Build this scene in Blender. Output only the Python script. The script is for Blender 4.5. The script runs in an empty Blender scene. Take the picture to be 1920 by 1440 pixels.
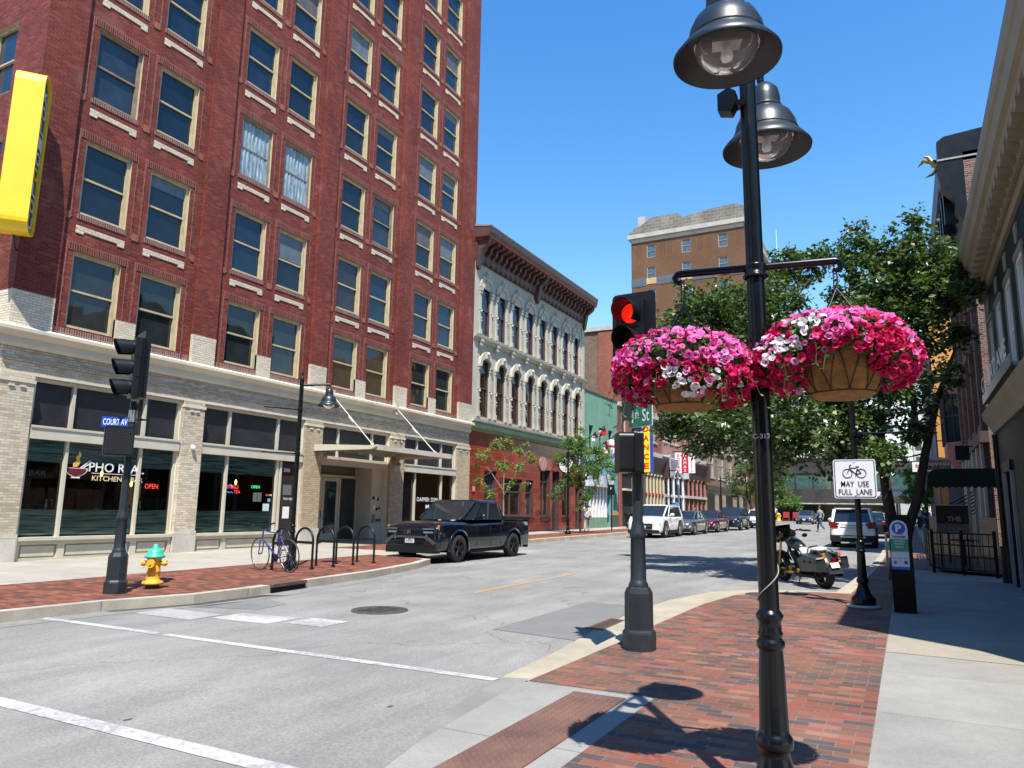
import bpy, bmesh, math, random
import numpy as np
from mathutils import Vector, Matrix
random.seed(7)
S=bpy.context.scene; COL=S.collection
PI=math.pi; R=math.radians
# ---------------- camera ----------------
def nrm(a): return a/np.linalg.norm(a)
_Y=nrm(np.array([741.,-248.,-1386.])); _Z=np.array([125.,8120.,-1386.]); _Z=_Z/np.linalg.norm(_Z)
_Z=nrm(_Z-_Y*(_Y@_Z)); _X=np.cross(_Y,_Z)
cam=bpy.data.objects.new('camera',bpy.data.cameras.new('camera')); COL.objects.link(cam)
cam.data.sensor_width=36; cam.data.lens=1386/1920*36; cam.data.clip_start=.05; cam.data.clip_end=3000
M=Matrix((_X,_Y,_Z)).to_4x4(); M.translation=(0,0,1.6); cam.matrix_world=M; S.camera=cam
# ---------------- light ----------------
SUN=Vector((.32,-.47,1)).normalized()
W=bpy.data.worlds.new('World'); S.world=W; W.use_nodes=True
nt=W.node_tree; bg=nt.nodes['Background']; sky=nt.nodes.new('ShaderNodeTexSky'); sky.sky_type='NISHITA'
sky.sun_disc=False; sky.sun_elevation=math.asin(SUN.z); sky.sun_rotation=math.atan2(SUN.x,SUN.y)
sky.air_density=1.6; sky.dust_density=.1; sky.ozone_density=3.0; sky.altitude=300
hsv=nt.nodes.new('ShaderNodeHueSaturation'); hsv.inputs['Saturation'].default_value=1.38; hsv.inputs['Value'].default_value=1.3; hsv.inputs['Hue'].default_value=.506
nt.links.new(sky.outputs[0],hsv.inputs['Color']); nt.links.new(hsv.outputs[0],bg.inputs[0]); bg.inputs[1].default_value=.1
sl=bpy.data.lights.new('sun','SUN'); sl.energy=5.0; sl.angle=R(.53); sl.color=(1,.955,.88)
so=bpy.data.objects.new('sun',sl); COL.objects.link(so); so.rotation_euler=SUN.to_track_quat('Z','Y').to_euler(); so.location=(5,-8,30)
vs=S.view_settings; vs.view_transform='Standard'; vs.look='None'; vs.gamma=1; vs.exposure=.82
# ---------------- helpers ----------------
def gz(y): return .007*(y-3)
class MB:
    def __init__(s): s.v=[];s.f=[];s.m=[];s.s=[]
    def add(s,vs,fs,m=0,sm=False):
        o=len(s.v); s.v+= [tuple(v) for v in vs]
        for f in fs: s.f.append(tuple(i+o for i in f)); s.m.append(m); s.s.append(sm)
        return s
    def quad(s,a,b,c,d,m=0): return s.add([a,b,c,d],[(0,1,2,3)],m)
    def box(s,x0,x1,y0,y1,z0,z1,m=0):
        return s.add([(x0,y0,z0),(x1,y0,z0),(x1,y1,z0),(x0,y1,z0),(x0,y0,z1),(x1,y0,z1),(x1,y1,z1),(x0,y1,z1)],
          [(0,3,2,1),(4,5,6,7),(0,1,5,4),(1,2,6,5),(2,3,7,6),(3,0,4,7)],m)
    def obox(s,c,d,rz=0,m=0,rx=0,ry=0):
        q=MB().box(-d[0]/2,d[0]/2,-d[1]/2,d[1]/2,-d[2]/2,d[2]/2)
        T=Matrix.Translation(c)@Matrix.Rotation(rz,4,'Z')@Matrix.Rotation(ry,4,'Y')@Matrix.Rotation(rx,4,'X')
        return s.add([T@Vector(v) for v in q.v],q.f,m)
    def cyl(s,p0,p1,r0,r1=None,n=12,m=0,sm=True,cap=True):
        r1=r0 if r1 is None else r1
        p0=Vector(p0);p1=Vector(p1);d=(p1-p0)
        a=d.to_track_quat('Z','Y').to_matrix(); X,Y=a.col[0],a.col[1]
        vs=[];fs=[]
        for p,r in ((p0,r0),(p1,r1)):
            for i in range(n):
                t=2*PI*(i+.5)/n; vs.append(p+X*(r*math.cos(t))+Y*(r*math.sin(t)))
        for i in range(n): j=(i+1)%n; fs.append((i,j,n+j,n+i))
        s.add(vs,fs,m,sm)
        if cap: s.add(vs,[tuple(range(n-1,-1,-1)),tuple(range(n,2*n))],m)
        return s
    def tube(s,pts,r,n=8,m=0,cap=True,sm=True):
        pts=[Vector(p) for p in pts]; k=len(pts); rs=r if isinstance(r,(list,tuple)) else [r]*k
        up=None; vs=[];fs=[]
        for i,p in enumerate(pts):
            d=(pts[min(i+1,k-1)]-pts[max(i-1,0)]).normalized()
            if up is None: up=Vector((0,0,1)) if abs(d.z)<.9 else Vector((1,0,0))
            X=d.cross(up).normalized(); Y=X.cross(d).normalized(); up=Y
            for j in range(n):
                t=2*PI*j/n; vs.append(p+X*(rs[i]*math.cos(t))+Y*(rs[i]*math.sin(t)))
        for i in range(k-1):
            for j in range(n): jj=(j+1)%n; fs.append((i*n+j,i*n+jj,(i+1)*n+jj,(i+1)*n+j))
        s.add(vs,fs,m,sm)
        if cap: s.add(vs,[tuple(range(n-1,-1,-1)),tuple(range((k-1)*n,k*n))],m)
        return s
    def lathe(s,prof,c=(0,0,0),n=24,m=0,sm=True,rot=0,flute=None):
        vs=[];fs=[];k=len(prof)
        for r,z in prof:
            for j in range(n):
                t=2*PI*j/n+rot; rr=r
                if flute and flute[0]<=z<=flute[1] and j%2: rr=r*flute[2]
                vs.append((c[0]+rr*math.cos(t),c[1]+rr*math.sin(t),c[2]+z))
        for i in range(k-1):
            for j in range(n): jj=(j+1)%n; fs.append((i*n+j,i*n+jj,(i+1)*n+jj,(i+1)*n+j))
        s.add(vs,fs,m,sm)
        return s
    def ball(s,c,r,n=12,m=0,h=8,T=None):
        r=(r,r,r) if not isinstance(r,(tuple,list)) else r
        vs=[];fs=[]
        for i in range(h+1):
            a=PI*i/h
            for j in range(n):
                t=2*PI*j/n; v=Vector((r[0]*math.sin(a)*math.cos(t),r[1]*math.sin(a)*math.sin(t),r[2]*math.cos(a)))
                if T: v=T@v
                vs.append((c[0]+v.x,c[1]+v.y,c[2]+v.z))
        for i in range(h):
            for j in range(n): jj=(j+1)%n; fs.append(((i+1)*n+j,(i+1)*n+jj,i*n+jj,i*n+j))
        return s.add(vs,fs,m,True)
    def prism(s,poly,O,U,V,d,m=0,sm=False):
        O=Vector(O);U=Vector(U);V=Vector(V);N=U.cross(V).normalized()
        n=len(poly); vs=[O+U*a+V*b for a,b in poly]+[O+U*a+V*b+N*d for a,b in poly]
        fs=[tuple(range(n-1,-1,-1)),tuple(range(n,2*n))]+[(i,(i+1)%n,n+(i+1)%n,n+i) for i in range(n)]
        return s.add(vs,fs,m,sm)
    def sheet(s,poly,k,m=0,th=0):   # polygon laid on the sloping ground
        n=len(poly); top=[(x,y,gz(y)+k) for x,y in poly]
        s.add(top,[tuple(range(n))],m)
        if th:
            bot=[(x,y,gz(y)+k-th) for x,y in poly]
            s.add(top+bot,[(i,n+i,n+(i+1)%n,(i+1)%n) for i in range(n)],m)
        return s
    def wall(s,O,U,u0,u1,v0,v1,holes=(),m=0,depth=.2,mr=None):
        O=Vector(O);U=Vector(U).normalized();Z=Vector((0,0,1));N=U.cross(Z); mr=m if mr is None else mr
        us=sorted({u0,u1,*[min(max(h[0],u0),u1) for h in holes],*[min(max(h[1],u0),u1) for h in holes]})
        vv=sorted({v0,v1,*[min(max(h[2],v0),v1) for h in holes],*[min(max(h[3],v0),v1) for h in holes]})
        P=lambda u,v,d=0:O+U*u+Z*v-N*d
        for a,b in zip(us,us[1:]):
            for c,e in zip(vv,vv[1:]):
                mu,mv=(a+b)/2,(c+e)/2
                if any(h[0]<mu<h[1] and h[2]<mv<h[3] for h in holes): continue
                s.quad(P(a,c),P(b,c),P(b,e),P(a,e),m)
        for h in holes:
            a,b,c,e=h[:4]
            s.quad(P(a,c),P(a,e),P(a,e,depth),P(a,c,depth),mr); s.quad(P(b,e),P(b,c),P(b,c,depth),P(b,e,depth),mr)
            s.quad(P(a,e),P(b,e),P(b,e,depth),P(a,e,depth),mr); s.quad(P(b,c),P(a,c),P(a,c,depth),P(b,c,depth),mr)
        return s
    def build(s,name,mat,parent=None,world=True,loc=None):
        me=bpy.data.meshes.new(name); me.from_pydata(s.v,[],s.f); me.update()
        mats=mat if isinstance(mat,(list,tuple)) else [mat]
        for q in mats: me.materials.append(q)
        n=len(me.polygons)
        me.polygons.foreach_set('material_index',s.m); me.polygons.foreach_set('use_smooth',s.s)
        uv=me.uv_layers.new(name='UVMap'); co=np.empty(len(me.vertices)*3); me.vertices.foreach_get('co',co); co=co.reshape(-1,3)
        nl=len(me.loops); li=np.empty(nl,dtype=np.int32); me.loops.foreach_get('vertex_index',li)
        no=np.empty(n*3); me.polygons.foreach_get('normal',no); no=np.abs(no.reshape(-1,3)); lt=np.empty(n,dtype=np.int32); me.polygons.foreach_get('loop_total',lt)
        ax=np.where(no[:,2]>.7,2,np.where(no[:,0]>=no[:,1],0,1)); ax=np.repeat(ax,lt); p=co[li]
        u=np.where(ax==0,p[:,1],p[:,0]); v=np.where(ax==2,p[:,1],p[:,2])
        uv.data.foreach_set('uv',np.stack([u,v],1).ravel())
        o=bpy.data.objects.new(name,me); COL.objects.link(o)
        if parent is not None:
            o.parent=parent
            if world and not parent.get('_abs0'):
                off=wloc(parent); 
                if off.length>1e-9:
                    co-=np.array(off); me.vertices.foreach_set('co',co.ravel()); me.update()
        elif loc is not None:
            co-=np.array(loc); me.vertices.foreach_set('co',co.ravel()); me.update(); o.location=loc
        return o
def wloc(o):
    v=Vector(o.location)
    while o.parent: o=o.parent; v+=o.location
    return v
def thing(name,label,cat,loc,group=None,rz=0):
    o=bpy.data.objects.new(name,None); COL.objects.link(o); o.location=loc; o.rotation_euler=(0,0,rz); o.empty_display_size=.3
    o['label']=label; o['category']=cat
    if group: o['group']=group
    return o
def tag(o,label,cat,group=None):
    o['label']=label;o['category']=cat
    if group:o['group']=group
    return o
def struct(o): o['kind']='structure'; return o
def kids(o): return [c for c in bpy.data.objects if c.parent==o]
def copy_tree(o,parent=None):
    c=o.copy(); COL.objects.link(c)
    if parent: c.parent=parent
    for ch in kids(o): copy_tree(ch,c)
    return c
def dup(o,loc,label,rz=None,group=None):
    c=copy_tree(o); c.location=loc; c['label']=label
    if rz is not None: c.rotation_euler=(0,0,rz)
    if group: c['group']=group
    return c
_tc={}
def text(body,O,U,V,h,mat,parent,name='lettering',width=None,th=.006,bold=0,world=True,align='CENTER',spacing=1,cond=1):
    """text with cap height h laid on the plane U,V at O (O = middle of baseline)"""
    key=(body,bold,spacing)
    if key not in _tc:
        cu=bpy.data.curves.new('t','FONT'); cu.body=body; cu.size=1; cu.offset=bold; cu.space_character=spacing; cu.resolution_u=3
        o=bpy.data.objects.new('t',cu); COL.objects.link(o); dg=bpy.context.evaluated_depsgraph_get(); dg.update()
        me=bpy.data.meshes.new_from_object(o.evaluated_get(dg)); _tc[key]=([tuple(v.co) for v in me.vertices],[tuple(p.vertices) for p in me.polygons])
        bpy.data.objects.remove(o); bpy.data.curves.remove(cu); bpy.data.meshes.remove(me)
    vs,fs=_tc[key]; xs=[v[0] for v in vs]; x0,x1=min(xs),max(xs); k=h/.69; kx=k*cond if width is None else width/(x1-x0)
    off={'CENTER':(x0+x1)/2,'LEFT':x0,'RIGHT':x1}[align]
    O=Vector(O);U=Vector(U).normalized();V=Vector(V).normalized();N=U.cross(V)
    mb=MB(); mb.add([O+U*((v[0]-off)*kx)+V*(v[1]*k)+N*th for v in vs],fs)
    return mb.build(name,mat,parent,world)
# ---------------- materials ----------------
def newmat(name):
    m=bpy.data.materials.new(name); m.use_nodes=True; nt=m.node_tree; b=nt.nodes['Principled BSDF']; return m,nt,b
def N(nt,t,**k):
    n=nt.nodes.new(t)
    for a,v in k.items():
        if a in n.inputs: n.inputs[a].default_value=v
        else: setattr(n,a,v)
    return n
def c4(c): return (c[0],c[1],c[2],1)
def mat(name,col,rough=.6,metal=0,var=.12,scale=3,bump=0,bscale=60,coat=0,spec=.5,dirt=None,emit=None,trans=0,streak=False):
    m,nt,b=newmat(name); L=nt.links.new
    tc=N(nt,'ShaderNodeTexCoord'); src=tc.outputs['Object']
    if streak:
        mp=N(nt,'ShaderNodeMapping'); mp.inputs['Scale'].default_value=(1,1,.12); L(src,mp.inputs[0]); src=mp.outputs[0]
    if var>0:
        n=N(nt,'ShaderNodeTexNoise',Scale=scale,Detail=6.,Roughness=.62); L(src,n.inputs['Vector'])
        mx=N(nt,'ShaderNodeMix',data_type='RGBA'); mx.inputs[6].default_value=c4([c*(1-var) for c in col]); mx.inputs[7].default_value=c4([min(1,c*(1+var)) for c in col])
        mr=N(nt,'ShaderNodeMapRange'); mr.inputs[1].default_value=.35; mr.inputs[2].default_value=.65; L(n.outputs[0],mr.inputs[0]); L(mr.outputs[0],mx.inputs[0])
        out=mx.outputs[2]
        if dirt:
            n2=N(nt,'ShaderNodeTexNoise',Scale=scale*2.7,Detail=8.,Roughness=.7); L(src,n2.inputs['Vector'])
            r=N(nt,'ShaderNodeMapRange'); r.inputs[1].default_value=dirt[1]; r.inputs[2].default_value=dirt[1]+.12; L(n2.outputs[0],r.inputs[0])
            m3=N(nt,'ShaderNodeMix',data_type='RGBA'); m3.inputs[7].default_value=c4(dirt[0]); L(out,m3.inputs[6]); L(r.outputs[0],m3.inputs[0]); out=m3.outputs[2]
        L(out,b.inputs['Base Color'])
        rr=N(nt,'ShaderNodeMapRange'); rr.inputs[3].default_value=max(0,rough-.08); rr.inputs[4].default_value=min(1,rough+.1); L(n.outputs[0],rr.inputs[0]); L(rr.outputs[0],b.inputs['Roughness'])
    else:
        b.inputs['Base Color'].default_value=c4(col); b.inputs['Roughness'].default_value=rough
    b.inputs['Metallic'].default_value=metal; b.inputs['Coat Weight'].default_value=coat; b.inputs['Coat Roughness'].default_value=.04; b.inputs['Specular IOR Level'].default_value=spec
    if bump:
        n=N(nt,'ShaderNodeTexNoise',Scale=bscale,Detail=4.); L(tc.outputs['Object'],n.inputs['Vector']); bp=N(nt,'ShaderNodeBump',Strength=bump,Distance=.01); L(n.outputs[0],bp.inputs['Height']); L(bp.outputs[0],b.inputs['Normal'])
    if emit: b.inputs['Emission Color'].default_value=c4(emit[0]); b.inputs['Emission Strength'].default_value=emit[1]
    if trans: b.inputs['Transmission Weight'].default_value=trans
    return m
def ramp(nt,stops,interp='LINEAR'):
    r=nt.nodes.new('ShaderNodeValToRGB'); e=r.color_ramp.elements; r.color_ramp.interpolation=interp
    while len(e)>1: e.remove(e[-1])
    e[0].position=stops[0][0]; e[0].color=c4(stops[0][1])
    for p,c in stops[1:]:
        q=e.new(p); q.color=c4(c)
    return r
def brick(name,stops,mortar,w=.215,h=.068,ms=.009,rough=.8,bump=.5,stain=.25,stainscale=.6,rot=0,offset=.5,mix_m=.0,ux=1,bias=0,interp='LINEAR',patch=None,freq=2,coat=0,streaky=.5):
    m,nt,b=newmat(name); L=nt.links.new
    uv=N(nt,'ShaderNodeUVMap'); uv.uv_map='UVMap'; src=uv.outputs[0]
    if rot:
        mp=N(nt,'ShaderNodeMapping'); mp.inputs['Rotation'].default_value=(0,0,rot); L(src,mp.inputs[0]); src=mp.outputs[0]
    t=N(nt,'ShaderNodeTexBrick',Scale=1.,Bias=bias); t.offset=offset; t.offset_frequency=freq
    t.inputs['Color1'].default_value=(0,0,0,1); t.inputs['Color2'].default_value=(1,1,1,1); t.inputs['Mortar'].default_value=(.5,.5,.5,1)
    t.inputs['Mortar Size'].default_value=ms; t.inputs['Mortar Smooth'].default_value=.2; t.inputs['Brick Width'].default_value=w; t.inputs['Row Height'].default_value=h
    L(src,t.inputs['Vector'])
    r=ramp(nt,stops,interp); L(t.outputs['Color'],r.inputs[0]); out=r.outputs[0]
    tc=N(nt,'ShaderNodeTexCoord')
    if patch:
        n3=N(nt,'ShaderNodeTexNoise',Scale=patch[1],Detail=3.); L(tc.outputs['Object'],n3.inputs['Vector']); r3=N(nt,'ShaderNodeMapRange'); r3.inputs[1].default_value=patch[2]; r3.inputs[2].default_value=patch[2]+.1; L(n3.outputs[0],r3.inputs[0])
        m3=N(nt,'ShaderNodeMix',data_type='RGBA'); L(r3.outputs[0],m3.inputs[0]); L(out,m3.inputs[6]); m3.inputs[7].default_value=c4(patch[0]); 
        mm=N(nt,'ShaderNodeMath',operation='MULTIPLY'); mm.inputs[1].default_value=patch[3]; L(r3.outputs[0],mm.inputs[0]); L(mm.outputs[0],m3.inputs[0]); out=m3.outputs[2]
    mm=N(nt,'ShaderNodeMix',data_type='RGBA'); L(t.outputs['Fac'],mm.inputs[0]); L(out,mm.inputs[6]); mm.inputs[7].default_value=c4(mortar); out=mm.outputs[2]
    mp=N(nt,'ShaderNodeMapping'); mp.inputs['Scale'].default_value=(1,1,streaky); L(tc.outputs['Object'],mp.inputs[0])
    n=N(nt,'ShaderNodeTexNoise',Scale=stainscale,Detail=8.,Roughness=.68); L(mp.outputs[0],n.inputs['Vector'])
    mr=N(nt,'ShaderNodeMapRange'); mr.inputs[1].default_value=.3; mr.inputs[2].default_value=.7; mr.inputs[3].default_value=1-stain; mr.inputs[4].default_value=1+stain; L(n.outputs[0],mr.inputs[0])
    sc=N(nt,'ShaderNodeVectorMath',operation='SCALE'); L(out,sc.inputs[0]); L(mr.outputs[0],sc.inputs['Scale']); L(sc.outputs[0],b.inputs['Base Color'])
    b.inputs['Roughness'].default_value=rough; b.inputs['Specular IOR Level'].default_value=.22; b.inputs['Coat Weight'].default_value=coat; b.inputs['Coat Roughness'].default_value=.15
    fn=N(nt,'ShaderNodeTexNoise',Scale=90.,Detail=3.); L(tc.outputs['Object'],fn.inputs['Vector'])
    ad=N(nt,'ShaderNodeMath',operation='MULTIPLY_ADD'); ad.inputs[1].default_value=.25; L(fn.outputs[0],ad.inputs[0])
    iv=N(nt,'ShaderNodeMath',operation='SUBTRACT'); iv.inputs[0].default_value=1; L(t.outputs['Fac'],iv.inputs[1]); L(iv.outputs[0],ad.inputs[2])
    bp=N(nt,'ShaderNodeBump',Strength=bump,Distance=.008); L(ad.outputs[0],bp.inputs['Height']); L(bp.outputs[0],b.inputs['Normal'])
    return m
def glassmat(name,col=(.01,.015,.02),rough=.03,spec=.6,wav=.15):
    m,nt,b=newmat(name); L=nt.links.new; b.inputs['Base Color'].default_value=c4(col); b.inputs['Roughness'].default_value=rough; b.inputs['Specular IOR Level'].default_value=spec; b.inputs['IOR'].default_value=1.52
    tc=N(nt,'ShaderNodeTexCoord'); n=N(nt,'ShaderNodeTexNoise',Scale=.7,Detail=2.); L(tc.outputs['Object'],n.inputs['Vector'])
    bp=N(nt,'ShaderNodeBump',Strength=wav,Distance=.05); L(n.outputs[0],bp.inputs['Height']); L(bp.outputs[0],b.inputs['Normal'])
    n2=N(nt,'ShaderNodeTexNoise',Scale=2.,Detail=4.); L(tc.outputs['Object'],n2.inputs['Vector'])
    mx=N(nt,'ShaderNodeMix',data_type='RGBA'); mx.inputs[6].default_value=c4([c*.4 for c in col]); mx.inputs[7].default_value=c4([c*1.9 for c in col]); L(n2.outputs[0],mx.inputs[0]); L(mx.outputs[2],b.inputs['Base Color'])
    return m
def clearglass(name,tint=(.7,.78,.76),refl=1.):
    m,nt,b=newmat(name); L=nt.links.new; nt.nodes.remove(b)
    o=nt.nodes['Material Output']; t=N(nt,'ShaderNodeBsdfTransparent'); t.inputs[0].default_value=c4(tint); g=N(nt,'ShaderNodeBsdfGlossy'); g.inputs['Roughness'].default_value=.02
    f=N(nt,'ShaderNodeFresnel'); f.inputs[0].default_value=1.5; mx=N(nt,'ShaderNodeMixShader'); L(f.outputs[0],mx.inputs[0]); L(t.outputs[0],mx.inputs[1]); L(g.outputs[0],mx.inputs[2]); L(mx.outputs[0],o.inputs[0])
    return m
# ---------------- palette ----------------
def asphalt():
    m,nt,b=newmat('asphalt'); L=nt.links.new; tc=N(nt,'ShaderNodeTexCoord'); o=tc.outputs['Object']
    n1=N(nt,'ShaderNodeTexNoise',Scale=42.,Detail=5.,Roughness=.85); n2=N(nt,'ShaderNodeTexNoise',Scale=.35,Detail=6.,Roughness=.6)
    mp=N(nt,'ShaderNodeMapping'); mp.inputs['Scale'].default_value=(1,.25,1); L(o,mp.inputs[0])
    n3=N(nt,'ShaderNodeTexNoise',Scale=1.6,Detail=7.,Roughness=.7); L(mp.outputs[0],n3.inputs['Vector'])
    for n in (n1,n2): L(o,n.inputs['Vector'])
    r1=ramp(nt,[(.28,(.11,.107,.099)),(.42,(.205,.20,.185)),(.52,(.25,.243,.226)),(.62,(.29,.282,.262)),(.72,(.46,.45,.42))]); L(n1.outputs[0],r1.inputs[0])
    a=N(nt,'ShaderNodeMapRange'); a.inputs[1].default_value=.35;a.inputs[2].default_value=.7;a.inputs[3].default_value=.80;a.inputs[4].default_value=1.10; L(n2.outputs[0],a.inputs[0])
    c=N(nt,'ShaderNodeMapRange'); c.inputs[1].default_value=.35;c.inputs[2].default_value=.65;c.inputs[3].default_value=.82;c.inputs[4].default_value=1.08; L(n3.outputs[0],c.inputs[0])
    mu=N(nt,'ShaderNodeMath',operation='MULTIPLY'); L(a.outputs[0],mu.inputs[0]); L(c.outputs[0],mu.inputs[1])
    # thin wandering cracks
    w=N(nt,'ShaderNodeTexNoise',Scale=.9,Detail=5.); L(o,w.inputs['Vector']); vm=N(nt,'ShaderNodeVectorMath',operation='SCALE'); vm.inputs['Scale'].default_value=1.5; L(w.outputs['Color'],vm.inputs[0])
    va=N(nt,'ShaderNodeVectorMath',operation='ADD'); L(o,va.inputs[0]); L(vm.outputs[0],va.inputs[1])
    v=N(nt,'ShaderNodeTexVoronoi',Scale=.16); v.feature='DISTANCE_TO_EDGE'; L(va.outputs[0],v.inputs['Vector'])
    cr=N(nt,'ShaderNodeMapRange'); cr.inputs[1].default_value=.0;cr.inputs[2].default_value=.003;cr.inputs[3].default_value=.6;cr.inputs[4].default_value=1; L(v.outputs['Distance'],cr.inputs[0])
    # tar blots
    nb=N(nt,'ShaderNodeTexVoronoi',Scale=1.9); mp2=N(nt,'ShaderNodeMapping'); mp2.inputs['Scale'].default_value=(1,.6,1); L(o,mp2.inputs[0]); L(mp2.outputs[0],nb.inputs['Vector'])
    bl=N(nt,'ShaderNodeMapRange'); bl.inputs[1].default_value=.035;bl.inputs[2].default_value=.055;bl.inputs[3].default_value=.25;bl.inputs[4].default_value=1; L(nb.outputs['Distance'],bl.inputs[0])
    m2=N(nt,'ShaderNodeMath',operation='MULTIPLY'); L(mu.outputs[0],m2.inputs[0]); L(cr.outputs[0],m2.inputs[1])
    m3=N(nt,'ShaderNodeMath',operation='MULTIPLY'); L(m2.outputs[0],m3.inputs[0]); L(bl.outputs[0],m3.inputs[1])
    sc=N(nt,'ShaderNodeVectorMath',operation='SCALE'); L(r1.outputs[0],sc.inputs[0]); L(m3.outputs[0],sc.inputs['Scale']); L(sc.outputs[0],b.inputs['Base Color'])
    b.inputs['Roughness'].default_value=.9; b.inputs['Specular IOR Level'].default_value=.25; bp=N(nt,'ShaderNodeBump',Strength=.6,Distance=.006); L(n1.outputs[0],bp.inputs['Height']); L(bp.outputs[0],b.inputs['Normal'])
    return m
def concrete(name,col,bw=1.5,bh=1.5,joint=.012,off=0.,var=.1,dark=.6):
    m,nt,b=newmat(name); L=nt.links.new; tc=N(nt,'ShaderNodeTexCoord'); uv=N(nt,'ShaderNodeUVMap'); uv.uv_map='UVMap'
    t=N(nt,'ShaderNodeTexBrick',Scale=1.); t.offset=off if bw<30 else .5; t.offset_frequency=2 if bw<30 else 1; t.inputs['Brick Width'].default_value=bw; t.inputs['Row Height'].default_value=bh; t.inputs['Mortar Size'].default_value=joint; t.inputs['Mortar Smooth'].default_value=.3
    t.inputs['Color1'].default_value=c4([c*.93 for c in col]); t.inputs['Color2'].default_value=c4([c*1.07 for c in col]); t.inputs['Mortar'].default_value=c4([c*dark for c in col]); L(uv.outputs[0],t.inputs['Vector'])
    n=N(nt,'ShaderNodeTexNoise',Scale=1.3,Detail=9.,Roughness=.7); L(tc.outputs['Object'],n.inputs['Vector']); n2=N(nt,'ShaderNodeTexNoise',Scale=70.,Detail=3.); L(tc.outputs['Object'],n2.inputs['Vector'])
    a=N(nt,'ShaderNodeMapRange'); a.inputs[1].default_value=.3;a.inputs[2].default_value=.7;a.inputs[3].default_value=1-var*1.6;a.inputs[4].default_value=1+var; L(n.outputs[0],a.inputs[0])
    c=N(nt,'ShaderNodeMapRange'); c.inputs[1].default_value=.3;c.inputs[2].default_value=.7;c.inputs[3].default_value=.88;c.inputs[4].default_value=1.1; L(n2.outputs[0],c.inputs[0])
    gv=N(nt,'ShaderNodeTexVoronoi',Scale=1.4); L(tc.outputs['Object'],gv.inputs['Vector']); gm=N(nt,'ShaderNodeMapRange'); gm.inputs[1].default_value=.018;gm.inputs[2].default_value=.03;gm.inputs[3].default_value=.45;gm.inputs[4].default_value=1; L(gv.outputs['Distance'],gm.inputs[0])
    m0=N(nt,'ShaderNodeMath',operation='MULTIPLY'); L(c.outputs[0],m0.inputs[0]); L(gm.outputs[0],m0.inputs[1])
    mu=N(nt,'ShaderNodeMath',operation='MULTIPLY'); L(a.outputs[0],mu.inputs[0]); L(m0.outputs[0],mu.inputs[1])
    sc=N(nt,'ShaderNodeVectorMath',operation='SCALE'); L(t.outputs['Color'],sc.inputs[0]); L(mu.outputs[0],sc.inputs['Scale']); L(sc.outputs[0],b.inputs['Base Color'])
    b.inputs['Roughness'].default_value=.85; bp=N(nt,'ShaderNodeBump',Strength=.3,Distance=.005); L(n2.outputs[0],bp.inputs['Height']); L(bp.outputs[0],b.inputs['Normal'])
    return m
ASPH=asphalt()
CONC=concrete('sidewalk_concrete',(.25,.238,.212),40,1.62,.010,0,.13,.72); CONCL=concrete('cream_sidewalk_concrete',(.33,.30,.245),1.6,1.5,.010,0,.12,.75); KERB=concrete('kerb_concrete',(.40,.36,.29),2.4,2.4,.012,0,.2); GUT=concrete('gutter_concrete',(.21,.203,.185),1.8,30,.02,0,.18)
GUTY=concrete('gutter_buff',(.37,.32,.24),2.2,30,.02,0,.15); PATCH=concrete('road_patch',(.165,.163,.155),9,9,.0,0,.08)
PAVER=brick('brick_paving',[(0,(.065,.062,.068)),(.15,(.085,.062,.06)),(.24,(.125,.065,.048)),(.42,(.165,.08,.057)),(.6,(.19,.07,.049)),(.78,(.235,.066,.043)),(.9,(.20,.12,.10)),(1,(.29,.10,.05))],(.16,.12,.092),w=.2,h=.1,ms=.006,rough=.75,bump=.6,stain=.26,stainscale=1.2,freq=2,streaky=1,patch=((.125,.075,.05),.45,.5,.5))
PAVERL=brick('brick_paving_across',[(0,(.055,.038,.034)),(.25,(.13,.045,.03)),(.6,(.18,.058,.036)),(1,(.25,.09,.052))],(.14,.09,.065),w=.2,h=.1,ms=.004,rough=.75,stain=.2,stainscale=1,streaky=1)
def worn(name,col,amt,under=(.25,.25,.25)):
    m,nt,b=newmat(name); L=nt.links.new; tc=N(nt,'ShaderNodeTexCoord')
    n=N(nt,'ShaderNodeTexNoise',Scale=14.,Detail=9.,Roughness=.8); L(tc.outputs['Object'],n.inputs['Vector']); n2=N(nt,'ShaderNodeTexNoise',Scale=.8,Detail=3.); L(tc.outputs['Object'],n2.inputs['Vector'])
    ad=N(nt,'ShaderNodeMath',operation='MULTIPLY_ADD'); ad.inputs[1].default_value=.8; L(n2.outputs[0],ad.inputs[0]); L(n.outputs[0],ad.inputs[2])
    r=N(nt,'ShaderNodeMapRange'); r.inputs[1].default_value=amt; r.inputs[2].default_value=amt+.12; L(ad.outputs[0],r.inputs[0])
    mx=N(nt,'ShaderNodeMix',data_type='RGBA'); mx.inputs[6].default_value=c4(col); mx.inputs[7].default_value=c4(under); L(r.outputs[0],mx.inputs[0]); L(mx.outputs[2],b.inputs['Base Color']); b.inputs['Roughness'].default_value=.8
    return m
WPAINT=worn('white_road_paint',(.41,.40,.375),.88); YPAINT=worn('yellow_road_paint',(.46,.22,.04),.88); WPAINT2=worn('faded_road_paint',(.33,.32,.30),.84)
BLACK=mat('black_paint',(.007,.008,.010),.38,0,.25,4,spec=.3); DGREY=mat('charcoal_paint',(.018,.023,.029),.42,0,.25,3,dirt=((.3,.31,.31),.77),spec=.35)
RUST=mat('rusted_iron',(.10,.055,.035),.85,0,.35,9,bump=.4); IRON=mat('cast_iron',(.06,.05,.045),.8,.2,.35,9,bump=.3)
DARK=mat('dark_void',(.006,.006,.007),.9,0,0); WHITE=mat('white_paint',(.72,.72,.70),.5,0,.05,3); CREAM=mat('cream_paint',(.60,.54,.41),.5,0,.08,2,dirt=((.38,.31,.2),.72))
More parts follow.
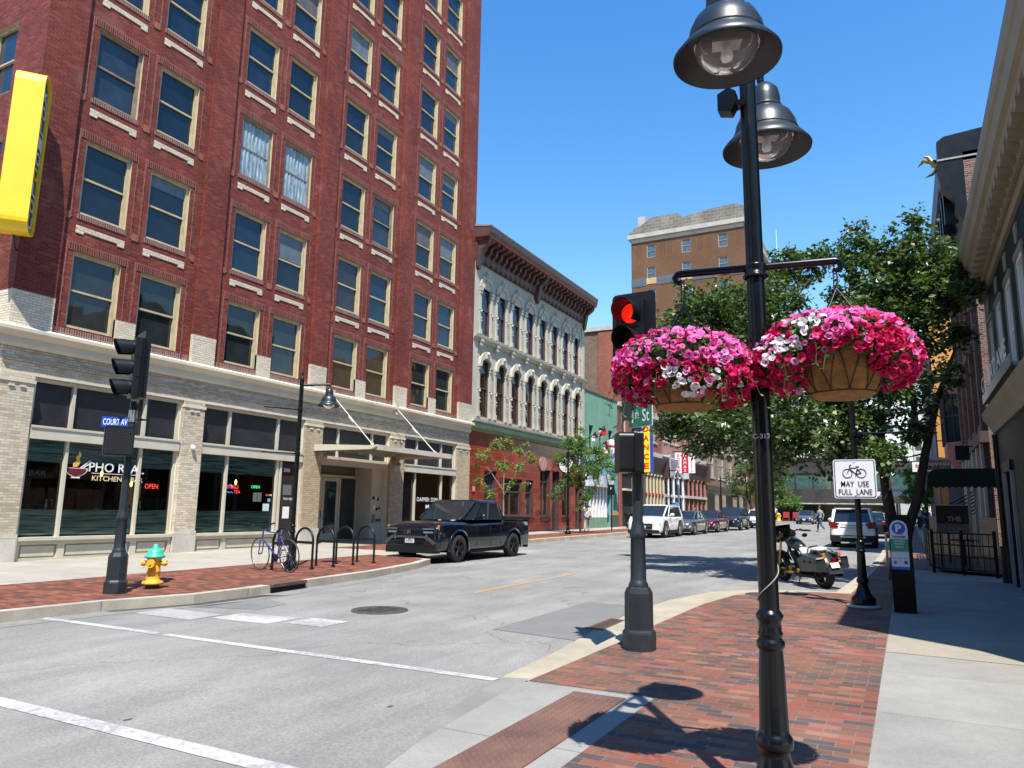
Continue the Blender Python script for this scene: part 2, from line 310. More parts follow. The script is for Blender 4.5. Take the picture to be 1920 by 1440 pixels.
BEIGE=mat('beige_trim',(.50,.46,.36),.55,0,.07,1.5); TAN=mat('tan_panel',(.30,.26,.17),.55,0,.08,1.5)
RUBBER=mat('rubber',(.015,.015,.016),.8,0,.2,20); CHROME=mat('chrome',(.6,.6,.62),.15,1,0); ALU=mat('aluminium',(.5,.5,.5),.35,1,.1,8)
BARK=mat('bark',(.028,.022,.018),.9,0,.4,9,bump=.8,bscale=25,streak=True)
PANE=glassmat('window_glass',(.008,.016,.03)); PANEG=glassmat('window_glass_green',(.02,.035,.035)); PANEB=glassmat('window_glass_brown',(.02,.014,.01)); CLEAR=clearglass('clear_glass')
HEAD=mat('lens_glass',(.75,.75,.75),.08,0,0,coat=1)
# ---------------- ground ----------------
far=MB(); far.sheet([(-120,-60),(120,-60),(120,170),(-120,170)],0); far.v=[(x,y,z-0.0) for x,y,z in far.v]
far.add([(-900,170,gz(170)),(900,170,gz(170)),(900,2500,gz(170)),(-900,2500,gz(170))],[(0,1,2,3)]); far.add([(-900,-60,gz(-60)),(-120,-60,gz(-60)),(-120,170,gz(170)),(-900,170,gz(170)),(120,-60,gz(-60)),(900,-60,gz(-60)),(900,170,gz(170)),(120,170,gz(170))],[(0,1,2,3),(4,5,6,7)])
struct(far.build('road',ASPH))
LK=[(-10.72,-20),(-10.72,6.0),(-10.62,7.2),(-10.22,8.5),(-10.2,9.7),(-10.4,11.6),(-10.56,13.5),(-11.1,16),(-11.6,17.3),(-12.3,18.2),(-13.2,18.9),(-14.6,19.4),(-14.62,36),(-14.75,130)]
def inset(pl,d):
    out=[]
    for i,p in enumerate(pl):
        a=Vector(pl[max(i-1,0)]);b=Vector(pl[min(i+1,len(pl)-1)]); t=(b-a).normalized(); out.append((p[0]-t.y*d,p[1]+t.x*d))
    return out
def strip(mb,A,B,k,th,m=0):
    for i in range(len(A)-1): mb.sheet([A[i],B[i],B[i+1],A[i+1]][::1],k,m)
    if th:
        for i in range(len(A)-1):
            for P in (A,B):
                p,q=P[i],P[i+1]; mb.quad((p[0],p[1],gz(p[1])+k),(q[0],q[1],gz(q[1])+k),(q[0],q[1],gz(q[1])+k-th),(p[0],p[1],gz(p[1])+k-th),m)
LI=inset(LK,.2)
kb=MB(); strip(kb,LI,LK,.15,.3)
struct(kb.build('kerb',KERB))
# rounded worn nose on the left kerb + yellow paint
gl=MB(); strip(gl,LK,inset(LK,-.42),.004,0); struct(gl.build('gutter',GUT))
lb=MB(); lb.sheet([(-14.0,-20),*[p for p in LI[:9]],(-14.0,17.8)],.154)
lb.sheet([(-17.2,19.62),(-14.8,19.62),(-14.82,36),(-14.95,130),(-17.2,130)],.154)
struct(lb.build('brick_pavement',PAVERL))
lc=MB(); lc.sheet([(-45,-20),(-14,-20),(-14,17.8),LI[8],LI[9],LI[10],(-14.8,19.62),(-17.2,19.62),(-17.2,130),(-45,130)],.15); struct(lc.build('pavement',CONCL))
RO=[(-2.0,1.5),(-2.55,3.2),(-2.9,4.06),(-3.21,4.78),(-3.38,5.53),(-3.52,6.52),(-3.60,8.02),(-3.77,9.57),(-3.88,11.42),(-3.82,13.2),(-3.5,14.9),(-3.0,15.75),(-2.2,16.2),(-1.3,16.35)]
RI=[(-1.9,-1),(-2.6,3.0),(-2.85,4.2),(-2.93,5.0),(-3.01,6.02),(-3.03,6.7),(-3.1,8.2),(-3.12,9.6),(-3.1,11.4),(-3.08,12.1),(-2.9,13.6),(-2.45,14.5),(-1.9,14.8),(-1.05,14.95)]
g=MB(); strip(g,RI[:6],RO[:6],.006,0,0); strip(g,RI[5:],RO[5:],.006,0,1); struct(g.build('gutter',[GUT,GUTY]))
RIK=inset(RI[4:],-.001); RB=inset(RI[4:],-.17)
kb=MB(); strip(kb,RB,RIK,.13,.25); 
kb.sheet([(-1.25,14.95),(-.98,14.95),(-.78,22),(-.7,28),(-.65,130),(-.85,130),(-.9,28),(-.98,22),(-1.15,17.2)],.13,0,.25)
struct(kb.build('kerb',GUTY))
rb=MB(); rb.sheet([(-1.86,-6),(-.3,-6),(-.3,21.8),(-.78,21.8),(-.98,14.95),(-1.6,14.85),*[p for p in reversed(RB[2:-1])],(-2.98,6.02),(-1.86,6.02)],.134)
rb.sheet([(-.78,21.8),(-.3,21.8),(.55,21.8),(.55,130),(-.65,130),(-.7,28)],.134)
struct(rb.build('brick_pavement',PAVER))
rc=MB(); rc.sheet([(-.3,-6),(3,-6),(3,130),(.55,130),(.55,21.8),(-.3,21.8)],.13); rc.sheet([(3,-6),(14,-6),(14,130),(3,130)],.13); struct(rc.build('pavement',CONC))
bs=MB(); bs.sheet([(-.29,9.15),(1.84,9.0),(1.84,10.35),(-.29,10.45)],.134); bs.sheet([(.75,4.0),(1.84,4.1),(1.84,5.2),(1.1,5.0)],.134); struct(bs.build('buff_slab',concrete('buff_slab',(.30,.262,.20),40,40,.0,0,.12)))
rp=MB(); rp.sheet([(-1.9,-6),(-1.86,-6),(-1.86,6.02),(-2.98,6.02),(-3.0,5.8),(-2.93,5.0),(-2.85,4.2),(-2.6,3.0),(-1.9,-1)],.130); struct(rp.build('kerb_ramp',concrete('ramp_concrete',(.25,.243,.22),4,1.5,.01,0,.12)))
tp=MB(); x0,x1,y0,y1=-2.49,-2.05,2.6,5.86; tp.sheet([(x0,y0),(x1,y0),(x1,y1),(x0,y1)],.138,0,.006)
nx=8; ny=int((y1-y0)/.06)
for i in range(nx):
    for j in range(ny):
        x=x0+(i+.5)*(x1-x0)/nx; y=y0+(j+.5)*.06; q=[];z=gz(y)+.138
        for r,h in ((.0185,0),(.011,.010)):
            q+=[(x+r*math.cos(a*PI/3),y+r*math.sin(a*PI/3),z+h) for a in range(6)]
        tp.add(q,[(a,(a+1)%6,6+(a+1)%6,6+a) for a in range(6)]+[tuple(range(6,12))],0)
tag(tp.build('tactile_plate',mat('tactile_brown',(.125,.065,.048),.7,0,.25,2.5,dirt=((.2,.14,.11),.74))),'brown tactile paving plate with rows of raised domes at the kerb ramp','tactile plate')
# markings
mk=MB()
def jag(mb,xa,xb,ya,yb,w,k,n=40,gaps=()):
    rr=random.Random(3)
    for i in range(n):
        a=xa+(xb-xa)*i/n; b=xa+(xb-xa)*(i+1)/n
        if any(g0<(a+b)/2<g1 for g0,g1 in gaps): continue
        y=ya+(yb-ya)*(i+.5)/n; mb.sheet([(a,y-w/2),(b,y-w/2),(b,y+w/2),(a,y+w/2)],k)
jag(mk,-10.7,-3.52,6.42,6.42,.125,.0045,60,((-8.3,-8.22),))
jag(mk,-12,-3.3,3.74,3.66,.16,.0045,60,((-9,-8.95),))
struct(mk.build('crosswalk_marking',WPAINT))
mk=MB(); mk.sheet([(-10.1,7.35),(-8.9,7.35),(-8.9,7.95),(-10.1,7.95)],.0045); struct(mk.build('stop_line_marking',WPAINT2)); 
mk=MB(); mk.sheet([(-8.8,7.62),(-7.75,7.66),(-7.75,8.28),(-8.8,8.22)],.0045); mk.sheet([(-7.6,7.85),(-6.95,7.85),(-6.95,8.4),(-7.6,8.4)],.0045); struct(mk.build('stop_line_marking',WPAINT))
mk=MB(); mk.sheet([(-7.3,12.3),(-7.2,12.3),(-7.2,17.2),(-7.3,17.2)],.0045); struct(mk.build('centre_line_marking',YPAINT))
mk=MB(); mk.sheet([(-4.95,8.9),(-3.62,8.7),(-3.78,9.6),(-3.9,11.42),(-3.9,12.2),(-4.95,12.2)],.005); mk.sheet([(-10.0,8.2),(-8.9,8.6),(-9.0,9.3),(-9.75,9.6)],.004); struct(mk.build('road_patch',PATCH))
mk=MB(); mk.sheet([(-10.60,7.25),(-10.45,7.25),(-10.02,8.5),(-9.98,9.75),(-9.75,10.1),(-10.19,9.95),(-10.21,8.5)],.0065); struct(mk.build('gutter_stain',mat('damp_gutter',(.05,.045,.04),.8,0,.5,5)))
mk=MB(); mk.sheet([(-14.9,19.62),(-14.66,19.62),(-14.7,130),(-14.85,130)],.158); mk.sheet([(-14.55,19.15),(-13.3,18.75),(-13.2,18.85),(-14.5,19.3)],.156); struct(mk.build('kerb_marking',worn('yellow_kerb_paint',(.62,.42,.12),.9,(.45,.42,.36))))
mh=MB(); mh.lathe([(0,.012),(.34,.012),(.36,.016),(.43,.016),(.44,.0)],(-7.28,9.51,gz(9.51)),28); 
for i in range(-3,4): mh.box(-7.5,-7.06,9.5+i*.085,9.53+i*.085,gz(9.5)+.012,gz(9.5)+.02)
tag(mh.build('manhole_cover',IRON,loc=(-7.28,9.51,gz(9.51))),'round rusty iron manhole cover in the middle of the road','manhole cover')
dg=MB(); dg.sheet([(-3.93,9.6),(-3.66,9.55),(-3.70,10.6),(-3.95,10.65)],.0075)
dgo=MB(); 
for i in range(12):
    y=9.65+i*.08; dgo.sheet([(-3.90,y),(-3.71,y),(-3.71,y+.035),(-3.90,y+.035)],.0085)
t=thing('drain_grate','rusty storm drain grate in the gutter beside the signal pole','drain grate',(-3.8,10.1,gz(10.1)))
dg.build('frame',RUST,t); dgo.build('slot',DARK,t)
t=thing('storm_inlet','open storm inlet with a rusty iron lip in the left kerb','storm inlet',(-10.4,10.6,gz(10.6)))
q=MB(); q.sheet([(-10.6,10.1),(-10.20,10.15),(-10.30,11.15),(-10.70,11.1)],.160,0,.055); q.build('iron_lip',RUST,t)
q=MB(); a=(-10.236,10.15);b=(-10.341,11.15); q.quad((a[0],a[1],gz(a[1])+.01),(b[0],b[1],gz(b[1])+.01),(b[0],b[1],gz(b[1])+.128),(a[0],a[1],gz(a[1])+.128)); q.build('opening',DARK,t)
q=MB(); q.lathe([(0,.01),(.26,.01),(.28,0)],(-2.35,13.9,gz(13.9)+.134),20); tag(q.build('utility_cover',IRON,loc=(-2.35,13.9,gz(13.9)+.134)),'small round utility cover in the brick paving behind the tall lamp post','utility cover')
# ---------------- hotel ----------------
REDB=brick('red_brick',[(0,(.11,.020,.013)),(.4,(.145,.025,.016)),(.8,(.175,.033,.021)),(1,(.22,.055,.037))],(.18,.062,.045),w=.205,h=.066,ms=.007,stain=.3,stainscale=.8,patch=((.27,.12,.095),.9,.60,.45),rough=.62)
REDV=brick('red_brick_soldier',[(0,(.09,.02,.015)),(.5,(.14,.030,.02)),(1,(.20,.055,.04))],(.27,.14,.11),w=.066,h=.205,ms=.008,offset=0,stain=.2,rough=.6)
SILLB=brick('brown_brick_sill',[(0,(.10,.04,.04)),(1,(.24,.10,.085))],(.30,.22,.18),w=.066,h=.205,ms=.012,offset=0,stain=.3)
WHB=brick('white_brick',[(0,(.52,.45,.33)),(.5,(.60,.53,.40)),(1,(.66,.60,.47))],(.36,.30,.22),w=.205,h=.066,ms=.008,stain=.16,rough=.6,patch=((.47,.41,.31),.5,.6,.5))
WHB2=brick('buff_white_brick',[(0,(.38,.31,.22)),(.5,(.50,.43,.32)),(1,(.57,.51,.40))],(.36,.30,.22),w=.205,h=.066,ms=.007,stain=.2,rough=.65)
BUFF=brick('buff_brick',[(0,(.36,.29,.19)),(1,(.50,.42,.29))],(.28,.22,.15),w=.205,h=.066,ms=.009,stain=.12,rough=.7)
STONE=concrete('limestone',(.50,.46,.39),1.1,.75,.008,0.5,.12); CORN=mat('cream_cornice',(.56,.51,.40),.6,0,.1,.7,dirt=((.36,.31,.23),.68),streak=True)
TERRA=brick('orange_brick',[(0,(.26,.075,.045)),(1,(.33,.11,.07))],(.3,.16,.12),w=.066,h=.205,ms=.007,offset=0)
FRM=mat('window_frame_cream',(.44,.37,.23),.55,0,.14,3,dirt=((.26,.18,.09),.64)); FRM2=mat('window_frame_brown',(.22,.17,.13),.6,0,.2,3)
def mkwin(w,h,fm,pm,depth=.2,fw=.085,name='window',mid=.5,rail=.05,sill=True,lights=1):
    f=MB(); D=-depth
    f.box(D,D+.12,0,fw,0,h).box(D,D+.12,w-fw,w,0,h).box(D,D+.12,fw,w-fw,h-fw,h).box(D,D+.14 if sill else D+.12,fw,w-fw,0,fw*.9)
    if mid: f.box(D+.015,D+.09,fw,w-fw,h*mid-rail/2,h*mid+rail/2)
    for i in range(1,lights): f.box(D+.02,D+.08,w*i/lights-.02,w*i/lights+.02,fw,h-fw)
    o=f.build(name,fm,None); p=MB()
    if mid:
        p.quad((D+.05,fw,h*mid),(D+.05,w-fw,h*mid),(D+.05,w-fw,h-fw),(D+.05,fw,h-fw)); p.quad((D+.02,fw,fw*.9),(D+.02,w-fw,fw*.9),(D+.02,w-fw,h*mid),(D+.02,fw,h*mid))
    else: p.quad((D+.04,fw,fw*.9),(D+.04,w-fw,fw*.9),(D+.04,w-fw,h-fw),(D+.04,fw,h-fw))
    p.build('pane',pm,o); return o
def put(proto,parent,pts,rz=0,first=True):
    base=wloc(parent); out=[]
    for i,p in enumerate(pts):
        o=proto if (i==0 and first) else copy_tree(proto)
        o.parent=parent; o.location=Vector(p)-base; o.rotation_euler=(0,0,rz); out.append(o)
    return out
HX=-19.0
H=thing('hotel_building','tall red brick block with cream brick ground floor shopfronts and an entrance canopy','building',(-19,20.5,gz(20)))
PY0=[11.05+5.1*k for k in range(4)]; WC=sorted([p for a in PY0 for p in (a,a+1.97)]); WW=1.36
rows=[(6.12,2.05)]+[(9.22+3.35*k,2.1) for k in range(6)]
holes=[(y,y+WW,z,z+h) for y in WC for z,h in rows]
TOP=30.6
w=MB(); w.wall((HX,0,0),(0,1,0),10.6,30.35,5.86,TOP,holes,0,.25,4)
xc=[-21.9,-24.6,-27.9,-30.6,-34,-36.8,-40.5]
w.wall((0,9.85,0),(1,0,0),-45,-20.3,5.86,TOP,[(x,x+WW,z,z+h) for x in xc for z,h in rows],0,.25,4)
pier=[(14.87,15.72),(19.97,20.82),(25.07,25.92),(30.2,31.4)]
for a,b in pier:
    w.box(HX-.3,HX+.11,a,b,6.75,TOP,0); w.box(HX-.3,HX+.113,a,b,5.86,6.62,1); w.box(HX-.3,HX+.118,a-.003,b+.003,6.62,6.75,5)
w.box(HX-1.3,HX+.11,9.65,10.68,6.75,TOP,0); w.box(HX-1.3,HX+.113,9.647,10.68,5.86,6.62,1); w.box(HX-1.3,HX+.118,9.642,10.683,6.62,6.75,5)
for y in PY0: w.box(HX-.1,HX+.02,y+WW,y+1.97,5.86,6.62,1)
for y in PY0: w.box(HX,HX+.012,10.72+(y-PY0[0]),14.8+(y-PY0[0]),5.86,6.08,3)
w.box(-45,-20.3,9.75,9.84,5.86,6.6,1)
w.box(-45,HX-.02,9.9,31.38,TOP-1,TOP-.02,2)          # roof deck
w.add([(-45,9.9,0),(-45,31.4,0),(-45,31.4,TOP),(-45,9.9,TOP)],[(0,1,2,3)],0); w.quad((-45,31.4,0),(HX,31.4,0),(HX,31.4,TOP),(-45,31.4,TOP),0)
w.build('wall',[REDB,WHB,CONC,SILLB,FRM,WHB],H)
def ext(mb,prof,y0,y1,x=HX,m=0): return mb.prism([(a,b) for a,b in prof],(x,y1,0),(1,0,0),(0,0,1),y1-y0,m)
c=MB(); ext(c,[(-.1,0.0+TOP),(.15,TOP),(.2,TOP+.3),(.75,TOP+.55),(.85,TOP+1),(.85,TOP+1.1),(-.1,TOP+1.2)],9.0,31.6)
c.prism([(0,0),(.15,0),(.2,.3),(.75,.55),(.85,1.1),(0,1.2)],(-45,9.7,TOP),(0,-1,0),(0,0,1),26,0); c.build('roof_cornice',mat('dark_cornice',(.10,.05,.045),.7),H)
# windows
put(mkwin(WW,2.05,FRM,glassmat('window_glass_low',(.016,.02,.02),wav=.4)),H,[(HX,y,rows[0][0]) for y in WC])
sp=[(HX,y,z) for y in WC for z,h in rows[1:]]
cur=[(HX,WC[2],rows[2][0]),(HX,WC[3],rows[2][0])]
cp=mkwin(WW,2.1,FRM2,PANE)
rw_=random.Random(5); rest=[p for p in sp if p not in cur]; rw_.shuffle(rest)
PV=[PANE,glassmat('window_glass_deep',(.006,.010,.016)),glassmat('window_glass_hazy',(.018,.026,.036),rough=.08),glassmat('window_glass_brownish',(.022,.016,.014))]
for i,(n0,n1) in enumerate(((0,24),(24,36),(36,42),(42,46))): put(mkwin(WW,2.1,FRM if i!=2 else FRM2,PV[i]),H,rest[n0:n1])
SH=[mat('roller_blind_grey',(.10,.115,.125),.6,0,.2,3,coat=.6),mat('roller_blind_brown',(.09,.07,.06),.6,0,.3,5,coat=.6)]
for i,p in enumerate(rest[:46:3]):
    hgt=rw_.choice((.35,.55,.9,1.0)); q=MB(); x,y,z=p; q.box(x-.148,x-.142,y+.09,y+WW-.09,z+2.02-hgt,z+2.02); q.build('roller_blind',SH[i%2],H)
put(mkwin(WW,2.1,FRM,PANE),H,[(x,9.85,z) for x in xc[:3] for z,h in rows[1:5]],rz=-PI/2)
# curtained pair
ct,ntc,bc=newmat('lace_curtain'); wv=N(ntc,'ShaderNodeTexNoise',Scale=3.4,Detail=3.,Distortion=.8); tcc=N(ntc,'ShaderNodeTexCoord'); mpp=N(ntc,'ShaderNodeMapping'); mpp.inputs['Scale'].default_value=(1,3.2,.55); ntc.links.new(tcc.outputs['Object'],mpp.inputs[0]); ntc.links.new(mpp.outputs[0],wv.inputs[0])
rr=ramp(ntc,[(.3,(.07,.11,.14)),(.5,(.20,.27,.31)),(.7,(.42,.48,.50))]); ntc.links.new(wv.outputs[0],rr.inputs[0]); ntc.links.new(rr.outputs[0],bc.inputs[0]); bc.inputs['Roughness'].default_value=.6; bc.inputs['Coat Weight'].default_value=.6
for o in put(cp,H,cur):
    q=MB(); n=24; D=-.13
    for i in range(n):
        a=.085+(WW-.17)*i/n;b=.085+(WW-.17)*(i+1)/n; da=.012*math.sin(i*1.9);db=.012*math.sin((i+1)*1.9)
        q.quad((D+da,a,.09),(D+db,b,.09),(D+db,b,2.02),(D+da,a,2.02))
    k=q.build('curtain',ct,None); k.parent=o; k['label']='pale blue lace curtain'; o['label']='window with pale blue curtain'
# brick ornaments under/over each window
def orn():
    q=MB(); y0=-.13; y1=WW+.13
    q.box(-.02,.02,y0+.1,y1-.1,-.15,-.02,1)                       # rowlock sill
    q.box(-.02,.022,y0+.12,y1-.12,-.47,-.335,0); q.box(-.02,.022,y0+.12,y0+.33,-.54,-.47,0); q.box(-.02,.022,y1-.33,y1-.12,-.54,-.47,0)
    return q.build('brick_ornament',[WHB,SILLB],None)
put(orn(),H,[(HX,y,z) for y in WC for z,h in rows[1:]])
l=MB(); l.box(-.02,.015,-.22,WW+.22,.0,.21,0); l.box(-.02,.014,-.22,-.155,-2.3,0,1); l.box(-.02,.014,WW+.155,WW+.22,-2.3,0,1); put(l.build('brick_lintel',[REDV,REDV],None),H,[(HX,y,z+h+.02) for y in WC for z,h in rows[0:]])
l=MB(); l.box(-.02,.024,-.11,.11,0,.2,0); put(l.build('brick_accent',TERRA,None),H,[(HX,y+WW+.305,z-.22) for y in PY0 for z,h in rows[1:]])
l=MB(); l.box(-.02,.024,0,.14,0,.2,0); put(l.build('brick_accent',TERRA,None),H,[(HX,y-.36,z-.22) for y in PY0 for z,h in rows[1:]]+[(HX,y+1.97+WW+.2,z-.22) for y in PY0 for z,h in rows[1:]])
# stone band cornice
c=MB(); prof=[(0,5.36),(.05,5.36),(.09,5.44),(.10,5.60),(.2,5.68),(.3,5.72),(.3,5.80),(.22,5.83),(.12,5.88),(-.1,5.9)]
ext(c,prof,9.35,31.45); c.build('band_cornice',CORN,H); c=MB(); c.prism([(0,5.36),(.09,5.44),(.10,5.6),(.3,5.72),(.3,5.8),(.12,5.88),(0,5.9)],(-45,9.65,0),(0,-1,0),(0,0,1),26.3,0)
c.build('band_cornice',CORN,H)
# frieze + ground floor
q=MB(); fr=[(10.5,14.78,.12,4.66),(15.58,19.92,.12,4.66),(20.87,24.95,-.2,4.66),(26.0,30.2,.12,4.66)]
q.wall((HX,0,0),(0,1,0),9.65,31.4,-.5,5.36,fr,0,.3,2)
q.wall((0,9.65,0),(1,0,0),-45,HX,-.5,5.36,[],0)
q.box(HX-.02,HX+.03,9.66,31.36,5.0,5.13,1); q.box(HX-.02,HX+.045,9.66,31.36,4.70,4.76,2); q.box(HX-.02,HX+.02,9.66,31.36,5.28,5.36,1)
q.build('ground_floor_wall',[WHB2,BUFF,CORN],H)
for i,(a,b) in enumerate([(9.64,10.45),(14.82,15.55),(19.96,20.84),(25.0,25.95),(30.25,31.38)]):
    m=0 if i<2 else 1; q=MB()
    q.box(HX-.05,HX+.09,a,b,.85,4.5,m); q.box(HX-.05,HX+.12,a-.02,b+.02,4.5,4.58,2); q.box(HX-.05,HX+.08,a,b,4.58,4.7,m); q.box(HX-.1,HX+.12,a-.02,b+.02,-.3,.85,3)
    for yy in (a+.2,b-.34): q.box(HX,HX+.125,yy,yy+.13,4.38,4.43,2)
    q.build('pilaster',[WHB2,BUFF,CORN,STONE],H)
SCREEN=mat('dark_mesh_screen',(.02,.021,.022),.45,0,.25,2,spec=.5); 
bl,ntb,bb=newmat('striped_blind'); tcb=N(ntb,'ShaderNodeTexCoord'); mpb=N(ntb,'ShaderNodeMapping'); mpb.inputs['Scale'].default_value=(1,.35,9); nb=N(ntb,'ShaderNodeTexNoise',Scale=3.5,Detail=5.,Distortion=.3); ntb.links.new(tcb.outputs['Object'],mpb.inputs[0]); ntb.links.new(mpb.outputs[0],nb.inputs[0]); rb_=ramp(ntb,[(.35,(.05,.09,.085)),(.5,(.18,.28,.26)),(.65,(.36,.48,.44))]); ntb.links.new(nb.outputs[0],rb_.inputs[0]); ntb.links.new(rb_.outputs[0],bb.inputs[0]); bb.inputs['Roughness'].default_value=.35
def shopfront(a,b,tr,wn,zb=.81,zt=3.12,bulk=True,door=None,panelsplit=None):
    f=MB(); x=HX
    for z0,z1 in ((4.6,4.66),(3.17,3.5)): f.box(x-.2,x+.06 if z1<4 else x-.04,a,b,z0,z1)
    f.box(x-.2,x+.085,a,b,3.44,3.5)
    f.box(x-.2,x-.06,a,a+.07,3.5,4.6); f.box(x-.2,x-.06,b-.07,b,3.5,4.6)
    for t in tr: f.box(x-.2,x-.05,t-.04,t+.04,3.5,4.6)
    f.box(x-.2,x-.06,a,a+.07,zb-.05,3.17); f.box(x-.2,x-.06,b-.07,b,zb-.05,3.17)
    for t in wn: f.box(x-.2,x-.03,t-.04,t+.04,zb-.05,3.17)
    e=door if door else b
    f.box(x-.2,x+.10,a-.02,e,zb-.12,zb-.04)
    fo=f.build('shopfront_frame',BEIGE,H)
    p=MB(); p.quad((x-.15,a,3.5),(x-.15,b,3.5),(x-.15,b,4.6),(x-.15,a,4.6)); p.build('transom_pane',SCREEN,fo)
    return fo,e
fo,e=shopfront(10.5,14.78,(11.56,13.65),(11.52,13.62))
fo2,e=shopfront(15.58,19.92,(16.67,18.77),(16.67,18.84,18.98),door=18.9)
fo3,e=shopfront(26.0,30.2,(27.09,29.04),(27.0,29.1),zb=.5)
def gl(a,b,z0,z1,par,m=CLEAR,x=HX-.12,name='display_pane'):
    p=MB(); p.quad((x,a,z0),(x,b,z0),(x,b,z1),(x,a,z1)); return p.build(name,m,par)
for a,b in ((10.57,11.48),(11.56,13.58),(13.66,14.71)): gl(a,b,.81,3.17,H)
for a,b in ((15.65,16.63),(16.71,18.8)): gl(a,b,.81,3.17,H)
gl(27.04,29.06,.5,3.17,H); gl(29.14,30.13,.5,3.17,H)
for a,b in ((10.57,14.71),(15.65,18.8)):
    q=MB(); q.box(HX-.2,HX-.17,a,b,2.62,3.17); q.build('striped_blind',bl,H); q=MB(); q.box(HX-.2,HX-.17,a,b,.81,1.44); q.build('striped_blind',bl,H)
# bulkheads
q=MB()
for a,b,sp in ((10.5,14.78,(11.6,13.6)),(15.58,18.9,(16.7,))):
    q.box(HX-.2,HX-.02,a,b,.12,.7,0); q.box(HX-.2,HX+.05,a,b,.66,.74,1); q.box(HX-.2,HX+.03,a,b,.0,.2,2)
    ed=[a,*sp,b]
    for u,v in zip(ed,ed[1:]):
        q.box(HX-.03,HX+.03,u+.0,u+.09,.2,.66,1); q.box(HX-.03,HX+.03,v-.09,v,.2,.66,1); q.box(HX-.03,HX+.028,u,v,.59,.66,1); q.box(HX-.03,HX+.028,u,v,.2,.27,1); q.box(HX-.03,HX-.0,u+.15,v-.15,.31,.55,1)
q.build('bulkhead_panel',[TAN,BEIGE,STONE],H)
# interior of the restaurant (dark room behind clear glass)
INT=mat('dark_interior',(.03,.028,.026),.8,0,.3,.8); FLO=mat('interior_floor',(.05,.035,.025),.5)
q=MB(); x0,x1,y0,y1=-24.5,-19.25,10.1,18.86
q.quad((x0,y0,.2),(x0,y1,.2),(x0,y1,3.6),(x0,y0,3.6)); q.quad((x0,y0,.2),(x1,y0,.2),(x1,y0,3.6),(x0,y0,3.6)); q.quad((x0,y1,.2),(x1,y1,.2),(x1,y1,3.6),(x0,y1,3.6)); q.quad((x0,y0,3.6),(x1,y0,3.6),(x1,y1,3.6),(x0,y1,3.6)); q.quad((x0,y0,.2),(x1,y0,.2),(x1,y1,.2),(x0,y1,.2))
q.build('restaurant_interior',INT,H)
q=MB()
for k in range(6): q.box(-24.4,-24.3,11+k*1.3,11.8+k*1.3,1.4,2.3)
q.build('wall_picture',mat('menu_board',(.07,.06,.05),.6,0,.5,3),H)
EDIS=lambda n,c,s: mat(n,c,.4,0,0,emit=(c,s))
AMB=EDIS('amber_lamp',(1,.55,.12),5); NRED=EDIS('red_neon',(1,.06,.05),1.6); NGRN=EDIS('green_neon',(.1,.9,.35),1.3); NBLU=EDIS('blue_neon',(.08,.2,1),1.6)
for y,z in ((11.1,2.35),(13.35,2.45),(14.3,2.2),(16.1,2.4),(18.2,2.4)):
    t=thing('pendant_lamp','small glowing amber pendant lamp inside the restaurant window','lamp',(-20.3,y,z),'pendant lamps in the restaurant')
    q=MB(); q.ball((-20.3,y,z),(.035,.035,.09),8); q.build('bulb',AMB,t); q=MB(); q.cyl((-20.3,y,z+.08),(-20.3,y,3.6),.008,n=6); q.build('cord',BLACK,t)
def onwall(s,y,z,h,m,width=None,x=HX-.105,par=H,name='lettering',th=.0,bold=.012,**k): return text(s,(x,y,z),(0,1,0),(0,0,1),h,m,par,name,width,.004,bold,**k)
onwall('PHO REAL',13.0,2.45,.24,WHITE,1.62); onwall('KITCHEN & BAR',13.05,2.21,.13,mat('gold_lettering',(.75,.6,.32),.5,0,0),1.5)
q=MB(); q.box(HX-.109,HX-.1,12.28,13.62,2.395,2.41); q.build('lettering_rule',WHITE,H)
bw=MB(); pts=[(.27*math.cos(a),.19*math.sin(a)) for a in np.linspace(PI,2*PI,14)]; bw.prism(pts,(HX-.104,11.86,2.5),(0,1,0),(0,0,1),.004,1); pts=[(.31*math.cos(a),.23*math.sin(a)+.015) for a in np.linspace(PI,2*PI,14)]; bw.prism(pts,(HX-.112,11.86,2.5),(0,1,0),(0,0,1),.004,0); bw.prism([(-.1,-.19),(.1,-.19),(.12,-.25),(-.12,-.25)],(HX-.112,11.86,2.5),(0,1,0),(0,0,1),.004,0)
bw.prism([(.08,.02),(.35,.24),(.37,.22),(.13,.02)],(HX-.11,11.86,2.5),(0,1,0),(0,0,1),.004,0); bw.prism([(.14,.02),(.39,.19),(.41,.17),(.19,.02)],(HX-.11,11.86,2.5),(0,1,0),(0,0,1),.004,0)
bw.prism([(-.1,.03),(.02,.05),(.09,.16),(.05,.26),(.1,.36),(.02,.46),(.02,.36),(-.05,.3),(-.02,.2),(-.1,.14)],(HX-.11,11.86,2.5),(0,1,0),(0,0,1),.004,2)
bw.build('bowl_logo',[WHITE,mat('maroon_print',(.13,.01,.015),.5,0,0),mat('yellow_print',(.75,.42,.1),.5,0,0)],H)
onwall('BAR',11.0,2.28,.13,mat('dim_neon',(.12,.14,.13),.5,0,0),.42,x=HX-.3); onwall('OPEN',14.18,2.05,.14,NRED,.42,x=HX-.22,bold=-.006)
onwall('BUBBLE',17.12,2.15,.11,NRED,.46,x=HX-.22,bold=-.006); onwall('TEA',17.3,2.0,.11,NRED,.26,x=HX-.22,bold=-.006)
q=MB(); q.tube([(HX-.22,16.9+.03*i,2.03+.02*math.sin(i*1.4)) for i in range(9)],.008,6); q.tube([(HX-.22,17.0+.02*i,2.24+.05*math.sin(i)) for i in range(7)],.01,6); q.build('neon_swirl',NBLU,H)
